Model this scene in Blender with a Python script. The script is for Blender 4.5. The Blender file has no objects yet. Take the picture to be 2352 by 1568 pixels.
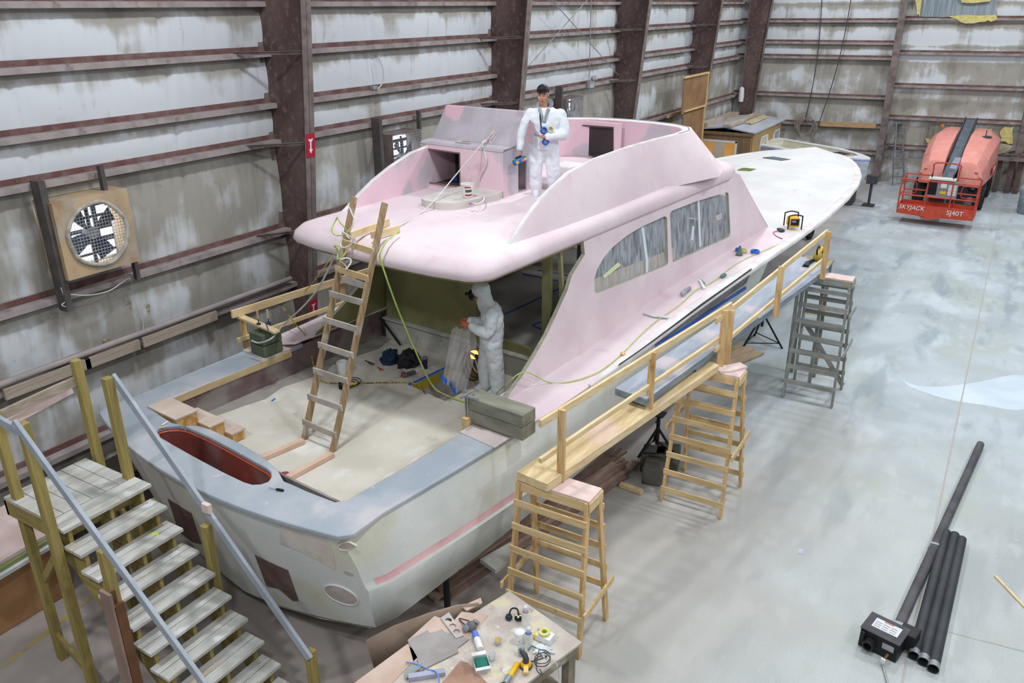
import bpy, bmesh, math, random
from math import sin, cos, pi, radians, sqrt, atan2
from mathutils import Vector, Matrix
from mathutils.geometry import tessellate_polygon, delaunay_2d_cdt
rnd = random.Random(7)
SC = bpy.context.scene
COL = SC.collection
# ---------------------------------------------------------------- survey of the hall (metres; camera stands 7 m up)
CX, CY, FOC, HH = 1176.0, 784.0, 1860.0, 7.0
def _axes():
    pitch = math.atan(769 / FOC); roll = radians(-0.45)
    down = Vector((-sin(roll) * cos(pitch), cos(roll) * cos(pitch), sin(pitch)))
    up = -down
    d = Vector((2400 - CX, 5 - CY, FOC)); X = d - up * d.dot(up); X.normalize()
    return X, up.cross(X), up
_A = _axes()
def ray(px, py):
    c = Vector((px - CX, py - CY, FOC)); return Vector((_A[0].dot(c), _A[1].dot(c), _A[2].dot(c)))
EYE = Vector((0, 0, HH))
def onz(px, py, z=0.0): d = ray(px, py); return EYE + d * ((z - HH) / d.z)
def ony(px, py, y): d = ray(px, py); return EYE + d * (y / d.y)
def onx(px, py, x): d = ray(px, py); return EYE + d * (x / d.x)
def onplane(px, py, p, n):
    d = ray(px, py); n = Vector(n); return EYE + d * ((Vector(p) - EYE).dot(n) / d.dot(n))
HEAD = radians(-5.2)
BO = Vector((5.02, 7.17, 0))
BM = Matrix.Translation(BO) @ Matrix.Rotation(HEAD, 4, 'Z')
BI = BM.inverted()
def bz(px, py, z): return BI @ onz(px, py, z)
def bv(px, py, v): return BI @ onplane(px, py, BM @ Vector((0, v, 0)), BM.to_3x3() @ Vector((0, 1, 0)))
def bu(px, py, u): return BI @ onplane(px, py, BM @ Vector((u, 0, 0)), BM.to_3x3() @ Vector((1, 0, 0)))
# ---------------------------------------------------------------- objects
MX = {}
def tag(o, label=None, cat=None, group=None, kind=None):
    if label: o['label'] = label
    if cat: o['category'] = cat
    if group: o['group'] = group
    if kind: o['kind'] = kind
    return o
def thing(name, label, cat, loc=(0, 0, 0), rotz=0.0, group=None):
    o = bpy.data.objects.new(name, None); COL.objects.link(o)
    o.location = loc; o.rotation_euler = (0, 0, rotz); o.empty_display_size = 0.1
    MX[o.name] = Matrix.Translation(Vector(loc)) @ Matrix.Rotation(rotz, 4, 'Z')
    return tag(o, label, cat, group)
def copytree(o, parent=None):
    c = o.copy(); COL.objects.link(c)
    if parent is not None: c.parent = parent
    MX[c.name] = MX.get(o.name, Matrix())
    for ch in list(o.children): copytree(ch, c)
    return c
def dup(o, loc, rotz=0.0, label=None, group=None):
    c = copytree(o); c.location = loc; c.rotation_euler = (0, 0, rotz)
    MX[c.name] = Matrix.Translation(Vector(loc)) @ Matrix.Rotation(rotz, 4, 'Z')
    if label: c['label'] = label
    if group: c['group'] = group
    return c
class MB:
    def __init__(s): s.v = []; s.f = []; s.m = []; s.mi = 0
    def add(s, vs, fs):
        b = len(s.v); s.v += [Vector(p) for p in vs]; s.f += [[b + i for i in f] for f in fs]; s.m += [s.mi] * len(fs); return s
    def box(s, c, size, rz=0.0, M=None):
        x, y, z = [a / 2 for a in size]; c = Vector(c)
        R = M if M is not None else Matrix.Rotation(rz, 3, 'Z')
        vs = [c + R @ Vector((a * x, b * y, d * z)) for d in (-1, 1) for (a, b) in ((-1, -1), (1, -1), (1, 1), (-1, 1))]
        return s.add(vs, [(3, 2, 1, 0), (4, 5, 6, 7), (0, 1, 5, 4), (1, 2, 6, 5), (2, 3, 7, 6), (3, 0, 4, 7)])
    def bar(s, p, q, w, h, up=(0, 0, 1)):
        """plank from p to q: w across, h along up"""
        p = Vector(p); q = Vector(q); d = (q - p).normalized(); up = Vector(up)
        a = d.cross(up)
        if a.length < 1e-4: a = d.cross(Vector((1, 0, 0)))
        a.normalize(); b = a.cross(d).normalized()
        a = a * (w / 2); b = b * (h / 2)
        vs = [p - a - b, p + a - b, p + a + b, p - a + b, q - a - b, q + a - b, q + a + b, q - a + b]
        return s.add(vs, [(0, 1, 2, 3), (7, 6, 5, 4), (4, 5, 1, 0), (5, 6, 2, 1), (6, 7, 3, 2), (7, 4, 0, 3)])
    def tube(s, pts, r, n=8, cap=True, closed=False):
        pts = [Vector(p) for p in pts]; m = len(pts); rings = []
        rr = r if isinstance(r, (list, tuple)) else [r] * m
        prev = None
        for i, p in enumerate(pts):
            if closed: d = pts[(i + 1) % m] - pts[i - 1]
            else: d = pts[min(i + 1, m - 1)] - pts[max(i - 1, 0)]
            if d.length < 1e-9: d = Vector((0, 0, 1))
            d.normalize()
            if prev is None: a = d.cross(Vector((0, 0, 1)) if abs(d.z) < .9 else Vector((1, 0, 0)))
            else: a = prev - d * prev.dot(d)
            if a.length < 1e-6: a = d.cross(Vector((0, 1, 0.3)))
            a.normalize(); prev = a; b = d.cross(a)
            rings.append([p + (a * cos(t) + b * sin(t)) * rr[i] for t in [2 * pi * k / n for k in range(n)]])
        vs = [v for r_ in rings for v in r_]; fs = []
        for i in range(m if closed else m - 1):
            j = (i + 1) % m
            for k in range(n): fs.append((i * n + k, i * n + (k + 1) % n, j * n + (k + 1) % n, j * n + k))
        if cap and not closed: fs += [tuple(range(n - 1, -1, -1)), tuple((m - 1) * n + k for k in range(n))]
        return s.add(vs, fs)
    def lathe(s, prof, c=(0, 0, 0), n=20, M=None, cap=True):
        """prof = [(r, z)...]"""
        c = Vector(c); vs = []; fs = []
        for (r, z) in prof:
            for k in range(n):
                t = 2 * pi * k / n; p = Vector((r * cos(t), r * sin(t), z))
                vs.append(c + (M @ p if M is not None else p))
        for i in range(len(prof) - 1):
            for k in range(n): fs.append((i * n + k, i * n + (k + 1) % n, (i + 1) * n + (k + 1) % n, (i + 1) * n + k))
        if cap: fs += [tuple(range(n - 1, -1, -1)), tuple((len(prof) - 1) * n + k for k in range(n))]
        return s.add(vs, fs)
    def loft(s, rings, closed=True, cap=True):
        n = len(rings[0]); vs = [v for r in rings for v in r]; fs = []
        for i in range(len(rings) - 1):
            for k in range(n if closed else n - 1):
                fs.append((i * n + k, i * n + (k + 1) % n, (i + 1) * n + (k + 1) % n, (i + 1) * n + k))
        if cap and closed: fs += [tuple(range(n - 1, -1, -1)), tuple((len(rings) - 1) * n + k for k in range(n))]
        return s.add(vs, fs)
    def plate(s, outer, holes, fn, fn2):
        """2-D outline (with holes) carried to 3-D by fn (front face) and fn2 (back face)"""
        loops = [[(p[0], p[1]) for p in l] for l in [outer] + list(holes)]
        flat = [p for l in loops for p in l]; n = len(flat); ed = []; b = 0
        for l in loops: ed += [(b + k, b + (k + 1) % len(l)) for k in range(len(l))]; b += len(l)
        cv, _, cf, _, _, _ = delaunay_2d_cdt([Vector(p) for p in flat], ed, [], 0, 1e-6)
        def inside(x, y):
            c = False
            for i0, i1 in ed:
                (ax, ay), (bx, by) = flat[i0], flat[i1]
                if (ay > y) != (by > y) and x < (bx - ax) * (y - ay) / (by - ay) + ax: c = not c
            return c
        tri = [f for f in cf if inside(sum(cv[i].x for i in f) / len(f), sum(cv[i].y for i in f) / len(f))]
        nc = len(cv); vs = [fn(v.x, v.y) for v in cv] + [fn2(v.x, v.y) for v in cv]; fs = []
        for t in tri: fs.append(tuple(t)); fs.append(tuple(nc + i for i in reversed(t)))
        w0 = len(vs); vs += [fn(*p) for p in flat] + [fn2(*p) for p in flat]
        b = 0
        for l in loops:
            m = len(l)
            for k in range(m): fs.append((w0 + b + k, w0 + b + (k + 1) % m, w0 + n + b + (k + 1) % m, w0 + n + b + k))
            b += m
        return s.add(vs, fs)
    def flat(s, outer, z0, z1, holes=()):
        return s.plate(outer, holes, lambda a, b: Vector((a, b, z1)), lambda a, b: Vector((a, b, z0)))
    def build(s, name, mat, parent=None, smooth=False, bevel=0.0, local=False, sub=0, solid=0.0, angle=40, fix=True, segs=2):
        me = bpy.data.meshes.new(name); o = bpy.data.objects.new(name, me); COL.objects.link(o)
        vs = s.v
        if parent is not None:
            if not local: I = MX[parent.name].inverted(); vs = [I @ v for v in vs]
            o.parent = parent; MX[o.name] = MX[parent.name]
        elif not local:
            lo = [min(v[i] for v in vs) for i in range(3)]; hi = [max(v[i] for v in vs) for i in range(3)]
            c = Vector(((lo[0] + hi[0]) / 2, (lo[1] + hi[1]) / 2, lo[2])); vs = [v - c for v in vs]
            o.location = c; MX[o.name] = Matrix.Translation(c)
        me.from_pydata([tuple(v) for v in vs], [], s.f)
        mats = mat if isinstance(mat, (list, tuple)) else [mat]
        for m in mats: me.materials.append(m)
        if len(mats) > 1: me.polygons.foreach_set('material_index', s.m)
        if fix:
            bm = bmesh.new(); bm.from_mesh(me)
            bmesh.ops.remove_doubles(bm, verts=bm.verts, dist=1e-5)
            bmesh.ops.recalc_face_normals(bm, faces=bm.faces); bm.to_mesh(me); bm.free()
        if solid:
            md = o.modifiers.new('solid', 'SOLIDIFY'); md.thickness = solid; md.offset = 0
        if bevel:
            md = o.modifiers.new('bevel', 'BEVEL'); md.width = bevel; md.segments = segs; md.limit_method = 'ANGLE'; md.angle_limit = radians(35)
        if sub:
            md = o.modifiers.new('sub', 'SUBSURF'); md.levels = sub; md.render_levels = sub
        if smooth or bevel:
            for p in me.polygons: p.use_smooth = True
            try: me.set_sharp_from_angle(angle=radians(angle))
            except Exception: pass
        me.update()
        return o
def lerp(a, b, t): return a + (b - a) * t
def interp(tab, x):
    """smooth monotone table lookup"""
    if x <= tab[0][0]: return tab[0][1]
    if x >= tab[-1][0]: return tab[-1][1]
    for i in range(len(tab) - 1):
        x0, y0 = tab[i]; x1, y1 = tab[i + 1]
        if x0 <= x <= x1:
            def sl(j):
                if j <= 0: return (tab[1][1] - tab[0][1]) / (tab[1][0] - tab[0][0])
                if j >= len(tab) - 1: return (tab[-1][1] - tab[-2][1]) / (tab[-1][0] - tab[-2][0])
                a = (tab[j][1] - tab[j - 1][1]) / (tab[j][0] - tab[j - 1][0]); b = (tab[j + 1][1] - tab[j][1]) / (tab[j + 1][0] - tab[j][0])
                return 0 if a * b <= 0 else 2 * a * b / (a + b)
            h = x1 - x0; t = (x - x0) / h; m0, m1 = sl(i) * h, sl(i + 1) * h
            return (2 * t**3 - 3 * t**2 + 1) * y0 + (t**3 - 2 * t**2 + t) * m0 + (-2 * t**3 + 3 * t**2) * y1 + (t**3 - t**2) * m1
def spline(pts, n=6, closed=False):
    """Catmull-Rom through points"""
    P = [Vector(p) for p in pts]; m = len(P); out = []
    for i in range(m if closed else m - 1):
        p0 = P[i - 1] if (closed or i > 0) else P[0]; p1 = P[i]; p2 = P[(i + 1) % m]
        p3 = P[(i + 2) % m] if (closed or i + 2 < m) else P[-1]
        for k in range(n):
            t = k / n
            out.append(0.5 * ((2 * p1) + (p2 - p0) * t + (2 * p0 - 5 * p1 + 4 * p2 - p3) * t * t + (3 * p1 - p0 - 3 * p2 + p3) * t**3))
    if not closed: out.append(P[-1])
    return out
def rounded(pts, r, n=5):
    """2-D polygon with rounded corners"""
    out = []; m = len(pts)
    for i in range(m):
        a = Vector(pts[i - 1][:2]); b = Vector(pts[i][:2]); c = Vector(pts[(i + 1) % m][:2])
        rr = r[i] if isinstance(r, (list, tuple)) else r
        if rr <= 0: out.append((b.x, b.y)); continue
        d1 = (a - b); d2 = (c - b); l = min(rr, d1.length * .49, d2.length * .49)
        p = b + d1.normalized() * l; q = b + d2.normalized() * l
        for k in range(n + 1):
            t = k / n; x = p * (1 - t)**2 + b * 2 * t * (1 - t) + q * t * t; out.append((x.x, x.y))
    return out
def arc(c, r, a0, a1, n): return [(c[0] + r * cos(lerp(a0, a1, k / n)), c[1] + r * sin(lerp(a0, a1, k / n))) for k in range(n + 1)]
# ---------------------------------------------------------------- materials
def srgb(c):
    if isinstance(c, str): c = [int(c[i:i + 2], 16) / 255 for i in (0, 2, 4)]
    return tuple((x / 12.92 if x <= .04045 else ((x + .055) / 1.055)**2.4) for x in c) + (1,)
def nmat(name, cols, scale=3.0, rough=.7, metal=0.0, stretch=(1, 1, 1), detail=6.0, lo=.35, hi=.65, bump=0.0, bscale=40.0, spec=.3, second=None, trans=0.0, alpha=1.0, coat=0.0, emit=0.0, distort=0.0, grain=.045, gscale=45.0):
    """cols: one or two colours blended by noise; second=(colour, scale, lo, hi, strength[, stretch]) adds stains with a shape of their own"""
    m = bpy.data.materials.new(name); m.use_nodes = True; nt = m.node_tree; N = nt.nodes; L = nt.links
    b = N['Principled BSDF']; b.inputs['Roughness'].default_value = rough; b.inputs['Metallic'].default_value = metal
    b.inputs['Specular IOR Level'].default_value = spec
    if coat: b.inputs['Coat Weight'].default_value = coat
    tc = N.new('ShaderNodeTexCoord')
    def noise(sc, st, det=detail, dis=0.0):
        mp = N.new('ShaderNodeMapping'); mp.inputs['Scale'].default_value = st; L.new(tc.outputs['Object'], mp.inputs['Vector'])
        n = N.new('ShaderNodeTexNoise'); n.inputs['Scale'].default_value = sc; n.inputs['Detail'].default_value = det; n.inputs['Distortion'].default_value = dis
        L.new(mp.outputs['Vector'], n.inputs['Vector']); return n
    def ramp(src, a, c):
        r = N.new('ShaderNodeMapRange'); r.inputs['From Min'].default_value = a; r.inputs['From Max'].default_value = c; r.interpolation_type = 'SMOOTHSTEP'
        L.new(src, r.inputs['Value']); return r.outputs['Result']
    cols = [cols] if isinstance(cols, str) or not isinstance(cols[0], str) else cols
    if len(cols) == 1: cs = None; b.inputs['Base Color'].default_value = srgb(cols[0])
    else:
        n = noise(scale, stretch, dis=distort); mx = N.new('ShaderNodeMix'); mx.data_type = 'RGBA'
        L.new(ramp(n.outputs['Fac'], lo, hi), mx.inputs['Factor']); mx.inputs['A'].default_value = srgb(cols[0]); mx.inputs['B'].default_value = srgb(cols[1])
        cs = mx.outputs['Result']
    secs = [] if second is None else (second if isinstance(second, list) else [second])
    for sec in secs:
        n = noise(sec[1], sec[5] if len(sec) > 5 else (1, 1, 1)); mx = N.new('ShaderNodeMix'); mx.data_type = 'RGBA'
        mu = N.new('ShaderNodeMath'); mu.operation = 'MULTIPLY'; mu.inputs[1].default_value = sec[4]; L.new(ramp(n.outputs['Fac'], sec[2], sec[3]), mu.inputs[0])
        L.new(mu.outputs[0], mx.inputs['Factor'])
        if cs is not None: L.new(cs, mx.inputs['A'])
        else: mx.inputs['A'].default_value = srgb(cols[0])
        mx.inputs['B'].default_value = srgb(sec[0]); cs = mx.outputs['Result']
    if cs is not None:
        if grain:
            n = noise(gscale, (1, 1, 1), 8); mr = N.new('ShaderNodeMapRange'); mr.inputs['From Min'].default_value = .3; mr.inputs['From Max'].default_value = .7; mr.inputs['To Min'].default_value = 1 - grain; mr.inputs['To Max'].default_value = 1 + grain * .6
            L.new(n.outputs['Fac'], mr.inputs['Value']); vm = N.new('ShaderNodeVectorMath'); vm.operation = 'SCALE'; L.new(cs, vm.inputs[0]); L.new(mr.outputs[0], vm.inputs['Scale']); cs = vm.outputs['Vector']
        L.new(cs, b.inputs['Base Color'])
    if bump:
        n = noise(bscale, stretch, 4); bp = N.new('ShaderNodeBump'); bp.inputs['Strength'].default_value = bump; bp.inputs['Distance'].default_value = .01
        L.new(n.outputs['Fac'], bp.inputs['Height']); L.new(bp.outputs['Normal'], b.inputs['Normal'])
    if trans: b.inputs['Transmission Weight'].default_value = trans
    if alpha < 1: b.inputs['Alpha'].default_value = alpha
    if emit: b.inputs['Emission Color'].default_value = srgb(cols[0]); b.inputs['Emission Strength'].default_value = emit
    return m
def wood(name, a, b, axis='X', dirt=None, rough=.75):
    st = {'X': (1, 14, 14), 'Y': (14, 1, 14), 'Z': (14, 14, 1)}[axis]
    return nmat(name, (a, b), 1.6, rough, stretch=st, detail=5, lo=.3, hi=.7, bump=.15, bscale=6, second=dirt, distort=.6)
# ================================================================ ROOM
from mathutils import noise as mnoise
M = {}
M['steel'] = nmat('brown_steel', ('55413e', '6e5c58'), 1.2, .7, second=[('8d8380', 9, .5, .75, .5), ('453230', .9, .5, .75, .5)], bump=.1)
M['dusty'] = nmat('dusty_steel', ('a59a98', '8c8280'), 3, .95, second=('6e5a57', 6, .55, .75, .6), stretch=(1, 1, 1))
M['flange'] = nmat('dusty_flange', ('857a77', '6f6360'), 2.5, .85, second=('5d4a47', 5, .5, .7, .5))
M['maroon'] = nmat('maroon_lip', ('6c4a48', '7d6663'), 4, .8)
M['white'] = nmat('white_paint', 'e8e9ea', rough=.6)
M['black'] = nmat('black_plastic', '1c1d20', rough=.5)
M['darkgrey'] = nmat('dark_grey', '45474b', rough=.6)
M['grey'] = nmat('mid_grey', '8d9095', rough=.6)
M['galv'] = nmat('galvanised', ('a3a7ab', '8e9296'), 8, .45, metal=.4)
M['fibre'] = nmat('yellow_insulation', ('d9cc86', 'c2b474'), 9, .98, bump=.6, bscale=14, second=('e6dba0', 18, .5, .7, .6))
M['cable'] = nmat('white_cable', 'c9c8c4', rough=.6)
M['pine'] = wood('pine_lumber', 'dcc293', 'cba873', 'X', ('b08a56', 9, .62, .75, .5))
M['rawwood'] = wood('dusty_timber', 'b5a89c', 'a0917f', 'X', ('8c7d70', 4, .55, .7, .5))

def wall_mat(name):
    m = bpy.data.materials.new(name); m.use_nodes = True; nt = m.node_tree; N = nt.nodes; L = nt.links; b = N['Principled BSDF']
    b.inputs['Roughness'].default_value = .65; b.inputs['Specular IOR Level'].default_value = .25
    tc = N.new('ShaderNodeTexCoord')
    at = N.new('ShaderNodeAttribute'); at.attribute_name = 'grime'
    def nz(scale, st, det=7):
        mp = N.new('ShaderNodeMapping'); mp.inputs['Scale'].default_value = st; L.new(tc.outputs['Object'], mp.inputs['Vector'])
        n = N.new('ShaderNodeTexNoise'); n.inputs['Scale'].default_value = scale; n.inputs['Detail'].default_value = det; L.new(mp.outputs['Vector'], n.inputs['Vector']); return n.outputs['Fac']
    def mth(op, a, c):
        n = N.new('ShaderNodeMath'); n.operation = op
        for i, x in enumerate((a, c)):
            if isinstance(x, (int, float)): n.inputs[i].default_value = x
            else: L.new(x, n.inputs[i])
        return n.outputs[0]
    def rng(x, a, c):
        r = N.new('ShaderNodeMapRange'); r.inputs['From Min'].default_value = a; r.inputs['From Max'].default_value = c; r.interpolation_type = 'SMOOTHSTEP'; L.new(x, r.inputs['Value']); return r.outputs[0]
    def mix(f, a, c):
        n = N.new('ShaderNodeMix'); n.data_type = 'RGBA'; L.new(f, n.inputs['Factor'])
        for k, x in (('A', a), ('B', c)):
            if isinstance(x, str): n.inputs[k].default_value = srgb(x)
            else: L.new(x, n.inputs[k])
        return n.outputs['Result']
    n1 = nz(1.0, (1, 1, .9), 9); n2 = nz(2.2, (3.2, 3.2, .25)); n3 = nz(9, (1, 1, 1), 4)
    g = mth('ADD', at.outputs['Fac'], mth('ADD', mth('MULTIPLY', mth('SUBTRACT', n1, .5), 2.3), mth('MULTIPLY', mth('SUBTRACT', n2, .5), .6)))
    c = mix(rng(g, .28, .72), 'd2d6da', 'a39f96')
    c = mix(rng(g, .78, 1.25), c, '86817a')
    c = mix(mth('MULTIPLY', rng(n2, .62, .8), .5), c, '8b877f')
    c = mix(mth('MULTIPLY', rng(n3, .66, .8), .35), c, '7d786f')
    L.new(c, b.inputs['Base Color'])
    bp = N.new('ShaderNodeBump'); bp.inputs['Strength'].default_value = .35; bp.inputs['Distance'].default_value = .03; L.new(nz(3.5, (2.5, 2.5, .35), 4), bp.inputs['Height']); L.new(bp.outputs['Normal'], b.inputs['Normal'])
    return m
M['wall'] = wall_mat('insulation_facing')

# ---- floor
def floor_mat():
    m = nmat('concrete', ('bac3c8', 'a9b2b6'), .7, .5, lo=.38, hi=.62, spec=.35, stretch=(1, 1, 1),
             second=[('b4bbb4', .35, .5, .68, .6), ('cfd9e0', .8, .54, .66, .55, (.6, 1.2, 1)), ('b0b8a9', 1.7, .58, .72, .5), ('8f9ca6', .9, .54, .66, .7, (.35, 1.6, 1)), ('8f999f', 3, .58, .74, .3, (.4, 1.2, 1)), ('c9cfd2', 2, .56, .7, .5, (.7, 1.4, 1)), ('86909a', 1.4, .6, .72, .5, (.5, 1.3, 1)), ('dfe3e4', 16, .68, .74, .6)], grain=.14)
    return m
fm = floor_mat()
# building dust: pinkish towards the boat, with ragged edges
nt = fm.node_tree; N = nt.nodes; L = nt.links; bs = N['Principled BSDF']; src = bs.inputs['Base Color'].links[0].from_socket
tcn = N.new('ShaderNodeTexCoord'); sep = N.new('ShaderNodeSeparateXYZ'); L.new(tcn.outputs['Object'], sep.inputs[0])
nn = N.new('ShaderNodeTexNoise'); nn.inputs['Scale'].default_value = .45; nn.inputs['Detail'].default_value = 8; L.new(tcn.outputs['Object'], nn.inputs['Vector'])
def _m(op, a, c):
    n = N.new('ShaderNodeMath'); n.operation = op; n.use_clamp = op == 'CLAMPX'
    for i, x in enumerate((a, c)):
        if isinstance(x, (int, float)): n.inputs[i].default_value = x
        else: L.new(x, n.inputs[i])
    return n.outputs[0]
def _r(x, a, c):
    r = N.new('ShaderNodeMapRange'); r.inputs['From Min'].default_value = a; r.inputs['From Max'].default_value = c; r.interpolation_type = 'SMOOTHSTEP'; L.new(x, r.inputs['Value']); return r.outputs[0]
def _mix(f, a, c):
    n = N.new('ShaderNodeMix'); n.data_type = 'RGBA'; L.new(f, n.inputs['Factor']); L.new(a, n.inputs['A']); n.inputs['B'].default_value = srgb(c); return n.outputs['Result']
# floor origin sits at object centre, so positions below are relative to it
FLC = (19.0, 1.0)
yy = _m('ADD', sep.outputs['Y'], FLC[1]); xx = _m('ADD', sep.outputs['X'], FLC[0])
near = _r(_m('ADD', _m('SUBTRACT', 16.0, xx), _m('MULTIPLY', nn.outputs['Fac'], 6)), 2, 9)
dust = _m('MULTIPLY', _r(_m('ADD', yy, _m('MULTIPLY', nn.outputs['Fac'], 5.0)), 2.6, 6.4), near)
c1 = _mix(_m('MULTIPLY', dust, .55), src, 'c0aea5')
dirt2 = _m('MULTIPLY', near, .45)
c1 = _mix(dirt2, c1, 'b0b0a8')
c1 = _mix(_m('MULTIPLY', _r(yy, 3.6, 5.0), .55), c1, '9a8a84')  # browner and darker from the boat across to the long wall
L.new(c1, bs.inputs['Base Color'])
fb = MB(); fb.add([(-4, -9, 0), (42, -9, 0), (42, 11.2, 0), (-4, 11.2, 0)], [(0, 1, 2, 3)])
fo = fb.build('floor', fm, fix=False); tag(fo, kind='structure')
FLC = (fo.location.x, fo.location.y)
# sealed damp-looking patch and the pale saw joint in the slab
wet = nmat('sealed_concrete', ('d2dee8', 'c3d1dd'), 1.2, .3, spec=.5)
pts = [(2058, 860), (2090, 880), (2140, 888), (2230, 880), (2352, 862), (2352, 938), (2260, 930), (2170, 915), (2095, 890), (2075, 875)]
wp = [onz(*p, .003) for p in spline([(p[0], p[1], 0) for p in pts], 4, True) for p in [(p.x, p.y)]]
w = MB(); w.flat([(p.x, p.y) for p in wp], .0005, .003); tag(w.build('trim_10', wet, fix=True), kind='structure')
jm = nmat('joint_dust', ('b8b0aa', 'a8a6a4'), 6, .9)
j = MB(); j.box((20, -.1, .003), (40, .025, .005)); tag(j.build('trim_11', jm), kind='structure')
j = MB(); j.box((9.6, -3.2, .001), (.02, 6, .004), .12); tag(j.build('trim_12', jm), kind='structure')
ym = nmat('worn_yellow_line', ('b79f55', 'a39b82'), 3, .8, second=('98938c', 5, .48, .6, .9))
j = MB(); a, c = onz(0, 1535, .002), onz(250, 1340, .002); j.bar(a, c, .07, .003); tag(j.build('trim_13', ym), kind='structure')

# ---- long insulated wall
WY = 11.08
GZ = [1.05, 2.30, 3.32, 4.89, 5.50, 6.33, 7.10]
BND = [0] + GZ + [8.6]
def wallgrid(name, fn, s0, s1, ds, seam, mat, bk=1.0):
    vs = []; gr = []; ns = int((s1 - s0) / ds) + 1; nzs = 70; zt = 8.6
    for i in range(ns):
        s = s0 + i * ds
        for k in range(nzs + 1):
            z = zt * k / nzs
            pi_ = max(j for j in range(len(BND) - 1) if BND[j] <= z + 1e-6); a, c = BND[pi_], BND[pi_ + 1]; t = (z - a) / (c - a)
            bul = .05 * sin(pi * t) + .02 * mnoise.noise(Vector((s * 1.3, z * .8, 3))) * sin(pi * t)
            sm = (s % seam) / seam; bul -= .05 * math.exp(-((sm - .5) * seam / .05)**2) * sin(pi * t) + .018 * math.exp(-((((s + .4) % .61) / .61 - .5) * .61 / .03)**2) * sin(pi * t)
            vs.append(fn(s, z, bul * bk))
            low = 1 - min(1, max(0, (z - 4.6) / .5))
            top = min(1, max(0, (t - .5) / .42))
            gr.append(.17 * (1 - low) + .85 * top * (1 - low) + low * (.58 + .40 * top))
    fs = [(i * (nzs + 1) + k, (i + 1) * (nzs + 1) + k, (i + 1) * (nzs + 1) + k + 1, i * (nzs + 1) + k + 1) for i in range(ns - 1) for k in range(nzs)]
    b = MB(); b.add(vs, fs); o = b.build(name, mat, fix=False, smooth=True, angle=80)
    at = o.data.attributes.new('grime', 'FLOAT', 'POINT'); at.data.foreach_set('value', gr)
    return tag(o, kind='structure')
wallgrid('wall_left', lambda s, z, b: Vector((s, WY - b, z)), -3, 37.4, .06, 2.35, M['wall'])
# ---- end wall, a little out of square
BW0 = Vector((37.25, WY, 0)); BWD = Vector((1.0, -11.5, 0)).normalized(); BWN = Vector((-BWD.y, BWD.x, 0)); BWN = -BWN if BWN.x > 0 else BWN
def bw(s, z, off=0.0): return BW0 + BWD * s + BWN * off + Vector((0, 0, z))
def bwpx(px, py, off=0.0):
    p = onplane(px, py, bw(0, 0, off), BWN); d = p - BW0; return d.dot(BWD), p.z
wallgrid('wall_back', lambda s, z, b: bw(s, z, b), 0, 20.5, .08, 3.1, M['wall'], .45)

# ---- girts: up-turned maroon lip, dusty shelf, down-turned nose
def girt(name, P, D, INW, ln, z, depth=.2):
    m = MB()
    def sec(p): return [p + INW * a + Vector((0, 0, h)) for a, h in ((.0, .085), (.045, .085), (.045, .006), (depth, .006), (depth, -.075), (depth - .012, -.075), (depth - .012, -.006), (0, -.006))]
    m.mi = 0
    r0 = sec(P); r1 = sec(P + D * ln); vs = r0 + r1; n = 8
    fs = [(k, (k + 1) % n, n + (k + 1) % n, n + k) for k in range(n)] + [tuple(range(n - 1, -1, -1)), tuple(range(n, 2 * n))]
    m.add(vs, fs); m.m = [0 if k in (0, 1, 7) else 1 for k in range(n)] + [1, 1]
    k = .3
    while k < ln:      # fixing screws along the lip
        m.mi = 2; m.box(P + D * k + INW * .046 + Vector((0, 0, .045)), (.018, .018, .018)); k += .31
    return tag(m.build(name, [M['maroon'], M['dusty'], M['flange']], fix=False), kind='structure')
CX5 = [10.17, 17.23, 24.36, 31.15]
ti = 20
for z in GZ:
    girt('trim_%d' % ti, Vector((-3, WY, z)), Vector((1, 0, 0)), Vector((0, -1, 0)), 40.2, z); ti += 1
S2 = bwpx(2045, 200, .3)[0]; S3 = bwpx(2347, 320, .3)[0]
for py in (47, 97, 131, 220, 285, 345):
    z = bwpx(1900, py, .2)[1]; girt('trim_%d' % ti, bw(0, z), BWD, BWN, S2 - .05, z); ti += 1
for py in (42, 122, 200, 276, 345):
    z = bwpx(2200, py, .2)[1]; girt('trim_%d' % ti, bw(S2 + .1, z), BWD, BWN, 12, z); ti += 1

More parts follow.
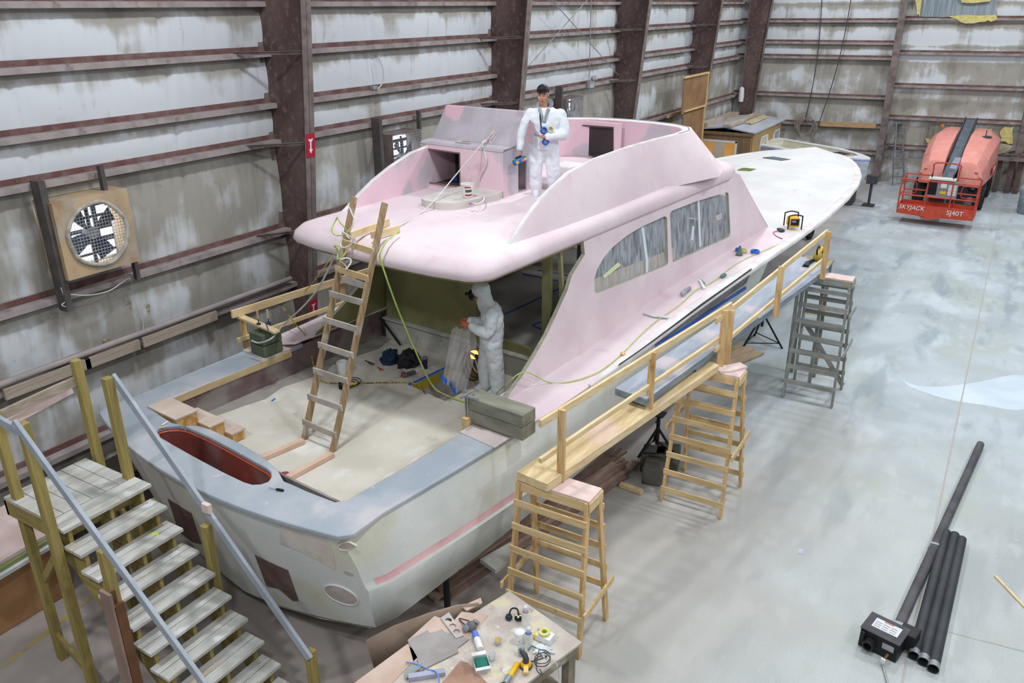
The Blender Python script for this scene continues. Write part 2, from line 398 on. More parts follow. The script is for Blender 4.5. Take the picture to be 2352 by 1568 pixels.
# ---- steel columns
def ymix(z, tab): return interp(tab, z)
INNER = [(0, 10.72), (1.43, 10.59), (3.56, 10.33), (5.03, 10.18), (7.12, 9.98), (8.6, 9.85)]
INN5 = [(0, 10.3), (2.58, 10.05), (6.16, 9.79), (8.6, 9.55)]
LABS = ['tall rust-brown steel column behind the cockpit, red arrow sign on its flange', 'brown steel column on the long wall directly left of the standing person', 'brown steel column on the long wall just right of the crossed rods', 'brown steel column on the long wall behind the upright plywood panels', 'brown steel corner column where the long wall meets the end wall']
for i, cx in enumerate(CX5 + [36.95]):
    tab = INNER if i < 4 else INN5
    t = thing('steel_column', LABS[i], 'column', (cx, 10.9, 0))
    zs = [0, 1.5, 3, 4.5, 6, 7.3, 8.6]; m = MB()
    yo = WY - .03 if i < 4 else WY - .45
    m.plate([(ymix(z, tab), z) for z in zs] + [(yo, z) for z in reversed(zs)], [], lambda a, c: Vector((cx - .006, a, c)), lambda a, c: Vector((cx + .006, a, c)))
    m.build('web', M['steel'], t)
    m = MB()
    m.loft([[Vector((cx + a, ymix(z, tab) + d, z)) for a, d in ((-.11, 0), (.11, 0), (.11, .014), (-.11, .014))] for z in zs]); m.build('inner_flange', M['flange'], t)
    m = MB(); m.box((cx, yo + .007, 4.3), (.22, .014, 8.6)); m.build('outer_flange', M['flange'], t)
    if i < 4:
        for z in ((6.36, 4.9, 3.37, 7.9) if i < 3 else (6.36, 4.9)):
            m = MB(); m.bar((cx - .78, 10.9, z), (cx - .02, ymix(z, tab) + .06, z), .05, .006); m.bar((cx - .78, 10.925, z - .025), (cx - .02, ymix(z, tab) + .085, z - .025), .006, .05)
            m.build('flange_brace', M['flange'], t)
    MX[t.name + '_'] = None
    if i == 0:
        col1 = t
M['red'] = nmat('sign_red', 'b3273a', rough=.5)
def arrow_sign(px0, py0, px1, py1, lab):
    c0 = onx(px0, py0, 10.17); z1 = c0.z; c1 = onx(px1, py1, 10.17); z0 = c1.z; zc = (z0 + z1) / 2; y = ymix(zc, INNER)
    t = thing('arrow_sign', lab, 'sign', (10.17, y - .01, z0))
    tilt = (ymix(z1, INNER) - ymix(z0, INNER)) / (z1 - z0)
    def P(a, z): return Vector((10.17 + a, ymix(zc, INNER) + (z - zc) * tilt - .004, z))
    m = MB(); m.plate([(-.1, z0), (.1, z0), (.1, z1), (-.1, z1)], [], lambda a, z: P(a, z) + Vector((0, -.004, 0)), lambda a, z: P(a, z) + Vector((0, .003, 0))); m.build('panel', M['red'], t)
    h = z1 - z0; w = .045
    ar = [(0, z0 + h * .16), (w, z0 + h * .34), (w * .35, z0 + h * .34), (w * .35, z0 + h * .66), (w, z0 + h * .70), (w, z0 + h * .8), (0, z0 + h * .74), (-w, z0 + h * .8), (-w, z0 + h * .70), (-w * .35, z0 + h * .66), (-w * .35, z0 + h * .34), (-w, z0 + h * .34)]
    m = MB(); m.plate(ar, [], lambda a, z: P(a, z) + Vector((0, -.007, 0)), lambda a, z: P(a, z) + Vector((0, -.0035, 0))); m.build('arrow', M['white'], t)
arrow_sign(708, 306, 722, 362, 'red sign with white down arrow high on the brown column behind the boat')
arrow_sign(724, 690, 734, 730, 'lower red sign with white down arrow, seen between the wooden rails')
for s, lab in ((S2, 'slim brown steel post on the end wall behind the small white boat'), (S3, 'brown steel post at the right edge of the end wall behind the lift')):
    t = thing('wall_post', lab, 'column', bw(s, 0, .15))
    m = MB(); m.plate([(0, 0), (.32, 0), (.32, 8.6), (0, 8.6)], [], lambda a, z: bw(s - .006, z, a + .06), lambda a, z: bw(s + .006, z, a + .06)); m.build('web', M['steel'], t)
    for off in (.06, .38):
        m = MB(); m.plate([(-.13, 0), (.13, 0), (.13, 8.6), (-.13, 8.6)], [], lambda a, z: bw(s + a, z, off), lambda a, z: bw(s + a, z, off + .012)); m.build('flange', M['flange'], t)

# ---- crossed tie rods in the third bay, conduit and emergency light
rodm = nmat('rod', ('9a9b9d', '85878a'), 5, .5, metal=.3)
for (a, c, lab) in (((1262, -6), (1420, 172), 'thin bracing rod slanting down to the right between two brown columns'), ((1356, -8), (1208, 158), 'thin bracing rod slanting down to the left between two brown columns')):
    y = 10.5; m = MB(); m.tube([ony(*a, y), ony(*c, y + .2)], .011, 6); tag(m.build('tie_rod', rodm), lab, 'rod')
t = thing('emergency_light', 'grey twin-head emergency light on the wall above the standing person', 'lamp', ony(1357, 204, 10.7))
p = ony(1357, 192, 10.81); m = MB(); m.box(p, (.26, .12, .24)); m.build('housing', nmat('lamp_box', ('b4b8ba', 'a2a6a8'), 5, .5), t, bevel=.012)
for dx in (-.07, .07):
    m = MB(); m.lathe([(.03, 0), (.065, .05), (.07, .075), (.05, .08)], p + Vector((dx, -.05, .13)), 14, Matrix.Rotation(radians(65), 3, 'X')); m.build('lamp_head', M['grey'], t, smooth=True)
m = MB(); q = ony(1353, 180, 10.75); m.tube([Vector((q.x, 10.75, q.z)), Vector((q.x, 10.75, 8.5))], .014, 8); tag(m.build('conduit', M['galv']), 'vertical steel conduit dropping to the emergency light', 'pipe')
# long conduit and cables lying along the girt
zc = 2.36
m = MB(); m.tube([(-2, 10.86, zc + .06), (10.0, 10.86, zc + .06)], .045, 12); tag(m.build('conduit_pipe', nmat('dusty_pipe', ('a89d9b', '96908f'), 3, .9), smooth=True), 'long dusty grey pipe running along the lower wall girt', 'pipe')
m = MB()
for k, dy in enumerate((.0, .03, .055)): m.tube([Vector((x, 10.93 + dy + .01 * sin(x * 2 + k), zc - .01 + .008 * sin(x * 3 + k))) for x in [-2 + .4 * i for i in range(31)]], .009, 5)
m.mi = 0; tag(m.build('cable_bundle', M['darkgrey']), 'dark cables lying on the girt behind the dusty pipe', 'cable', kind='stuff')
rw = M['rawwood']
for a, c, lab in (((20, 945), (215, 868), 'dusty grey board fixed to the girt behind the stair rails'), ((205, 880), (325, 815), 'long dusty grey board fixed under the pipe left of the cockpit'), ((330, 800), (385, 772), 'short pale worn board on the girt between two longer boards'), ((385, 778), (500, 742), 'light brown board on the girt beside the wooden walkway rail')):
    y = 10.84; P, Q = ony(*a, y), ony(*c, y); z = GZ[1] - .03
    m = MB(); m.bar((P.x, y, z), (Q.x, y, z), .05, .16); tag(m.build('wall_board', rw, bevel=.004), lab, 'board')
# ---- wall fans
def fan(x0, x1, z0, z1, y0, y1, lab, nblade, box_mat, plyfront):
    t = thing('exhaust_fan', lab, 'fan', ((x0 + x1) / 2, (y0 + y1) / 2, z0))
    cx, cz = (x0 + x1) / 2, (z0 + z1) / 2; R = min(x1 - x0, z1 - z0) * .41
    hole = [(cx + R * cos(a) * (1 + .02 * sin(7 * a)), cz + R * sin(a) * (1 + .02 * cos(5 * a))) for a in [2 * pi * k / 36 for k in range(36)]]
    if plyfront:
        m = MB(); m.plate([(x0, z0), (x1, z0), (x1, z1), (x0, z1)], [hole], lambda a, c: Vector((a, y0, c)), lambda a, c: Vector((a, y0 + .02, c))); m.build('front_panel', box_mat, t)
        m = MB(); rim = [Vector((a, y0 - .012, c)) for a, c in hole]; m.tube(rim, .03, 8, closed=True); m.build('rim', nmat('rim_dust', ('b8b4aa', '9b968b'), 12, .9), t, smooth=True)
    m = MB()
    for c, sz in (((x0 + .012, (y0 + y1) / 2 + .07, cz), (.024, y1 - y0 + .10, z1 - z0)), ((x1 - .012, (y0 + y1) / 2 + .07, cz), (.024, y1 - y0 + .10, z1 - z0)), ((cx, (y0 + y1) / 2 + .07, z0 + .012), (x1 - x0 - .05, y1 - y0 + .10, .024)), ((cx, (y0 + y1) / 2 + .07, z1 - .012), (x1 - x0 - .05, y1 - y0 + .10, .024))): m.box(c, sz)
    m.build('box', box_mat if plyfront else M['flange'], t)
    m = MB()
    g = .045 if plyfront else .05; yy_ = y0 + .03 if plyfront else y0 + .005
    rr = R if plyfront else 9
    x = x0 + .03
    while x < x1 - .02:
        h = sqrt(max(0, rr * rr - (x - cx)**2)) if plyfront else (z1 - z0) / 2
        if h > .05: m.tube([(x, yy_, cz - h), (x, yy_, cz + h)], .004, 4)
        x += g
    z = z0 + .03
    while z < z1 - .02:
        h = sqrt(max(0, rr * rr - (z - cz)**2)) if plyfront else (x1 - x0) / 2
        if h > .05: m.tube([(cx - h, yy_ + .006, z), (cx + h, yy_ + .006, z)], .004, 4)
        z += g
    m.build('wire_guard', nmat('guard_wire', ('b9bcc0', '989b9e'), 9, .6), t)
    m = MB(); yb = lerp(y0, y1, .55); m.lathe([(.0, -.06), (.09, -.06), (.09, .06), (.0, .06)], (cx, yb, cz), 16, Matrix.Rotation(pi / 2, 3, 'X'), cap=False); m.build('hub', M['grey'], t)
    bm_ = nmat('fan_blade', '3c4658', rough=.5)
    for k in range(nblade):
        a0 = 2 * pi * k / nblade + .5; m = MB(); ring = []
        for (r, w, tw) in ((.08, .04, .06), (R * .5, .09, .05), (R * .95, .12, .03)):
            d = Vector((cos(a0), 0, sin(a0))); s_ = Vector((-sin(a0), 0, cos(a0)))
            c = Vector((cx, yb, cz)) + d * r
            ring.append([c - s_ * w + Vector((0, tw, 0)), c + s_ * w + Vector((0, -tw, 0)), c + s_ * w + Vector((0, -tw + .008, 0)), c - s_ * w + Vector((0, tw + .008, 0))])
        m.loft(ring); m.build('blade', bm_, t)
    m = MB(); m.box((cx - R * .05, yb - .03, cz), (.05, .03, 2 * R)); m.build('motor_strut', M['darkgrey'], t)
    # daylight through the shutter behind the blades
    lou = nmat('daylight', 'f2f6ff', emit=5.0); dk = nmat('shutter_slat', '66707f', rough=.6)
    m = MB(); m.box((cx, y1 + .05, cz), (2 * R, .01, 2 * R)); m.build('open_shutter', lou, t)
    m = MB()
    for k in range(5):
        m.box((cx, y1 + .02, cz - R + (k + .5) * 2 * R / 5), (2 * R, .012, 2 * R / 5 * (.22 + .3 * ((k * 37) % 10) / 10)))
    m.box((cx + R * .45, y1 + .01, cz), (.07, .014, 2 * R)); m.box((cx - R * .5, y1 + .01, cz), (.04, .014, 2 * R))
    m.build('shutter_slats', dk, t)
    return t
plym = nmat('weathered_ply', ('c0a684', 'a89379'), 2.2, .8, second=[('96765a', 3, .55, .72, .6), ('b0aca4', 2, .5, .7, .6)], stretch=(1, 1, .5))
fan(5.82, 6.92, 3.60, 4.66, 10.6, WY - .16, 'round exhaust fan in a weathered plywood box on the left wall', 4, plym, True)
fan(12.85, 13.8, 3.62, 4.65, 10.6, WY - .16, 'square wire-guarded exhaust fan behind the flybridge console', 4, M['flange'], False)
fan(20.35, 21.35, 3.75, 4.66, 10.6, WY - .16, 'square wire-guarded exhaust fan behind the standing person', 4, M['flange'], False)
for x, z0, z1, lab in ((5.80, 3.15, 4.95, 'dark steel stud beside the left edge of the plywood fan box'), (6.94, 3.28, 3.62, 'short dark stud below the right corner of the plywood fan box'), (6.7, 4.66, 5.0, 'short dark stud above the plywood fan box'), (12.6, 3.0, 5.0, 'dark steel stud left of the fan behind the console'), (20.2, 3.2, 5.0, 'dark steel stud left of the fan behind the standing person'), (13.95, 4.6, 5.0, 'short dark stud above the right of the console fan')):
    m = MB(); m.box((x, 10.78, (z0 + z1) / 2), (.09 if z1 - z0 > 1 else .06, .2 if z1 - z0 > 1 else .08, z1 - z0)); tag(m.build('wall_stud', nmat('stud_dark', ('4f4a48', '5f5856'), 4, .8)), lab, 'post')
# loose white cable under the big fan
m = MB(); m.tube(spline([ony(140, 660, 10.7), ony(150, 690, 10.7), ony(142, 700, 10.72), ony(155, 704, 10.7), ony(158, 690, 10.7), ony(150, 676, 10.7), ony(200, 678, 10.72), ony(250, 668, 10.74), ony(290, 642, 10.8), ony(300, 640, 10.8)], 6), .008, 6)
tag(m.build('cable', M['cable'], smooth=True), 'slack white cable looped beneath the plywood fan box', 'cable')
m = MB(); m.tube(spline([ony(302, 645, 10.82), ony(308, 690, 10.95), ony(328, 735, 11.0), ony(328, 780, 10.9)], 5), .004, 5); tag(m.build('cable', M['cable']), 'thin hanging wire right of the plywood fan box', 'cable')
m = MB(); m.tube(spline([ony(868, 128, 10.95), ony(880, 160, 10.9), ony(878, 190, 10.9), ony(866, 206, 10.88)], 5), .012, 6); tag(m.build('cable', M['cable']), 'curved grey cable dropping to a junction box on the wall girt', 'cable')
m = MB(); p = ony(858, 209, 10.92); m.box(p + Vector((0, -.02, .06)), (.14, .08, .07)); tag(m.build('junction_box', M['galv'], bevel=.005), 'small grey junction box on a girt above the flybridge', 'box')
# torn facing and label tags on the long wall
for (px, py, lab) in ((335, 708, 'torn flap'), (290, 702, 'torn flap'), (243, 785, 'torn flap')):
    q = ony(px, py, 11.06); m = MB(); m.add([q + Vector((-.05, -.02, .06)), q + Vector((.05, -.05, .07)), q + Vector((.04, -.03, -.07)), q + Vector((-.02, 0, -.09))], [(0, 1, 2, 3)]); tag(m.build('torn_facing', nmat('torn_' + str(px), ('cfc6b4', '8c7d66'), 20, .9), solid=.004), {335: 'curled torn flap of wall facing just above the long pipe', 290: 'small torn hole flap left of the larger torn flap above the pipe', 243: 'tiny torn scrap of facing near the pipe left of the torn flaps'}[px], 'insulation')
# ================================================================ MOTOR YACHT (boat frame: u forward from transom, v to port, z up)
M['pink'] = nmat('pink_primer', ('e1d1d6', 'd8c5cc'), 1.1, .75, lo=.35, hi=.65, spec=.2, second=[('ecdfe2', .9, .52, .72, .55), ('cfa9b2', 2.2, .62, .74, .35, (1.6, 1, .5)), ('bdb4bd', 1.7, .66, .74, .35)])
M['pinkpatch'] = nmat('pink_and_grey_filler', ('e4c6d0', 'c6bfc6'), .95, .8, lo=.47, hi=.52, detail=3, stretch=(1, 1, .75), second=[('d3b0ba', 2.0, .6, .66, .6), ('b3a3a6', 5, .68, .74, .4)])
M['greyfiller'] = nmat('grey_filler', ('bcb3bb', 'aea6ac'), 2.5, .8, second=[('dcb2c0', 1.3, .58, .63, .9, (1, 1, .6)), ('d6d0b8', 6, .68, .72, .5)])
M['deckwhite'] = nmat('white_deck_primer', ('dddcdc', 'd4d2d2'), 1.2, .6, second=[('c6c0c4', 2.6, .66, .74, .6, (.5, 1.6, 1)), ('d8cccc', 1.1, .6, .7, .5)])
M['railwhite'] = nmat('scuffed_rail', ('e2dede', 'd2cbcb'), 3, .65, second=[('9b9392', 8, .7, .76, .6), ('dcb9bd', 2, .6, .7, .5)])
M['hull'] = nmat('hull_primer', ('e6e8e4', 'dadeda'), .9, .45, lo=.4, hi=.6, spec=.4, second=[('d6d3bb', .8, .52, .64, .75), ('c0c7c2', 1.6, .62, .75, .5), ('a9aca4', 7, .72, .78, .3, (2, 1, .4))])
M['hullgrey'] = nmat('hull_band', ('dadeda', 'ccd2cc'), 1.4, .5, second=[('b4bbb5', 2, .6, .72, .5)])
M['stripe'] = nmat('pink_stripe', ('efc3c5', 'e4b3b6'), 2, .7, second=('eccfcf', 3, .58, .7, .6))
M['board'] = nmat('grey_sanded_board', ('9aa3ad', 'adb2b9'), 1.5, .55, second=[('c8c0c2', 1.4, .55, .68, .7), ('92a0ad', 2.5, .58, .72, .6), ('d2cfd0', 7, .66, .76, .5)])
M['boardend'] = nmat('pale_sanded_board', ('c9bdb9', 'bcb0ae'), 2, .6, second=('d9d1cd', 4, .55, .7, .6))
M['trimwood'] = nmat('fir_edge', ('c9b48c', 'b49d78'), 2.5, .75, stretch=(.5, 2, 6), second=('a3917a', 3, .6, .72, .6))
M['sole'] = nmat('cockpit_sole', ('d5d0c4', 'c5bfb2'), 1.1, .75, second=[('e6e3dc', 1.6, .54, .68, .8), ('a99f94', 2.6, .64, .74, .55), ('d8b9b4', 1.2, .64, .72, .5), ('9c9489', 9, .7, .77, .5)])
M['solegrey'] = nmat('grey_fillet', ('a39e97', '938e88'), 2, .8, second=('b6b1a8', 3, .56, .66, .7))
M['liner'] = nmat('cockpit_liner', ('958c88', '7e6a6c'), 1.1, .8, lo=.45, hi=.55, second=('6f5054', 1.6, .55, .63, .7))
M['olive'] = nmat('raw_olive_laminate', ('8d8a60', '7a7852'), 1.2, .6, spec=.35, second=[('a3a178', 1.2, .58, .72, .5), ('69684a', 2.2, .6, .74, .5)])
M['lowwall'] = nmat('scuffed_white_bulkhead', ('c4c3bd', 'b1b0aa'), 2, .7, second=[('6f6d68', 6, .6, .7, .5), ('d8d7d2', 3, .56, .66, .6)])
M['red_lin'] = nmat('red_gelcoat', ('8d4a42', '784640'), 2.2, .35, spec=.5, second=[('93746f', 1.7, .5, .66, .8), ('b4594a', 3, .64, .74, .6)])
M['redrim'] = nmat('bright_red_rim', 'd2694f', rough=.4)
M['maroonp'] = nmat('maroon_patch', ('6d5552', '7b6663'), 3, .8)
M['masked'] = nmat('cream_masked_panel', ('ddd5cb', 'cfc3b9'), 2.5, .6, second=('c3aea6', 5, .6, .7, .5))
M['bluetape'] = nmat('blue_tape', ('2e5fc4', '3a6dd0'), 6, .6)
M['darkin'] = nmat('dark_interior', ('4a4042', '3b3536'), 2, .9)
M['plastic'] = None
boat = thing('motor_yacht', 'large pink and white motor yacht under refit, propped in the hall', 'boat', BO, HEAD)
def bb(m, name, mat, parent=None, **k):
    m.v = [BM @ v for v in m.v]
    return m.build(name, mat, parent or boat, **k)
VS = [(0, 2.25), (1.3, 2.35), (2.75, 2.43), (4.5, 2.55), (6.2, 2.62), (8, 2.66), (12, 2.70), (14, 2.69), (16, 2.58), (18.2, 2.27), (19.6, 1.86), (20.5, 1.48), (21.1, 1.14), (21.45, .8), (21.62, .45), (21.7, 0.02)]
ZS = [(0, 2.2), (2.75, 2.21), (4.5, 2.26), (6.2, 2.39), (7.6, 2.48), (10, 2.55), (13, 2.6), (16, 2.68), (21.7, 2.78)]
def vs(u): return interp(VS, u)
def zs_(u): return interp(ZS, u)
VC = [(0, 2.25), (3, 2.32), (8, 2.25), (11, 2.02), (14, 1.5), (17, .8), (19, .34), (20.6, .1), (21.7, .01)]
ZC = [(0, .70), (6, .76), (10, .95), (14, 1.35), (18, 1.85), (21.7, 2.5)]
ZK = [(0, .25), (9, .22), (13, .45), (16, 1.0), (18.5, 1.62), (20.5, 2.2), (21.7, 2.68)]
VKN = [(0, .09), (6, .05), (10, -.15), (16, -.62), (21.7, -.05)]
def tshift(v, z, u):
    k = max(0.0, 1 - u / 1.6)
    return k * (-.33 * (1 - (min(abs(v), 2.28) / 2.28)**2) + (2.2 - z) * .28)
US = [0, .04, .12, .3, .7, 1.3, 2, 3, 4.2, 5.5, 7, 8.5, 10, 11.5, 13, 14.5, 16, 17.2, 18.2, 19, 19.7, 20.3, 20.8, 21.2, 21.5, 21.7]
def half(u):
    v0, z0 = vs(u), zs_(u); vc, zc = interp(VC, u), interp(ZC, u); zk = interp(ZK, u); kn = interp(VKN, u)
    zst = lerp(1.42, 1.30, min(1, u / 3)) if u < 6 else lerp(1.30, 1.75, min(1, (u - 6) / 15)); zst = min(zst, z0 - .12); zst = max(zst, zc + .02)
    f = (z0 - zst) / max(.01, z0 - zc); vst = lerp(v0, vc, f) + kn
    r = .075 * max(0.0, 1 - (u / .3)) if u < .3 else 0      # rounded quarter at the transom
    P = [(v0, z0)]
    for t in (.33, .66): P.append((lerp(v0, vst, t) + .35 * kn * sin(pi * t) * (1 if u < 6 else .6), lerp(z0, zst, t)))
    P += [(vst - .008, zst + .05), (vst, zst - .045), (vst + .02, zst - .075), (lerp(vst, vc, .5), lerp(zst, zc, .5)), (vc, zc), (vc * .97, zc - .04)]
    for t in (.33, .66): P.append((lerp(vc * .97, 0, t), lerp(zc - .04, zk, t) - .03 * sin(pi * t)))
    P.append((0, zk))
    return [(max(0, p[0] - r), p[1]) for p in P]
m = MB(); rings = []
for u in US:
    h = half(u); full = [(-a, c) for a, c in h] + [(a, c) for a, c in reversed(h[:-1])]
    rings.append([Vector((u + tshift(a, c, u), a, c)) for a, c in full])
n = len(rings[0]); vsx = [v for r in rings for v in r]; fs = []; mi = []
for i in range(len(rings) - 1):
    for k in range(n - 1):
        fs.append((i * n + k, i * n + k + 1, (i + 1) * n + k + 1, (i + 1) * n + k))
        kk = min(k, n - 2 - k); mi.append(1 if kk == 3 and US[i] < 9 and US[i] > .1 else (2 if 5 <= kk <= 6 else 0))
m.add(vsx, fs); m.m = mi
hull = bb(m, 'hull', [M['hull'], M['stripe'], M['hullgrey']], smooth=True, angle=50, fix=False)
# transom: a cambered grid between the two quarters
m = MB(); prof = half(0); nv = 60; vv = []; fs = []
for (a, c) in prof[:8]:
    for k in range(nv + 1):
        v = lerp(-a, a, k / nv); vv.append(Vector((tshift(v, c, 0) + (a - 2.28) * 0, v, c)))
rows = 8
for (tz) in (.4, .75, 1.0):
    for k in range(nv + 1):
        v = lerp(-prof[7][0], prof[7][0], k / nv); zb = lerp(interp(ZK, 0), prof[7][1], abs(v) / prof[7][0]); z = lerp(prof[7][1], zb, tz); vv.append(Vector((tshift(v, z, 0), v, z)))
rows = 11
for i in range(rows - 1):
    for k in range(nv): fs.append((i * (nv + 1) + k, i * (nv + 1) + k + 1, (i + 1) * (nv + 1) + k + 1, (i + 1) * (nv + 1) + k))
m.add(vv, fs); bb(m, 'transom', M['hull'], smooth=True, fix=True)
def on_tr(v, z, off=0.0): return Vector((tshift(v, z, 0) - off, v, z))
def transom_patch(name, pts, mat, off=.010, ring=None, par=None):
    P = []
    for p in pts:
        q = bu(p[0], p[1], 0)
        for _ in range(6): q = bu(p[0], p[1], tshift(q.y, q.z, 0) - off)
        P.append((q.y, min(q.z, 2.13)))
    m = MB(); m.plate(P, [], lambda a, c: on_tr(a, c, off), lambda a, c: on_tr(a, c, off - .016))
    o = bb(m, name, mat, par)
    return o, P
transom_patch('transom_panel', rounded([(640, 1183), (655, 1178), (700, 1200), (745, 1226), (762, 1262), (770, 1310), (725, 1283), (680, 1262), (643, 1250)], 8, 3), M['masked'])
transom_patch('maroon_panel', [(585, 1275), (660, 1310), (685, 1380), (672, 1380), (640, 1352), (612, 1346)], M['maroonp'])
transom_patch('maroon_panel', [(385, 1145), (438, 1178), (462, 1250), (440, 1245), (408, 1220)], M['maroonp'])
el = lambda cx, cy, rx, ry, rot, n=20: [(cx + rx * cos(t) * cos(rot) - ry * sin(t) * sin(rot), cy + rx * cos(t) * sin(rot) + ry * sin(t) * cos(rot)) for t in [2 * pi * k / n for k in range(n)]]
M['recess'] = nmat('recess_pink', ('cfc4bf', 'b7aaa5'), 3, .6)
o, P = transom_patch('oval_recess', el(783, 1366, 42, 17, .42), M['recess'])
m = MB(); m.tube([on_tr(a, c, .006) for a, c in P], .012, 6, closed=True); bb(m, 'recess_lip', M['hull'], o, smooth=True)
o, P = transom_patch('oval_port', el(797, 1254, 21, 9, -.1), M['recess'], off=.012)
m = MB(); m.tube([on_tr(a, c, .012) for a, c in P], .010, 6, closed=True); bb(m, 'recess_lip', M['hull'], o, smooth=True)
transom_patch('small_port', el(800, 1317, 11, 4, .3), M['recess'])
# ---- covering board round the cockpit, with the red-lined bait well let into the transom
TB = .055
outer = [(-.05 + tshift(v, 2.2, 0), v) for v in [-2.25 + 4.5 * k / 24 for k in range(25)]]
outer = [(.06, -2.35)] + outer + [(.06, 2.35)] + [(u, vs(u) + .03) for u in (.5, 1, 1.6, 2.2, 2.75, 3.0)]
stb_out = [(u, -vs(u) - .03) for u in (2.75, 2.2, 1.6, 1, .5)]
inner_px = [(974, 1045), (920, 1078), (835, 1126), (800, 1147), (770, 1152), (735, 1139), (700, 1125), (672, 1112), (652, 1104), (644, 1090), (636, 1075), (600, 1046), (560, 1022), (520, 1002), (480, 984), (455, 977), (440, 976), (425, 980), (410, 974), (395, 970), (370, 955), (345, 936)]
inner = [(2.75, -1.9)] + [(bz(px, py, 2.2).x, bz(px, py, 2.2).y) for px, py in inner_px] + [(.9, 1.87), (1.6, 1.88), (2.3, 1.89), (3.0, 1.9)]
poly = outer + list(reversed(inner)) + stb_out
well_px = [(357, 992), (365, 983), (385, 978), (412, 977), (432, 981), (480, 1002), (540, 1034), (590, 1062), (612, 1074), (622, 1083), (623, 1095), (615, 1106), (600, 1111), (580, 1112), (560, 1106), (510, 1082), (450, 1050), (400, 1022), (368, 1003)]
well = [(bz(px, py, 2.2).x, bz(px, py, 2.2).y) for px, py in well_px]
m = MB(); m.plate(poly, [well], lambda a, c: Vector((a, c, 2.2)), lambda a, c: Vector((a, c, 2.2 - TB)))
cb = bb(m, 'covering_board', M['board'], bevel=.012)
m = MB(); m.loft([[Vector((a, c, z)) for a, c in well] for z in (2.155, 1.72)], cap=False); m.flat(well, 1.70, 1.72); wl = bb(m, 'bait_well', M['red_lin'])
m = MB(); m.tube([Vector((a, c, 2.13)) for a, c in well], .014, 6, closed=True); bb(m, 'well_rim', M['redrim'], wl, smooth=True)
for sgn in (-1, 1):
    m = MB(); m.add([Vector((u, sgn * (1.885 if u > .5 else 1.86), z)) for u in (.45, 1.2, 2, 2.75) for z in (2.19, 2.09)], [(0, 2, 3, 1), (2, 4, 5, 3), (4, 6, 7, 5)])
    bb(m, 'board_edge', M['trimwood'], solid=.03)
m = MB(); m.flat([(2.2, -2.46), (2.75, -2.47), (2.75, -1.88), (2.25, -1.88)], 2.199, 2.212); bb(m, 'sanded_end', M['boardend'])
m = MB(); m.flat([(2.25, 1.89), (3.0, 1.9), (3.0, 2.48), (2.3, 2.45)], 2.199, 2.212); bb(m, 'sanded_end', M['boardend'])
# ---- cockpit: liner walls, sole with an open hatch
SZ = 1.75
m = MB(); m.add([Vector(p) for p in ((.45, 1.93, SZ), (4.75, 1.98, SZ), (4.75, 1.98, 2.19), (.45, 1.93, 2.15))], [(0, 1, 2, 3)]); bb(m, 'cockpit_liner', M['liner'], solid=.03)
m = MB(); m.add([Vector(p) for p in ((.45, -1.93, SZ), (4.75, -1.98, SZ), (4.75, -1.98, 2.19), (.45, -1.93, 2.15))], [(0, 1, 2, 3)]); bb(m, 'cockpit_liner', M['liner'], solid=.03)
m = MB(); m.add([Vector(p) for p in ((.42, -1.95, SZ), (.42, 1.95, SZ), (.42, 1.95, 2.145), (.42, -1.95, 2.145))], [(0, 1, 2, 3)]); bb(m, 'cockpit_liner', M['liner'], solid=.03)
hole = [(3.56, .19), (4.44, .15), (4.38, -.62), (3.47, -.57)]
m = MB(); m.flat([(.4, -1.95), (4.75, -1.98), (4.75, 1.98), (.4, 1.95)], SZ - .04, SZ, [hole]); bb(m, 'cockpit_sole', M['sole'])
gp = [(.4, 1.95), (4.72, 1.97), (4.72, 1.72)] + [(u, 1.66 + .06 * ((i * 7) % 3 - 1)) for i, u in enumerate([4.3, 3.9, 3.4, 3.1, 2.7, 2.4, 2.0, 1.7, 1.3, .9, .5])]
m = MB(); m.flat(gp, SZ, SZ + .004); bb(m, 'sole_margin', M['solegrey'])
M['yellow'] = nmat('yellow_foam', ('c9b53c', 'b7a338'), 4, .8)
m = MB(); m.add([Vector((a, c, z)) for a, c in hole for z in (SZ - .002, 1.3)], [(2, 3, 1, 0), (4, 5, 3, 2), (6, 7, 5, 4), (0, 1, 7, 6)]); m.mi = 1; m.flat(hole, 1.28, 1.3)
bb(m, 'hatch_well', [M['lowwall'], M['pink']])
m = MB(); m.bar((3.57, .185, 1.67), (4.44, .145, 1.67), .02, .13); bb(m, 'hatch_foam', M['yellow'])
m = MB(); m.bar((3.56, .225, SZ + .004), (4.44, .185, SZ + .004), .05, .004); bb(m, 'hatch_tape', M['bluetape'])
# ---- saloon bulkhead
BU = 4.72
m = MB(); m.box((BU + .03, 0, 1.93), (.06, 3.68, .40)); bb(m, 'lower_bulkhead', M['lowwall'])
m = MB(); m.box((BU + .0, 0, 2.135), (.14, 3.68, .03)); bb(m, 'bulkhead_ledge', M['lowwall'], bevel=.006)
door = rounded([(-.15, 2.42), (-1.38, 2.28), (-1.38, 3.8), (-.15, 3.8)], .06); win = rounded([(-1.53, 2.78), (-1.70, 2.78), (-1.64, 3.8), (-1.53, 3.8)], [.08, .03, .03, .03])
door = rounded([(-.15, 2.34), (-1.38, 2.26), (-1.38, 3.8), (-.15, 3.8)], .06)
m = MB(); m.plate([ (-1.83, 2.12), (-1.68, 3.9), (1.68, 3.9), (1.82, 2.12)], [door, win], lambda a, c: Vector((BU + .02, a, c)), lambda a, c: Vector((BU + .07, a, c))); bb(m, 'saloon_bulkhead', M['olive'])
M['greysheet'] = nmat('grey_floor_sheet', ('c3bdb6', 'b3ada8'), 1.5, .7)
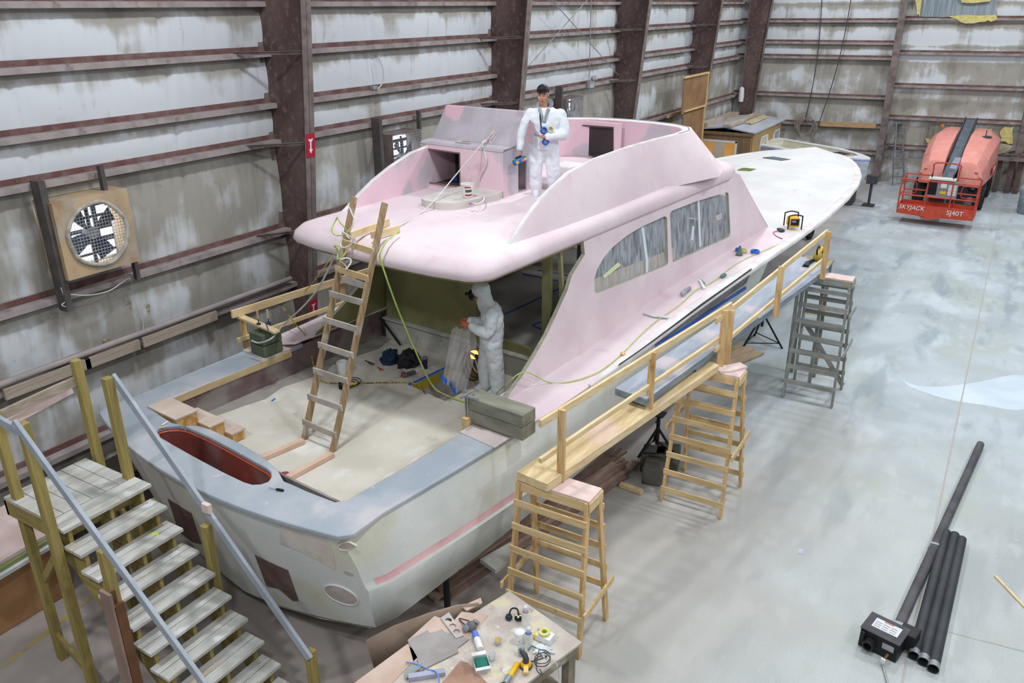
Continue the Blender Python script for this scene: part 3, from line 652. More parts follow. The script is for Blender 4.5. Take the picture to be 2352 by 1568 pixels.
m = MB(); m.add([Vector(p) for p in ((BU + .1, -1.8, 2.0), (10.6, -1.8, 2.0), (10.6, 1.8, 2.0), (BU + .1, 1.8, 2.0))], [(0, 1, 2, 3)]); so = bb(m, 'saloon_sole', M['greysheet'], fix=False)
for a, c in (((1157, 722), (1300, 655)), ((1200, 628), (1306, 650)), ((1223, 746), (1250, 736)), ((1223, 746), (1248, 758)), ((1235, 620), (1306, 632))):
    P, Q = bz(*a, 2.004), bz(*c, 2.004); m = MB(); m.bar(P, Q, .045, .004); bb(m, 'floor_tape', M['bluetape'], so)
# ---- cabin sides: pink outside, olive inside, with the two window openings
def vside(z, s=-1): return s * (1.9 - .14 * (z - 2.35) / 1.55)
def sidepx(px, py, s=-1):
    z = 2.8
    for _ in range(40): q = bv(px, py, vside(z, s)); z = (z + q.z) / 2
    return (q.x, q.z)
cut = [sidepx(px, py) for px, py in [(1318, 603), (1314, 632), (1303, 668), (1283, 712), (1256, 770), (1226, 822), (1196, 870), (1170, 905)]]
cut = [(5.22, 3.96), (5.24, 3.72)] + cut[1:]
base = [(3.15, 2.25), (4.6, 2.24), (6.2, 2.2), (7.1, 2.35), (8.1, 2.45), (10.3, 2.45), (12.9, 2.42)]
front = [(12.72, 2.52), (11.75, 3.25), (11.2, 3.72), (11.0, 3.9), (10.8, 4.0)]
outl = cut + base + front
w1 = [sidepx(px, py) for px, py in rounded([(1366, 676), (1365, 640), (1372, 618), (1388, 590), (1408, 567), (1440, 541), (1475, 520), (1532, 494), (1535, 608)], [10, 0, 0, 0, 0, 0, 0, 10, 8], 4)]
w2 = [sidepx(px, py) for px, py in rounded([(1538, 486), (1600, 462), (1673, 440), (1678, 543), (1545, 603)], [10, 0, 7, 10, 3], 4)]
M['sides'] = [M['pink'], M['olive'], nmat('skin_edge', ('b9b8a4', 'a8a793'), 6, .8)]
for s in (-1, 1):
    m = MB(); loops = [outl, w1, w2]
    m.plate(outl, [w1, w2], lambda a, c: Vector((a, vside(c, s), c)), lambda a, c: Vector((a, vside(c, s) - s * .06, c)))
    nt_ = sum(len(l) for l in loops); ntri = (len(m.f) - nt_)
    m.m = [i % 2 for i in range(ntri)] + [2] * nt_
    o = bb(m, 'cabin_side', M['sides'], fix=False)
    if s == 1: continue
# masking film in the starboard windows: thin pleated plastic, with kraft paper behind the lower edge
film = bpy.data.materials.new('masking_film'); film.use_nodes = True; fb_ = film.node_tree.nodes['Principled BSDF']
fb_.inputs['Base Color'].default_value = srgb('cfd6de'); fb_.inputs['Roughness'].default_value = .25; fb_.inputs['Alpha'].default_value = .42; fb_.inputs['Specular IOR Level'].default_value = .6
nt = film.node_tree; tcw = nt.nodes.new('ShaderNodeTexCoord'); mpw = nt.nodes.new('ShaderNodeMapping'); mpw.inputs['Scale'].default_value = (4.5, 4.5, .9); nzw = nt.nodes.new('ShaderNodeTexNoise'); nzw.inputs['Scale'].default_value = 3; nzw.inputs['Distortion'].default_value = .8
bpw = nt.nodes.new('ShaderNodeBump'); bpw.inputs['Strength'].default_value = .9; bpw.inputs['Distance'].default_value = .03
nt.links.new(tcw.outputs['Object'], mpw.inputs['Vector']); nt.links.new(mpw.outputs['Vector'], nzw.inputs['Vector']); nt.links.new(nzw.outputs['Fac'], bpw.inputs['Height']); nt.links.new(bpw.outputs['Normal'], fb_.inputs['Normal'])
rw_ = nt.nodes.new('ShaderNodeMapRange'); rw_.inputs['From Min'].default_value = .35; rw_.inputs['From Max'].default_value = .7; rw_.inputs['To Min'].default_value = .16; rw_.inputs['To Max'].default_value = .5
nt.links.new(nzw.outputs['Fac'], rw_.inputs['Value']); nt.links.new(rw_.outputs[0], fb_.inputs['Alpha'])
M['film'] = film
kraft = nmat('kraft_paper', ('cbb08f', 'bda07c'), 5, .85, stretch=(6, 6, .6), second=('d9c6ab', 8, .6, .7, .6, (5, 5, .5)))
M['tapewhite'] = nmat('pale_tape', 'd4e2e6', rough=.6)
M['tapegreen'] = nmat('pale_green_tape', 'd5ddb0', rough=.7)
def quadwin(name, pts, off, mat, par=None, th=.004):
    P = [sidepx(*p) for p in pts]; m = MB(); m.plate(P, [], lambda a, c: Vector((a, vside(c) + off, c)), lambda a, c: Vector((a, vside(c) + off + th, c))); return bb(m, name, mat, par)
for wl_ in (w1, w2):
    m = MB(); m.plate(wl_, [], lambda a, c: Vector((a, vside(c) + .035, c)), lambda a, c: Vector((a, vside(c) + .037, c))); f_ = bb(m, 'window_film', M['film'])
    if wl_ is w1:
        quadwin('film_tape', [(1389, 634), (1424, 603), (1430, 610), (1392, 640)], .030, M['tapegreen'], f_)
        quadwin('film_tape', [(1477, 522), (1482, 521), (1493, 600), (1492, 628), (1487, 628), (1487, 600)], .030, M['tapewhite'], f_)
    else:
        quadwin('film_tape', [(1606, 462), (1610, 460), (1614, 565), (1610, 568)], .030, M['tapewhite'], f_)
        quadwin('film_tape', [(1594, 520), (1598, 519), (1596, 552), (1591, 552)], .030, M['tapewhite'], f_)
        quadwin('film_tape', [(1647, 497), (1661, 490), (1662, 502), (1650, 508)], .030, M['boardend'], f_)
quadwin('kraft_paper', [(1366, 645), (1440, 616), (1532, 580), (1535, 606), (1450, 645), (1368, 677)], .055, kraft)
quadwin('kraft_paper', [(1542, 575), (1556, 568), (1560, 594), (1546, 600)], .055, kraft)
m = MB(); m.add([Vector(p) for p in ((6.3, -1.0, 2.02), (10.4, -1.0, 2.02), (10.4, -1.0, 3.8), (6.3, -1.0, 3.8))], [(0, 1, 2, 3)]); bb(m, 'inner_partition', nmat('grey_partition', ('7d8187', '6b6f75'), 1.5, .8), solid=.03)
# ---- house top with rolled brow, and raked house front
def plan(hw, ua, uf, r): # aft edge gently bowed
    pts = [(ua + .10, -hw + r)]
    out = [(ua + .02 + r * .6, -hw)]; out = arc((ua + r + .02, -hw + r), r, -pi / 2, -pi, 5)[0:] if False else []
    for k in range(6): t = k / 5; out.append((ua + .06 + r * (1 - sin(t * pi / 2)), -hw + r * (1 - cos(t * pi / 2))))
    for k in range(1, 8): t = k / 8; v = lerp(-hw + r, hw - r, t); out.append((ua + .06 - .10 * (1 - (v / hw)**2), v))
    for k in range(6): t = 1 - k / 5; out.append((ua + .06 + r * (1 - sin(t * pi / 2)), hw - r * (1 - cos(t * pi / 2))))
    for u in (4.4, 5.5, 7, 8.5, 10, 10.4): out.append((u, hw))
    out.append((uf, hw - .1)); out.append((uf + .05, 0)); out.append((uf, -hw + .1))
    for u in reversed((4.4, 5.5, 7, 8.5, 10, 10.4)): out.append((u, -hw))
    return out
secs = [(1.70, 2.82, 3.90), (1.775, 2.76, 3.915), (1.80, 2.74, 3.96), (1.785, 2.77, 4.05), (1.72, 2.86, 4.13), (1.60, 3.0, 4.17), (1.3, 3.4, 4.19), (.8, 4.0, 4.205)]
m = MB(); rr = []
for hw, ua, z in secs:
    rr.append([Vector((u, v, z + .05 * max(0, min(1, (u - 3) / 4)) * (1 if z > 4 else .4))) for u, v in plan(hw, ua, 10.95 - (z - 3.9) * .8, .32)])
m.loft(rr, cap=False); n_ = len(rr[0]); tri = tessellate_polygon([[Vector((BI @ (BM @ v)).xy.to_3d()) for v in rr[-1]]]); m.add(list(rr[-1]), [tuple(t) for t in tri]); bb(m, 'house_roof', M['pink'], smooth=True, angle=60)
m = MB(); m.flat(plan(1.70, 2.84, 10.9, .3), 3.86, 3.9); bb(m, 'roof_underside', M['olive'])
m = MB(); P = [(12.72, 2.45), (11.75, 3.25), (11.2, 3.72), (10.95, 3.95)]
nv = 12; vv = []
for (u, z) in P:
    for k in range(nv + 1):
        t = -1 + 2 * k / nv; vv.append(Vector((u + .55 * (1 - t * t), vside(z, 1) * t * 1.0, z)))
m.add(vv, [(i * (nv + 1) + k, i * (nv + 1) + k + 1, (i + 1) * (nv + 1) + k + 1, (i + 1) * (nv + 1) + k) for i in range(3) for k in range(nv) if not (i in (1,) and k % 4 in (1, 2, 3))]); bb(m, 'house_front', M['pink'], smooth=True, fix=True, solid=.05)  # windscreen cells left out, unseen, to let more light into the saloon
# ---- flybridge coaming: one swept wall from the starboard tip round the front to the port tip
TOP = [(3.7, 4.17), (3.8, 4.22), (4.0, 4.34), (4.3, 4.5), (4.75, 4.68), (5.4, 4.86), (6.2, 4.94), (7, 4.97), (10.5, 4.97)]
path = [(3.72, -1.52), (3.9, -1.525), (4.1, -1.53), (4.4, -1.54), (4.8, -1.55), (5.3, -1.56), (6, -1.57), (7, -1.57), (8, -1.55), (8.7, -1.5), (9.15, -1.38), (9.45, -1.15), (9.62, -.85), (9.72, -.4), (9.75, 0)]
path = path + [(u, -v) for u, v in reversed(path[:-1])]
ringA = []
zdeck = lambda u: 4.17 + .05 * max(0, min(1, (u - 3) / 4))
for i, (u, v) in enumerate(path):
    d = Vector(path[min(i + 1, len(path) - 1)]) - Vector(path[max(i - 1, 0)]); nrm = Vector((d.y, -d.x)).normalized()  # outward
    fr = max(0.0, min(1.0, (u - 8.2) / 1.3)); zt = interp(TOP, u); zb = zdeck(u) - .04; cap = lerp(.07, .22, fr); flare = lerp(.03, .75, fr**1.5); h = max(.02, zt - zb)
    fl = flare * min(1, h / .6)
    lean = .20 * min(1, h / .75) * (1 - fr) if v < 0 else 0.0
    def P(off, z): return Vector((u + nrm.x * off, v + nrm.y * off + (lean if z > zb + .01 else 0), z))
    ringA.append([P(0, zb), P(0, zt - .015), P(.012, zt), P(cap - .012, zt), P(cap, zt - .015), P(cap + fl, zb)])
m = MB(); m.loft(ringA, closed=True, cap=True)
nper = 6; m.m = []
for i in range(len(ringA) - 1):
    for k in range(nper): m.m.append({0: 1, 1: 2, 2: 2, 3: 2}.get(k, 0))
m.m += [0, 0]
coam = bb(m, 'flybridge_coaming', [M['pink'], M['pinkpatch'], M['railwhite']], smooth=True, angle=35, fix=False)
m = MB(); gl = []
for i, (u, v) in enumerate(path):
    if u < 8.3: continue
    d = Vector(path[min(i + 1, len(path) - 1)]) - Vector(path[max(i - 1, 0)]); nrm = Vector((d.y, -d.x)).normalized(); c = lerp(.07, .22, max(0, min(1, (u - 8.2) / 1.3))); gl.append(Vector((u + nrm.x * c * .72, v + nrm.y * c * .72 + (.20 * (1 - max(0, min(1, (u - 8.2) / 1.3))) if v < 0 else 0), interp(TOP, u) + .001)))
m.tube(gl, .012, 5); bb(m, 'coaming_groove', M['grey'], coam)
# instrument recess in the inner front face
P4 = [bu(px, py, 9.58) for px, py in ((1328, 287), (1410, 293), (1410, 352), (1326, 366))]
fr_ = [(p.y, p.z) for p in P4]
m = MB(); oy = [(p[0] * 1.0, p[1]) for p in fr_]
vlo, vhi = min(p[0] for p in fr_), max(p[0] for p in fr_)
big = [(vhi + .14, 4.2), (vlo - .14, 4.2), (vlo - .14, 4.93), (vhi + .14, 4.93)]
m.plate(big, [fr_], lambda a, c: Vector((9.56, a, c)), lambda a, c: Vector((9.60, a, c))); dash = bb(m, 'inner_dash', M['pinkpatch'])
m = MB(); m.add([Vector((9.615, p[0], p[1])) for p in fr_], [(0, 1, 2, 3)]); bb(m, 'dash_shade_sheet', M['darkin'], dash)  # dark sheet close behind the hole, painted in for the shade of the cavity
m = MB(); m.tube([Vector((9.555, a, c)) for a, c in fr_], .018, 4, closed=True); bb(m, 'opening_frame', M['steel'], dash)
# ---- helm console
ZD = 4.20
A = bz(1157, 459, ZD); Bp = bz(966, 431, ZD)
u0 = 5.71; v0, v1 = .03, 1.74
pk = M['pinkpatch']
prof_c = [(u0, ZD - .02), (u0, 4.92), (u0 + .03, 4.96), (u0 + .30, 4.985), (u0 + .62, 5.50), (u0 + .66, 5.52), (u0 + 1.05, 5.50), (u0 + 1.15, 4.9), (u0 + 1.15, ZD - .02)]
m = MB()
op = [bu(px, py, u0) for px, py in ((968, 340), (1056, 352), (1057, 429), (972, 417))]
opn = [(p.y, p.z) for p in op]
m.plate([(v1, ZD - .02), (v0, ZD - .02), (v0, 4.92), (v1, 4.92)], [opn], lambda a, c: Vector((u0, a, c)), lambda a, c: Vector((u0 + .03, a, c))); con = bb(m, 'helm_console', pk)
m = MB()
for s_, vv_ in ((0, v0), (1, v1)):
    pass
sidehole = [(u0 + .40, 4.25), (u0 + .64, 4.25), (u0 + .64, 4.72), (u0 + .40, 4.72)]
pcs = [(u0 + .03, ZD - .02), (u0 + .03, 4.93), (u0 + .33, 4.96), (u0 + .68, 5.44), (u0 + .73, 5.44), (u0 + .72, ZD - .02)]
m.plate(pcs, [sidehole], lambda a, c: Vector((a, v0, c)), lambda a, c: Vector((a, v0 + .03, c))); bb(m, 'console_side', M['pinkpatch'], con)
m = MB(); m.plate(pcs, [], lambda a, c: Vector((a, v1 - .03, c)), lambda a, c: Vector((a, v1, c))); bb(m, 'console_side', M['pinkpatch'], con)
m = MB(); m.add([Vector((u, v, z)) for u, z in ((u0, 4.92), (u0 + .03, 4.955), (u0 + .33, 4.975)) for v in (v0, v1)], [(0, 1, 3, 2), (2, 3, 5, 4)]); bb(m, 'console_ledge', M['greyfiller'], con, solid=.02)
m = MB(); m.add([Vector((u, v, z)) for u, z in ((u0 + .33, 4.975), (u0 + .68, 5.455), (u0 + .74, 5.46)) for v in (v0, v1)], [(0, 1, 3, 2), (2, 3, 5, 4)]); bb(m, 'slanted_panel', M['greyfiller'], con, solid=.02)
m = MB(); m.add([Vector((u, v, z)) for u, z in ((u0 + .74, 5.46), (u0 + .73, 4.9), (u0 + .72, ZD - .02)) for v in (v0, v1)], [(0, 1, 3, 2), (2, 3, 5, 4)]); bb(m, 'console_back', M['pinkpatch'], con, solid=.02)
m = MB(); q = bz(1050, 327, 4.98); m.box((u0 + .17, q.y - .1, 4.985), (.1, .3, .02)); bb(m, 'switch_slot', M['boardend'], con)
m = MB(); m.box((u0 + .17, q.y - .14, 4.996), (.045, .18, .004)); bb(m, 'slot_cut', M['maroon'], con)
m = MB(); m.tube([Vector((u0 - .004, a, c)) for a, c in opn], .016, 4, closed=True); bb(m, 'opening_frame', nmat('brown_frame', '6d5a55', rough=.8), con)
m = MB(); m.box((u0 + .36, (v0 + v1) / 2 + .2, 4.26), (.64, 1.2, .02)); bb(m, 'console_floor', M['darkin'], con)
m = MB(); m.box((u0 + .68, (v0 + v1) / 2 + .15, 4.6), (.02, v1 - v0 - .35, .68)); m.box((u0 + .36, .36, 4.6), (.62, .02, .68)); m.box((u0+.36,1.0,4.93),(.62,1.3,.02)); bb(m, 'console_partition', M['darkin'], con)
m = MB(); m.box((u0 + .52, .27, 4.5), (.34, .02, .52)); m.box((u0 + .52, .16, 4.235), (.34, .22, .02)); m.box((u0 + .5, .2, 4.48), (.02, .13, .48)); bb(m, 'locker_lining', nmat('cream_lining', ('d9d2bd', 'c8c1ab'), 3, .6), con)
slab_px = [(1157, 459), (1150, 463), (1085, 492), (1060, 500), (1020, 498), (985, 489), (979, 480), (985, 470), (1030, 452), (1060, 438)]
sl = [(u0, v0), (5.50, -.02), (4.83, .06), (4.62, .14), (4.52, .32), (4.52, .60), (4.60, .76), (4.76, .82), (u0, .84)]
m = MB(); m.flat(rounded(sl, .04, 2), ZD - .02, ZD + .13); bb(m, 'helm_step', nmat('grey_step', ('cfcac3', 'bfb9b5'), 2, .8, second=('a49a98', 4, .6, .72, .5)), con, bevel=.02)
# helm seat ring seen by the standing person
m = MB(); c = bz(1265, 410, 4.35); m.lathe([(.26, 0), (.28, .08), (.27, .12), (.19, .12), (.18, .05), (.17, 0)], (c.x, c.y, 4.2), 24); bb(m, 'seat_ring', M['pinkpatch'], smooth=True)
m = MB(); m.box((c.x + .55, c.y + .05, 4.36), (.5, .4, .3)); bb(m, 'seat_base', M['railwhite'], bevel=.03)
m = MB(); P = [bz(px, py, 4.21) for px, py in ((1118, 510), (1170, 494), (1200, 496), (1150, 525))]; m.flat([(p.x, p.y) for p in P], 4.17, 4.213); bb(m, 'plywood_patch', nmat('tan_patch', ('d9c4a8', 'c9b296'), 3, .8))
# ---- side decks and foredeck
def deck(u, t, cam): v = vs(u) * t; return Vector((u, v, zs_(u) + cam * max(0, min(1, (u - 12.3) / 3.5)) * (1 - t * t)))
def deckgrid(name, ulist, tl, mat, cam=.14):
    m = MB(); nn = len(tl); vv = [deck(u, t, cam) for u in ulist for t in tl]
    m.add(vv, [(i * nn + k, i * nn + k + 1, (i + 1) * nn + k + 1, (i + 1) * nn + k) for i in range(len(ulist) - 1) for k in range(nn - 1)])
    return bb(m, name, mat, smooth=True)
for s in (-1, 1):
    m = MB(); ul = [2.76, 3.5, 4.5, 5.5, 6.5, 7.5, 8.5, 9.5, 10.5, 11.5, 12.3]
    vv = []
    for u in ul: vv += [Vector((u, s * (vs(u) + (.03 if u < 4 else 0)), zs_(u) + .004)), Vector((u, s * 2.1, zs_(u) + .012)), Vector((u, s * 1.78, interp([(2.7, 2.31), (6, 2.30), (7, 2.42), (8, 2.52), (12.3, 2.588)], u)))]
    m.add(vv, [(i * 3 + k, i * 3 + k + 1, i * 3 + k + 4, i * 3 + k + 3) for i in range(len(ul) - 1) for k in (0, 1)])
    bb(m, 'side_deck', M['pink'], smooth=True)
deckgrid('foredeck', [12.3, 13, 14, 15, 16, 17, 18, 19, 19.7, 20.3, 20.8, 21.2, 21.45, 21.6, 21.69], [-1 + 2 * k / 12 for k in range(13)], M['deckwhite'])
for s in (-1, 1):
    m = MB(); ul = [4.2, 5, 6, 7, 8, 9.5, 11, 12.5, 14, 16, 17.5, 18.6, 19.6, 20.3, 20.8, 21.2, 21.45, 21.6, 21.68]; rg = []
    for u in ul:
        w_ = .15 * min(1, (u - 4.0) / 1.5); v_ = vs(u)
        sl_ = (vs(u + .01) - vs(u - .01)) / .02; nn = Vector((-sl_, 1)).normalized()
        f = lambda off, z: Vector((max(0, 0) + u + nn.x * off, s * max(.0, v_ + nn.y * off), z))
        z = zs_(u); rg.append([f(-w_, z - .02), f(-w_, z + .02), f(-w_ + .02, z + .032), f(.015, z + .032), f(.035, z + .015), f(.035, z - .045), f(.0, z - .06)])
    m.loft(rg); bb(m, 'toe_rail', M['railwhite'], smooth=True, angle=50)
for px, col in (([(1752, 363), (1776, 360), (1817, 366), (1795, 369)], 'dk'), ([(1694, 391), (1707, 386), (1737, 388), (1723, 393)], 'gr')):
    P = []
    for p in px:
        z = 2.85
        for _ in range(8): q = bz(*p, z); t = q.y / vs(q.x); z = zs_(q.x) + .14 * max(0, min(1, (q.x - 12.3) / 3.5)) * (1 - t * t) + .004
        P.append((q.x, q.y, z))
    m = MB(); zc = sum(p[2] for p in P) / 4
    m.plate([(p[0], p[1]) for p in P], [], lambda a, c: Vector((a, c, zc + .012)), lambda a, c: Vector((a, c, zc - .03)))
    bb(m, 'deck_hatch', nmat('hatch_' + col, ('5d6a6e', '4a5659') if col == 'dk' else ('77843a', '5d6a33'), 3, .4))
# blue masking tape and dark recess along the topsides below the side deck
m = MB()
def topside(u, z):
    h = half(u); h = sorted(h, key=lambda p: p[1]); z = min(z, h[-1][1])
    for i in range(len(h) - 1):
        if h[i][1] <= z <= h[i + 1][1] and h[i + 1][1] > h[i][1]: return lerp(h[i][0], h[i + 1][0], (z - h[i][1]) / (h[i + 1][1] - h[i][1]))
    return h[0][0]
def strip(name, px_pairs, mat, off=.012):
    m = MB(); vv = []
    for a, c in px_pairs:
        for p in (a, c):
            v = -2.6
            for _ in range(14):
                q = bv(p[0], p[1], v); v = .5 * v + .5 * -(topside(max(.3, min(20, q.x)), q.z) + off)
            vv.append(Vector((q.x, q.y, q.z)))
    m.add(vv, [(2 * i, 2 * i + 1, 2 * i + 3, 2 * i + 2) for i in range(len(px_pairs) - 1)]); return bb(m, name, mat, solid=.006)
strip('side_recess', [((1512, 777), (1506, 789)), ((1560, 742), (1556, 757)), ((1610, 705), (1607, 724)), ((1660, 668), (1657, 690)), ((1700, 640), (1698, 662)), ((1728, 618), (1714, 650))], nmat('recess_grey', ('8d8a8c', '77757a'), 3, .7))
strip('blue_tape', [((1506, 790), (1505, 796)), ((1560, 757), (1560, 764)), ((1610, 726), (1610, 733)), ((1660, 692), (1660, 699)), ((1714, 657), (1714, 664))], M['bluetape'])
strip('recess_line', [((1422, 836), (1421, 840)), ((1470, 803), (1468, 807)), ((1512, 772), (1510, 777)), ((1560, 736), (1559, 741)), ((1610, 698), (1609, 704)), ((1670, 656), (1669, 661)), ((1726, 616), (1726, 620))], M['darkgrey'], .035)
# ================================================================ STAIRS, TRESTLES, PLANKS, RAILS, LADDER
M['treated'] = wood('treated_lumber', 'a8965a', '8f7f4c', 'Z', ('6e6138', 5, .6, .74, .5))
M['treatedY'] = wood('treated_lumber_y', 'a8965a', '8f7f4c', 'Y', ('6e6138', 5, .6, .74, .5))
M['tread'] = nmat('dusty_tread', ('c9c8c4', 'b3b2ab'), 1.6, .8, stretch=(1, 5, 5), second=[('a8977a', 1.7, .56, .7, .7, (1, 4, 4)), ('e2e3e3', 3.5, .6, .7, .7), ('8f877c', 4, .66, .74, .5)])
M['railgrey'] = nmat('grey_painted_rail', ('a9b0b9', '98a0aa'), 2, .6, stretch=(3, 1, 1), second=('c8ccd0', 4, .6, .7, .6))
M['pineY'] = wood('pine_y', 'e2c99b', 'cfae7c', 'Y', ('a67b45', 8, .62, .75, .5))
M['pineZ'] = wood('pine_z', 'dcbe8c', 'c8a06a', 'Z', ('9c7240', 8, .62, .75, .5))
M['pineX'] = wood('pine_x', 'e7d2a8', 'd9bb8c', 'X', ('b88f58', 8, .64, .76, .5))
M['pinktop'] = nmat('pink_dusted_board', ('e3cdc9', 'd6bdb6'), 2, .85)
M['greywoodZ'] = wood('grey_old_wood_z', '9a9b98', '84857f', 'Z', ('b5a78c', 4, .58, .7, .5))
M['greywoodY'] = wood('grey_old_wood_y', 'a4a5a1', '8c8d88', 'Y', ('b9a98b', 4, .58, .7, .5))
M['plankgrey'] = nmat('blue_grey_plank', ('aab2be', '98a1ad'), 1.5, .75, stretch=(1, 4, 3), second=[('cfc0c0', 1.4, .55, .7, .7), ('7d8694', 2, .62, .74, .5)])
M['plankedge'] = nmat('laminated_plank_edge', ('8e99a0', '76818a'), 3, .8, stretch=(.6, 3, 9))
M['plyplank'] = nmat('plywood_plank', ('dfcba0', 'c9b084'), 1.3, .75, stretch=(1, 5, 3), distort=1.2, second=[('d9bdb4', 1.1, .56, .68, .6), ('a98d60', 2.2, .62, .74, .5, (1, 6, 3))])
ZL = 2.2; RISE = .213; XR, XL = 4.40, 3.45; YF = 7.35
st = thing('wooden_staircase', 'site-built wooden staircase with grey handrails climbing to the boat transom', 'stairs', (3.9, 7.0, 0))
m = MB(); yb0 = 8.5
nb = 6
for k in range(nb):
    x0 = lerp(XL, XR, k / nb) + .004; x1 = lerp(XL, XR, (k + 1) / nb) - .004; m.box(((x0 + x1) / 2, (YF + .30 + yb0) / 2, ZL - .02), (x1 - x0, yb0 - YF - .31, .04))
m.build('landing_deck', M['tread'], st, bevel=.003)
def tread(z, y):
    m = MB()
    for k in (0, 1): m.box(((XL + XR) / 2, y + .072 + .147 * k, z - .02), (XR - XL + .06, .138, .04))
    return m.build('tread', M['tread'], st, bevel=.004)
for k in range(11):
    z = ZL - RISE * k
    if z < .1: break
    tread(z, YF - RISE * k)
ybot = YF - RISE * 10.0
for x in (XL + .06, XR - .06):
    m = MB(); saw = []
    for k in range(11):
        z = ZL - RISE * k - .045; y = YF + .28 - RISE * k
        if z < .05: break
        saw += [(y, z), (y - RISE, z)]
    low = [(saw[-1][0], 0), (saw[-1][0] + .22, 0), (YF + .30, ZL - .42), (YF + .30, ZL - .045)]
    m.plate(saw + low, [], lambda a, c: Vector((x - .02, a, c)), lambda a, c: Vector((x + .02, a, c))); m.build('stringer', M['treatedY'], st)
m = MB(); x = (XL + XR) / 2 + .05; m.plate(saw + low, [], lambda a, c: Vector((x - .02, a, c)), lambda a, c: Vector((x + .02, a, c))); m.build('stringer', M['treatedY'], st)
m = MB()
m.box(((XL + XR) / 2, YF + .2, ZL - .13), (XR - XL, .04, .18)); m.box(((XL + XR) / 2, yb0 - .02, ZL - .13), (XR - XL, .04, .18)); m.box((XL + .02, (YF + yb0) / 2 + .1, ZL - .13), (.04, yb0 - YF - .2, .18)); m.box((XR - .02, (YF + yb0) / 2 + .1, ZL - .13), (.04, yb0 - YF - .2, .18))
m.build('landing_joist', M['treatedY'], st)
def post(x, y, z0, z1, w=.092):
    m = MB(); m.box((x, y, (z0 + z1) / 2), (w, w, z1 - z0)); return m.build('post', M['treated'], st, bevel=.005)
g = onz(145, 1510, 0); post(g.x, g.y, 0, 3.3)
p2 = onz(222, 1603, 0); post(p2.x, p2.y, 0, 3.42)
g3 = onz(228, 1045, ZL); post(g3.x - .02, g3.y, .0, 3.42)
g4 = onz(303, 1092, ZL); post(g4.x - .04, g4.y, .0, 3.42)
mid = onx(472, 1205, XR + .1); post(XR + .1, mid.y, 0, mid.z)
midl = onx(236, 1262, XL - .06); post(XL - .06, midl.y, 0, midl.z)
nw = onx(716, 1500, XR + .1); post(XR + .1, nw.y + .02, 0, nw.z + .03)
def rail(a, c, w=.04, h=.09, name='handrail', mat=None): m = MB(); m.bar(a, c, w, h); return m.build(name, mat or M['railgrey'], st, bevel=.004)
ra = Vector((XR + .05, g4.y - .0, 3.42)); rc = onx(712, 1512, XR + .05); rail(ra, rc)
la = onx(32, 968, p2.x - .05); lc = onx(470, 1572, p2.x - .05); d_ = (lc - la); rail(la, la + d_ * 1.25)
rail(g - Vector((.1, 0, 0)) + Vector((0, 0, 3.3)), Vector((p2.x - .07, p2.y, 3.38)), .04, .09)
a_ = onx(178, 872, g3.x - .03); rail(Vector((g3.x - .03, g3.y + .03, a_.z)), onplane(-8, 958, (0, 8.6, 0), (0, 1, 0)) + Vector((0, 0, 0)), .04, .11, 'back_rail', M['rawwood'])
rail(onplane(165, 893, (0, 8.7, 0), (0, 1, 0)), onplane(-8, 985, (0, 8.7, 0), (0, 1, 0)), .035, .10, 'diagonal_brace', M['pinktop'])
for _a, _c in (((g.x + .03, g.y, 1.1), (p2.x + .05, p2.y, 2.0)), ((g.x, g.y, .35), (p2.x, p2.y, .35)), ((g4.x, g4.y, 1.0), (g3.x, g3.y, 1.9))): m = MB(); m.bar(_a, _c, .04, .09); m.build('cross_brace', M['treatedY'], st)
m = MB(); m.box(onx(475, 1166, XR + .02), (.05, .1, .1)); m.build('rail_block', M['pinktop'], st)
mt = nmat('lime_tape', 'c3dc5a', rough=.7); q = onz(357, 1225, ZL - 2 * RISE + .001); m = MB(); m.box(q, (.05, .07, .003), .4); m.build('tape_scrap', mt, st)
q0, q1 = onz(410, 1430, ZL - 6 * RISE + .001), onz(460, 1405, ZL - 6 * RISE + .001); m = MB(); m.bar(q0, q1, .06, .004); m.build('blue_tape', nmat('light_blue_tape', ('6f9de0', '5b8bd6'), 8, .6), st)
# loose brown channel stood beside the stairs
bx0 = onz(255, 1352, 1.95); t = thing('wooden_post', 'brown dusty three-sided timber post standing left of the stairs', 'post', (bx0.x, bx0.y, 0))
m = MB(); x, y = bx0.x, bx0.y; m.box((x - .06, y, .975), (.03, .16, 1.95)); m.build('board', nmat('dusty_brown_board', ('9c8478', '8a7267'), 2, .85), t); m = MB(); m.box((x, y + .065, .94), (.12, .03, 1.88)); m.box((x, y - .065, .9), (.10, .03, 1.8)); m.build('inner_board', nmat('warm_brown_board', ('7c5637', '64452d'), 2, .8), t)

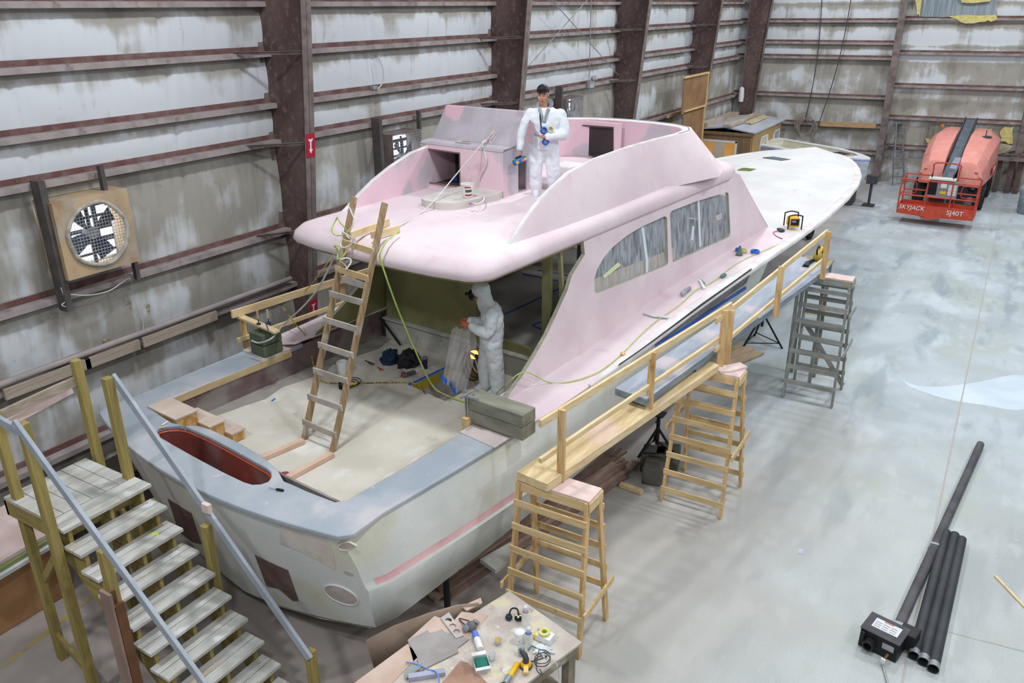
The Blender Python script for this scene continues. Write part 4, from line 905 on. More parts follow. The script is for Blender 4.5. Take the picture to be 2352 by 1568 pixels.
# ---- trestle ladders
def trestle(lab, y0, y1, xc, zt, spread, nr, z0, dz, W, mats, topm, skew=0.0, braces=()):
    """legs splay along x; rungs run along y"""
    t = thing('trestle', lab, 'trestle', (xc, (y0 + y1) / 2, 0))
    top = .15
    m = MB(); m.box((xc, (y0 + y1) / 2 + W / 2, zt - .012), (2 * top + .02, y1 - y0 + W, .024)); m.build('top_board', topm, t, bevel=.003)
    m = MB()
    for sx in (-1, 1): m.box((xc + sx * top, (y0 + y1) / 2 + W / 2, zt - .085), (.036, y1 - y0 + W, .12))
    for yy in (y0, y1 + W): m.box((xc, yy, zt - .085), (2 * top + .036, .036, .12))
    m.build('apron', mats[1], t, bevel=.003)
    def leg(sx, y, sg):
        m = MB(); m.bar((xc + sx * (top - .01), y, zt - .03), (xc + sx * spread, y + sg * .06, -.0), .04, .09, (0, sg, 0) if False else (sx, 0, .2)); return m.build('leg', mats[0], t, bevel=.003)
    for sx in (-1, 1):
        leg(sx, y0 + .03, -1); leg(sx, y1 + W - .03, 1)
        for k in range(nr):
            z = z0 + dz * k; f = (zt - z) / zt; x = xc + sx * (lerp(top - .01, spread, f) + .048); e = .06 * f
            m = MB(); m.bar((x, y0 + .0 - e, z), (x, y1 + W - .0 + e, z), .022, .088); m.build('rung', mats[1], t, bevel=.003)
    for (yy, z, sg) in braces:
        f = (zt - z) / zt; xx = lerp(top, spread, f) + .1; e = .06 * f
        m = MB(); m.bar((xc - xx, yy - sg * 0 + sg * (e + .05), z), (xc + xx, yy + sg * (e + .05), z + .02), .024, .088); m.build('side_brace', mats[1], t, bevel=.003)
    return t
pm = [M['pineZ'], M['pineY']]
trestle('nearest tall pine trestle, beside the boat and behind the workbench', 3.20, 4.12, 6.99, 2.0, .37, 5, .52, .30, 0, pm, M['pinktop'], braces=[(3.20, .62, -1), (4.12, .62, 1)])
t2 = trestle('middle tall pine trestle carrying two walkway planks', 2.66, 3.52, 10.66, 2.15, .5, 7, .22, .28, 0, pm, M['pinktop'], braces=[(2.66, .98, -1), (3.52, 1.2, 1)])
t3 = trestle('weathered grey trestle at the far end of the walkway', 1.99, 2.83, 15.15, 2.4, .46, 7, .35, .30, 0, [M['greywoodZ'], M['greywoodY']], M['pinktop'], braces=[(1.99, 1.05, -1), (1.99, 1.75, -1)])
m = MB(); m.bar((15.55, 2.78, 1.25), (14.95, 1.98, .2) if False else (15.6, 1.95, .1), .03, .09); m.build('diagonal_brace', M['greywoodY'], t3)
t = thing('wood_offcut', 'pink dusted board offcut lying on the middle trestle', 'board', (10.6, 2.75, 2.15)); m = MB(); P = [onz(px, py, 2.17) for px, py in ((1640, 845), (1700, 833), (1717, 843), (1680, 853), (1655, 855))]; m.flat([(p.x, p.y) for p in P], 2.15, 2.18); m.build('board', M['pinktop'], t)
# ---- walkway planks
def plank(name, lab, tl, tr, fl, fr, th, mt, me, nsub=None):
    t = thing(name, lab, 'plank', (Vector(tl) + Vector(tr)) / 2 - Vector((0, 0, th)))
    m = MB(); dn = Vector((0, 0, -.012)); m.add([tl, tr, fr, fl, tl + dn, tr + dn, fr + dn, fl + dn], [(0, 1, 2, 3), (7, 6, 5, 4), (0, 4, 5, 1), (1, 5, 6, 2), (2, 6, 7, 3), (3, 7, 4, 0)]); m.build('top_skin', mt, t)
    a = Vector((0, 0, -.0121)); b = Vector((0, 0, -th)); m = MB(); m.add([tl + a, tr + a, fr + a, fl + a, tl + b, tr + b, fr + b, fl + b], [(0, 1, 2, 3), (7, 6, 5, 4), (0, 4, 5, 1), (1, 5, 6, 2), (2, 6, 7, 3), (3, 7, 4, 0)]); m.build('side_rail', me, t)
    return t
za, zb = 2.105, 2.255
plank('walkway_plank', 'pale plywood box plank bridging the nearest and middle trestles', onz(1187, 1083, za), onz(1257, 1112, za), onz(1590, 812, zb), onz(1652, 838, zb), .10, M['plyplank'], M['pineX'])
zc_ = 2.42
plank('walkway_plank', 'blue-grey laminated plank starting above the plywood plank', onz(1413, 891, 2.36), onz(1485, 916, 2.36), onz(1690, 706, 2.46), onz(1744, 728, 2.46), .10, M['plankgrey'], M['plankedge'])
plank('walkway_plank', 'long grey plank running to the far grey trestle, pink dusted', onz(1540, 815, 2.355), onz(1600, 838, 2.355), onz(1840, 588, 2.51), onz(1905, 612, 2.51), .10, M['plankgrey'], M['plankedge'])
# ---- pine guard rails
def guard(lab, posts, rails):
    b0 = posts[0][0]; t = thing('guard_rail', lab, 'railing', b0)
    for b, z1 in posts: m = MB(); m.box((b.x, b.y, (b.z + z1) / 2), (.04, .09, z1 - b.z)); m.build('post', M['pineZ'], t, bevel=.003)
    for a, c, h, nm in rails: m = MB(); m.bar(a, c, .038, h); m.build(nm, M['pineX'], t, bevel=.003)
def upz(p, py):
    lo = p.z; best = None
    for k in range(400):
        z = lo + k * .005; d = Vector((p.x, p.y, z)) - EYE; c = (_A[0] * 0); xc_ = Vector((d.x * _A[0].x + d.y * _A[1].x + d.z * _A[2].x, d.x * _A[0].y + d.y * _A[1].y + d.z * _A[2].y, d.x * _A[0].z + d.y * _A[1].z + d.z * _A[2].z)); y = CY + FOC * xc_.y / xc_.z
        if best is None or abs(y - py) < best[0]: best = (abs(y - py), z)
    return best[1]
def pxl(p):
    d = Vector(p) - EYE; c = Vector([d.dot(Vector((_A[0][i], _A[1][i], _A[2][i]))) for i in range(3)]); return CX + FOC * c.x / c.z, CY + FOC * c.y / c.z
A1 = onz(1288, 1103, 2.01); A2 = onz(1490, 955, 2.08); A3 = onz(1653, 842, 2.17); A4 = onz(1668, 834, 2.17); A5 = onz(1781, 728, 2.40); A6 = onz(1888, 641, 2.41)
H1, H2, H3 = upz(A1, 940), upz(A2, 808), upz(A3, 712)
H4, H5, H6 = upz(A4, 712), upz(A5, 612), upz(A6, 532)
def onvert(px, py, p, q):
    n = Vector((q.y - p.y, p.x - q.x, 0)); return onplane(px, py, p, n)
off = Vector((.0, .05, 0))
guard('pine guard rail along the near half of the walkway, three posts', [(A1, H1), (A2, H2), (A3, H3)], [(onvert(1240, 973, A1 + off, A3 + off), onvert(1680, 700, A1 + off, A3 + off), .09, 'top_rail'), (onvert(1240, 1058, A1 + off, A3 + off), onvert(1665, 768, A1 + off, A3 + off), .065, 'mid_rail')])
guard('pine guard rail along the far half of the walkway, by the grey trestle', [(A4, H4), (A5, H5), (A6, H6)], [(onvert(1645, 738, A4 + off, A6 + off), onvert(1900, 532, A4 + off, A6 + off), .09, 'top_rail'), (onvert(1642, 804, A4 + off, A6 + off), onvert(1900, 588, A4 + off, A6 + off), .065, 'mid_rail')])
# ---- ladder from the cockpit sole to the house top
lt = thing('wooden_ladder', 'home-made wooden ladder leaning from cockpit sole to pink roof edge', 'ladder', BM @ Vector((1.53, -.07, 1.75)))
SLP = .505
def lad(px, py, off=0.0):
    p = BM @ Vector((1.53 + off, 0, 1.75)); n = BM.to_3x3() @ Vector((1, 0, -SLP)); return onplane(px, py, p, n)
M['ladwood'] = wood('worn_ladder_wood', 'ab9170', '8d7556', 'Z', ('b7b2ac', 3, .55, .66, .6))
M['rungwhite'] = nmat('paint_worn_rung', ('c3bcb4', 'aba298'), 3, .8, second=('8c7a66', 4, .6, .72, .5))
ups = BM.to_3x3() @ Vector((0, 1, 0))
for a, c in (((699, 1008), (814, 452)), ((764, 1038), (884, 466))):
    m = MB(); m.bar(lad(*a), lad(*c), .09, .04, ups); m.build('rail', M['ladwood'], lt, bevel=.004)
for a, c, mm in (((786, 555), (858, 578), 'pineY'), ((770, 616), (846, 640), 'pineY'), ((785, 640), (842, 658), 'rungwhite'), ((757, 674), (833, 695), 'rungwhite'), ((743, 733), (822, 757), 'rungwhite'), ((731, 791), (811, 817), 'rungwhite'), ((720, 850), (799, 876), 'rungwhite'), ((707, 910), (786, 938), 'rungwhite'), ((695, 968), (772, 1000), 'rungwhite')):
    o_ = .03 if a == (785, 640) else -.045
    m = MB(); m.bar(lad(*a, o_), lad(*c, o_), .022, .085); m.build('rung', M[mm], lt, bevel=.003)
for a, c in (((805, 540), (893, 510)), ((853, 540), (917, 525))):
    zr = 4.25; m = MB(); m.bar(onz(*a, zr), onz(*c, zr), .035, .09); m.build('spreader_board', M['pineX'], lt, bevel=.003)
# planks on the sole from ladder feet to the transom
for a, c, lab in (((601, 1052), (697, 1012), 'flat pinkish board on the cockpit sole at the left ladder foot'), ((652, 1102), (763, 1043), 'flat pinkish board on the cockpit sole at the right ladder foot')):
    P, Q = onz(*a, 1.785), onz(*c, 1.785); m = MB(); m.bar(P, Q, .085, .06); tag(m.build('floor_board', nmat('pink_pine', ('dcc0ac', 'cba78f'), 2, .8), bevel=.003), lab, 'board')
q = onz(654, 1090, 1.76); m = MB(); m.lathe([(.012, 0), (.06, 0), (.06, .012), (.012, .012)], q, 20); tag(m.build('sanding_disc', nmat('red_disc', ('9a4a48', '8a3f3f'), 8, .8)), 'round dark red sanding disc beside the right-hand floor board', 'disc')
# cockpit boarding steps
t = thing('boarding_steps', 'three-step plywood box stepping down from covering board to cockpit sole', 'steps', BM @ Vector((.6, 1.1, 1.75)))
grain = nmat('fir_ply_face', ('d8b177', 'b98c50'), 2.0, .75, stretch=(3, 3, 1), distort=1.6, lo=.42, hi=.58); stm = nmat('step_top_dust', ('d9c9bc', 'cab6a8'), 2, .85)
for (ua_, ub_, v0_, v1_, z) in ((.40, .70, 1.24, 1.86, 2.225), (.70, .91, 1.0, 1.6, 2.06), (.91, 1.10, .86, 1.46, 1.905)):
    m = MB(); m.flat([(ua_ - .01, v0_ - .01), (ub_ + .02, v0_ - .01), (ub_ + .02, v1_), (ua_ - .01, v1_)], z - .025, z); m.v = [BM @ v for v in m.v]; m.build('step', stm, t, bevel=.003)
    m = MB(); m.flat([(ua_, v0_), (ub_, v0_), (ub_, v1_), (ua_, v1_)], 1.76, z - .026); m.v = [BM @ v for v in m.v]; m.build('riser_box', grain, t)
# timber blocks clamped on the covering boards
M['block'] = nmat('green_grey_timber', ('8d8d7d', '77776a'), 2, .85, stretch=(4, 1, 4), second=[('b4aea4', 3, .6, .72, .5), ('5c5c50', 6, .64, .74, .5)])
def boatbox(m, c, s): 
    b = MB(); b.box(c, s); m.v; base = len(m.v); m.v += [BM @ v for v in b.v]; m.f += [[base + i for i in f] for f in b.f]; m.m += [0] * len(b.f)
t = thing('timber_block', 'two stacked weathered timbers clamped on the starboard covering board', 'timber', BM @ Vector((2.6, -2.2, 2.22)))
for z in (2.315, 2.49): m = MB(); boatbox(m, (2.62, -2.24, z), (.27, .84, .17)); m.build('timber', M['block'], t, bevel=.012)
m = MB(); boatbox(m, (2.47, -1.81, 2.43), (.03, .012, .5)); boatbox(m, (2.47, -1.9, 2.6), (.03, .2, .03)); boatbox(m, (2.47, -1.84, 2.63), (.26, .03, .02)); m.build('clamp', M['galv'], t)
m = MB(); boatbox(m, (2.46, -1.83, 2.2), (.1, .09, .22)); m.build('wood_pad', M['pine'], t)
t = thing('timber_block', 'dark green timber blocks on the port covering board under the clamps', 'timber', BM @ Vector((2.7, 2.2, 2.22)))
g5 = nmat('dark_green_timber', ('5f6a55', '4f5848'), 3, .85)
pb_ = bz(620, 812, 2.22)
for z in (2.31, 2.485): m = MB(); boatbox(m, (pb_.x + .02, pb_.y + .08, z), (.34, .32, .165)); m.build('timber', g5, t, bevel=.01)
ptop = 2.66
m = MB(); a, c = onz(550, 726, ptop), onz(636, 762, ptop); m.bar(a, c, .11, .035); m.build('batten', M['pineX'], t, bevel=.003)
for px, py in ((595, 720), (618, 718)):
    q = onz(px, py + 28, 2.66); m = MB(); m.tube([q, q + Vector((0, 0, .10)), q + Vector((0, 0, .11)), q + Vector((0, 0, .24))], [.006, .006, .018, .016], 8); m.build('clamp_handle', nmat('wood_handle', ('cdb89a', 'b39c7c'), 5, .6), t, smooth=True)
    m = MB(); m.tube([q + Vector((0, 0, .1)), q + Vector((0, 0, -.3))], .008, 6); m.box(q + Vector((0, 0, .02)), (.04, .05, .05)); m.build('clamp_screw', M['darkgrey'], t)
m = MB(); a, c = onz(610, 740, 2.68), onz(616, 758, 2.68); m.bar(a, c, .015, .015); tag(m.build('marker_pen', nmat('pen_blue', '2f50b0', rough=.4)), 'blue marker pen lying on the batten over the green blocks', 'pen')
# port walkway rails beyond the cockpit
def railp(px, py, z): return onz(px, py, z)
vpl = 2.62
def pv(px, py, v=vpl): return BM @ bv(px, py, v)
t = thing('guard_rail', 'pine rails on the far port side beyond the cockpit ladder', 'railing', pv(720, 760))
m = MB(); m.bar(pv(532, 722), pv(900, 606), .04, .12); m.build('top_rail', M['pineX'], t, bevel=.003)
m = MB(); m.bar(pv(545, 782), pv(900, 657), .04, .07); m.build('mid_rail', M['pineX'], t, bevel=.003)
for px, y0_, y1_ in ((570, 800, 712), (795, 720, 632)):
    a, c = pv(px, y0_), pv(px, y1_); m = MB(); m.box((a.x, a.y + .04, (a.z + c.z) / 2 - .2), (.09, .04, c.z - a.z + .4)); m.build('post', M['pineZ'], t, bevel=.003)
# ================================================================ FAR END OF THE HALL
M['orange'] = nmat('lift_orange', ('c9503c', 'b8452f'), 5, .55, second=('9a5a48', 6, .64, .74, .5))
M['salmon'] = nmat('lift_hood_salmon', ('ea9f94', 'e39488'), 3, .5, second=('f0b6ad', 2.5, .6, .72, .4))
M['boomgrey'] = nmat('lift_boom_grey', ('66707a', '5a636c'), 4, .5)
M['tyre'] = nmat('black_tyre', ('2c2d2f', '3c3d3e'), 9, .9)
def textmesh(txt, size, mat, name, parent, mtx, shear=0.0, th=.003):
    c = bpy.data.curves.new(name, 'FONT'); c.body = txt; c.size = size; c.extrude = th; c.shear = shear; c.align_x = 'CENTER'; c.align_y = 'CENTER'
    o = bpy.data.objects.new(name + '_tmp', c); COL.objects.link(o)
    bpy.context.view_layer.update()
    me = bpy.data.meshes.new_from_object(o.evaluated_get(bpy.context.evaluated_depsgraph_get())); bpy.data.objects.remove(o)
    me.materials.clear(); me.materials.append(mat); me.transform(MX[parent.name].inverted() @ mtx)
    q = bpy.data.objects.new(name, me); COL.objects.link(q); q.parent = parent; MX[q.name] = MX[parent.name]; return q
def frame(o, x, y, z):
    m = Matrix.Identity(4); 
    for i, v in enumerate((x, y, z)):
        for j in range(3): m[j][i] = Vector(v)[j]
    m.translation = Vector(o); return m
# ---- boom lift
LR = radians(-2); LO = onz(2144, 497, .34)
LM = Matrix.Translation(Vector((LO.x, LO.y, 0))) @ Matrix.Rotation(LR, 4, 'Z')
lift = thing('boom_lift', 'orange-red boom lift parked with basket facing the bow', 'lift', (LO.x, LO.y, 0), LR)
def ll(m, name, mat, par=None, **k): m.v = [LM @ v for v in m.v]; return m.build(name, mat, par or lift, **k)
W2 = 1.16
m = MB(); m.box((.42, 0, .36), (.84, 2 * W2, .03)); tray = ll(m, 'basket_floor', M['orange'])
m = MB(); m.plate([(-W2, .33), (-.1 * W2, .30), (0, .24), (.35, .24), (.45, .30), (W2, .33), (W2, .68), (-W2, .68)], [], lambda a, c: Vector((-.02, a, c)), lambda a, c: Vector((.01, a, c))); ll(m, 'front_kickplate', M['orange'])
m = MB(); m.box((.85, 0, .5), (.03, 2 * W2, .3)); ll(m, 'rear_kickplate', M['orange'])
for y in (-W2, W2): m = MB(); m.box((.42, y, .5), (.84, .03, .3)); ll(m, 'side_kickplate', M['orange'])
for x, y, z1 in ((0, W2, 1.5), (0, .3 * W2, 1.5), (0, -.35 * W2, 1.5), (0, -W2, 1.5), (.84, W2, 1.55), (.84, -W2, 1.55), (.84, .35, 1.8), (.84, -.45, 1.8)):
    m = MB(); m.tube([(x, y, .5), (x, y, z1)], .025, 8); ll(m, 'post', M['orange'])
for z in (.98, 1.5):
    m = MB(); m.tube([(.84, W2 - .02, z), (.0, W2, z), (0, -W2, z), (.84, -W2 + .02, z)], .024, 8); ll(m, 'rail', M['orange'])
for z in (1.02, 1.55):
    m = MB(); m.tube([(.84, W2, z), (.84, .35, z)], .024, 8); ll(m, 'rail', M['orange'])
    m = MB(); m.tube([(.84, -W2, z), (.84, -.45, z)], .024, 8); ll(m, 'rail', M['orange'])
m = MB(); m.tube(spline([(.84, .35, 1.8), (.84, .3, 1.98), (.84, -.4, 1.98), (.84, -.45, 1.8)], 4), .024, 8); ll(m, 'rail', M['orange'])
for s in (1, -1): m = MB(); m.tube(spline([(.05, s * W2, 1.42), (.05, s * .75, 1.42), (.05, s * .68, 1.3), (.05, s * .68, 1.12), (.05, s * .75, 1.05), (.05, s * W2, 1.05)], 4), .014, 6); ll(m, 'gate_rail', M['orange'])
m = MB(); m.box((.66, 0, 1.5), (.32, .82, .06)); ll(m, 'control_panel', nmat('panel_white', 'e4e2dc', rough=.5))
for y in (.33, -.33): m = MB(); m.tube([(.6, y, 1.53), (.6, y, 1.66)], .02, 6); ll(m, 'joystick', M['black'])
m = MB(); m.box((.72, -.05, 1.15), (.26, .9, .55)); ll(m, 'control_box', M['grey'])
m = MB(); m.box((.585, .27, 1.16), (.012, .3, .42)); ll(m, 'manual_pouch', M['black'])
for y, z, w_, h_, c in ((-.08, 1.28, .18, .14, 'e8e8e8'), (-.08, 1.05, .18, .1, 'e3c93c'), (-.3, 1.15, .14, .36, 'dcdcdc'), (-.43, 1.15, .1, .36, 'd4d4d4')):
    m = MB(); m.box((.584, y, z), (.006, w_, h_)); ll(m, 'warning_label', nmat('label_' + c, c, rough=.6))
R_ = LM.to_3x3(); ex = R_ @ Vector((0, -1, 0)); ez = Vector((0, 0, 1)); en = R_ @ Vector((-1, 0, 0))
textmesh('SKYJACK', .2, M['white'], 'front_lettering', lift, frame(LM @ Vector((-.035, .72, .56)), ex, ez, en), .25)
textmesh('SJ40T', .22, M['white'], 'model_lettering', lift, frame(LM @ Vector((-.035, -.62, .52)), ex, ez, en))
# chassis, wheels, hood halves, boom
m = MB(); m.box((4.9, 0, .62), (3.0, 1.3, .36)); m.box((3.6, 0, .55), (.3, 1.9, .2)); m.box((6.2, 0, .55), (.3, 1.9, .2)); ll(m, 'chassis', M['darkgrey'], bevel=.03)
m = MB(); m.lathe([(.0, .75), (.6, .75), (.6, 1.0), (0, 1.0)], (4.9, 0, 0), 24, cap=False); ll(m, 'turntable', M['darkgrey'])
for x in (3.65, 6.15):
    for y in (-1.0, 1.0):
        m = MB(); prof = [(.26, -.17), (.42, -.17), (.46, -.12), (.46, .12), (.42, .17), (.26, .17)]
        m.lathe(prof, (x, y, .46), 32, Matrix.Rotation(pi / 2, 3, 'X'), cap=False)
        for k in range(26):
            a = 2 * pi * k / 26
            for s in (-1, 1): m.box(Vector((x + .46 * cos(a + s * .06), y + s * .08, .46 + .46 * sin(a + s * .06))), (.05, .15, .04), M=Matrix.Rotation(-a, 3, 'Y') @ Matrix.Rotation(s * .5, 3, 'X'))
        w_ = ll(m, 'tyre', M['tyre'], smooth=False)
        m = MB(); m.lathe([(.0, -.1), (.1, -.1), (.12, -.05), (.27, -.03), (.27, .03), (.12, .05), (.1, .1), (0, .1)], (x, y, .46), 24, Matrix.Rotation(pi / 2, 3, 'X'), cap=False); ll(m, 'wheel_rim', M['orange'], w_)
for s in (1, -1):
    m = MB(); yi, yo = s * .24, s * 1.28
    sec = []
    for x, zb, zt, o_, tp in ((2.75, .95, 1.45, .9, .8), (2.9, .9, 1.75, 1.0, .9), (3.6, .9, 2.1, 1.1, 1.0), (5.2, .9, 2.42, 1.18, 1.05), (6.6, .9, 2.5, 1.2, .95), (7.0, .95, 2.3, 1.1, .85)):
        sec.append([Vector((x, s * .24, zb)), Vector((x, s * o_, zb)), Vector((x, s * o_, zb + .35)), Vector((x, s * o_ * .97, zt - .35)), Vector((x, s * tp * .85, zt - .06)), Vector((x, s * .6, zt)), Vector((x, s * .24, zt))])
    m.loft(sec); h_ = ll(m, 'hood', M['salmon'], bevel=.05, smooth=True, angle=30)
    for k in range(3):
        m = MB(); m.tube([(2.80 - .0 * k, s * .42, 1.12 + .15 * k), (2.83, s * .86, 1.12 + .15 * k)], .03, 6); ll(m, 'hood_vent', nmat('vent_shadow', ('b25a4e', 'a65247'), 4, .7), h_)
m = MB(); m.box((5.4, -1.2, 1.2), (1.6, .02, .26)); ll(m, 'side_decal', nmat('decal_red', ('d6503f', 'c24a3a'), 3, .5)); 
textmesh('SKYJACK', .2, M['white'], 'side_lettering', lift, frame(LM @ Vector((5.4, -1.215, 1.2)), R_ @ Vector((1, 0, 0)), ez, R_ @ Vector((0, -1, 0))), .2)
m = MB(); m.bar((1.9, 0, 1.15), (6.9, 0, 2.62), .34, .36, (0, 0, 1)); ll(m, 'boom', M['boomgrey'], bevel=.02)
for s in (-1, 1): m = MB(); m.bar((3.4, s * .2, 1.7), (7.0, s * .2, 2.78), .04, .16, (0, 0, 1)); ll(m, 'boom_track', M['darkgrey'])
m = MB(); m.bar((1.95, -.12, 1.55), (3.2, -.12, 1.75), .22, .24); ll(m, 'jib', nmat('jib_pale', ('9aa0b4', '8b91a6'), 3, .5), bevel=.02)
m = MB(); m.bar((.95, -.05, .55), (2.0, -.1, 1.45), .22, .3, (0, 0, 1)); ll(m, 'jib_arm', M['boomgrey'], bevel=.02)
m = MB(); m.box((1.1, .1, .6), (.5, .5, .4)); ll(m, 'basket_mount', M['darkgrey'], bevel=.02)
m = MB(); m.lathe([(.07, 0), (.06, .1), (.0, .12)], (6.3, .9, 2.5), 12, cap=False); ll(m, 'beacon', nmat('amber', 'c9752b', rough=.4))
m = MB(); m.lathe([(0, 0), (.2, .0), (.18, .02), (0, .03)], (5.2, -.75, 2.38), 16, cap=False); m.box((5.2, -.72, 2.5), (.05, .03, .25)); ll(m, 'filler_cap', M['darkgrey'])
# ---- timber site office
zr = 2.45
sh0 = onz(1730, 303, zr); shx = sh0.x; shy = sh0.y
shed = thing('site_office', 'brown timber site office with flat roof near the corner of the hall', 'shed', (shx + 2.2, shy + 1.05, 0))
Lx, Ly = 4.4, 2.2
sid = nmat('brown_siding', ('92775a', '80674d'), 2, .75, stretch=(9, 9, .6)); tan = nmat('tan_siding', ('c8a97a', 'b89868'), 2, .7, stretch=(8, 8, .6))
m = MB(); m.box((shx + .03, shy + Ly / 2, zr / 2 - .05), (.05, Ly, zr - .1)); 
k = .0
while k < Ly: m.box((shx + .0, shy + k, zr / 2 - .05), (.014, .02, zr - .12)); k += .2
m.build('front_wall', sid, shed)
m = MB(); m.box((shx + Lx / 2, shy + .03, zr / 2 - .05), (Lx, .05, zr - .1)); m.build('side_wall', tan, shed)
m = MB(); m.box((shx + Lx - .03, shy + Ly / 2, zr / 2 - .05), (.05, Ly, zr - .1)); m.build('back_wall', sid, shed)
m = MB(); m.add([Vector((x, y, z)) for y, z in ((-.12, zr - .04), (1.1, zr + .12), (2.3, zr - .02)) for x in (shx - .12, shx + Lx + .1)] , [(0, 1, 3, 2), (2, 3, 5, 4)]); m.v = [Vector((v.x, v.y + shy, v.z)) for v in m.v]; m.build('roof', nmat('grey_roof_sheet', ('b9bcc4', 'a9adb6'), 2, .8, second=('c9b9ae', 2, .6, .72, .5)), shed, solid=.05)
m = MB(); m.box((shx - .06, shy + 1.1, zr - .12), (.03, 2.3, .12)); m.build('fascia', sid, shed)
lit = nmat('office_window_lit', ('e0a659', 'cf8f45'), 2, .6, emit=.25)
wy0, wy1 = shy + .65, shy + 1.95
m = MB(); m.box((shx - .005, (wy0 + wy1) / 2, 1.35), (.02, wy1 - wy0, 1.3)); wd = m.build('window', lit, shed)
m = MB(); m.box((shx - .02, (wy0 + wy1) / 2 - .02, 1.35), (.012, .45, 1.3)); m.build('blind', nmat('blind_cream', ('d9cbb4', 'cbbca4'), 3, .7), wd)
m = MB(); m.box((shx - .02, wy0 + .22, 1.3), (.012, .22, .3)); m.build('notice', M['grey'], wd)
m = MB()
for c, s_ in (((shx - .02, (wy0 + wy1) / 2, 2.02), (.04, wy1 - wy0 + .16, .08)), ((shx - .02, (wy0 + wy1) / 2, .68), (.04, wy1 - wy0 + .16, .08)), ((shx - .02, wy0 - .04, 1.35), (.04, .08, 1.4)), ((shx - .02, wy1 + .04, 1.35), (.04, .08, 1.4))): m.box(c, s_)
m.build('window_frame', M['white'], wd)
for x0, x1, mm, nm in ((1.2, 2.2, nmat('side_window_cream', ('d9d0c2', 'c9bda9'), 3, .5), 'window'), (3.2, 4.1, nmat('office_door_glass', ('b9c6c6', '9fb0b2'), 3, .4), 'door')):
    m = MB(); m.box((shx + (x0 + x1) / 2, shy - .005, 1.1), (x1 - x0, .02, 1.9)); o = m.build(nm, mm, shed)
    m = MB()
    for c, s_ in (((shx + x0, shy - .02, 1.1), (.07, .03, 2.0)), ((shx + x1, shy - .02, 1.1), (.07, .03, 2.0)), ((shx + (x0 + x1) / 2, shy - .02, 2.08), (x1 - x0, .03, .07))): m.box(c, s_)
    m.build('frame', M['white'], o)
m = MB(); m.box((shx + 2.75, shy - .01, 1.2), (.35, .01, .8)); m.build('notice_patch', M['grey'], shed)
pl = nmat('roof_planks', ('c9beb2', 'b09a82'), 2, .8, stretch=(.5, 6, 6))
def zroof(y): t = y - shy; return zr + .03 + (lerp(-.04, .12, (t + .12) / 1.22) if t < 1.1 else lerp(.12, -.02, (t - 1.1) / 1.2))
for y, x0, x1, w_, n_, lab in ((shy + 1.98, 0, 4.2, .42, 3, 'stack of long planks at the left of the site office roof'), (shy + .95, -.25, 4.0, .4, 2, 'pair of long planks across the middle of the site office roof')):
    for k in range(n_):
        m = MB(); yy = y + (.03 * k); m.box((shx + (x0 + x1) / 2 + .06 * k, yy, zroof(y) + .035 + .05 * k), (x1 - x0, w_ - .05 * (n_ - k), .045)); tag(m.build('roof_plank', pl), ((['lowest', 'middle', 'top'][k] + ' long plank' + lab[len('stack of long planks'):]) if n_ == 3 else (['lower', 'upper'][k] + ' long plank' + lab[len('pair of long planks'):])), 'plank', 'planks on the office roof')
for k in range(4):
    m = MB(); m.box((shx + 2.6, shy + .5 + .07 * k, zroof(shy + .5) + .05 + .03 * (k % 2)), (2.4, .05, .05)); tag(m.build('timber_stick', nmat('yellow_stick_%d' % k, ('e0d6b4', 'cfc298'), 3, .8)), ['pale timber stick on the office roof, nearest the right edge', 'second pale timber stick from the right edge of the office roof', 'third pale timber stick from the right edge of the office roof', 'pale timber stick beside the middle planks on the office roof'][k], 'stick', 'pale sticks on the office roof')
# ---- tall brown panels against the long wall
bp = nmat('brown_hardboard', ('9b7856', '866544'), 1.6, .6, second=('b39a80', 1.2, .58, .7, .5))
yP = 9.98
for (a, c, lab) in (((1571, 178), (1619, 246), 'upper brown hardboard panel with a batten edge, standing by the wall'), ((1571, 256), (1611, 470), 'lower tall brown hardboard panel below the other panel by the wall')):
    P, Q = ony(*a, yP), ony(*c, yP); z0 = Q.z if c[1] < 300 else 0
    x1_ = Q.x if c[1] < 300 else ony(1612, 300, yP).x
    t = thing('hardboard_panel', lab, 'panel', ((P.x + x1_) / 2, yP, z0))
    m = MB(); m.box(((P.x + x1_) / 2, yP, (P.z + z0) / 2), (x1_ - P.x, .03, P.z - z0)); m.build('sheet', bp, t)
    m = MB(); m.box(((P.x + x1_) / 2, yP - .02, P.z), (x1_ - P.x + .1, .08, .06)); m.build('batten', M['pine'], t)
    m = MB(); m.box((x1_, yP - .02, (P.z + z0) / 2), (.06, .07, P.z - z0)); m.build('batten', M['pine'], t)
m = MB(); m.box((ony(1590, 250, yP).x, yP + .04, 2.0), (.12, .04, 4.0)); tag(m.build('support_stud', M['pine']), 'pine stud joining the two brown hardboard panels', 'board')
m = MB(); P, Q = ony(1533, 268, 10.6), ony(1575, 254, 10.6); m.bar(P, Q, .04, .1); tag(m.build('wall_board', M['pine']), 'short pine board on the girt left of the brown panels', 'board')
m = MB(); P = onx(1704, 206, 36.80); m.lathe([(.10, 0), (.12, .2), (.1, .55), (.03, .62)], (P.x, P.y, P.z - .5), 10); tag(m.build('white_rag', M['white'], smooth=True), 'white rag hanging on the corner column', 'rag')
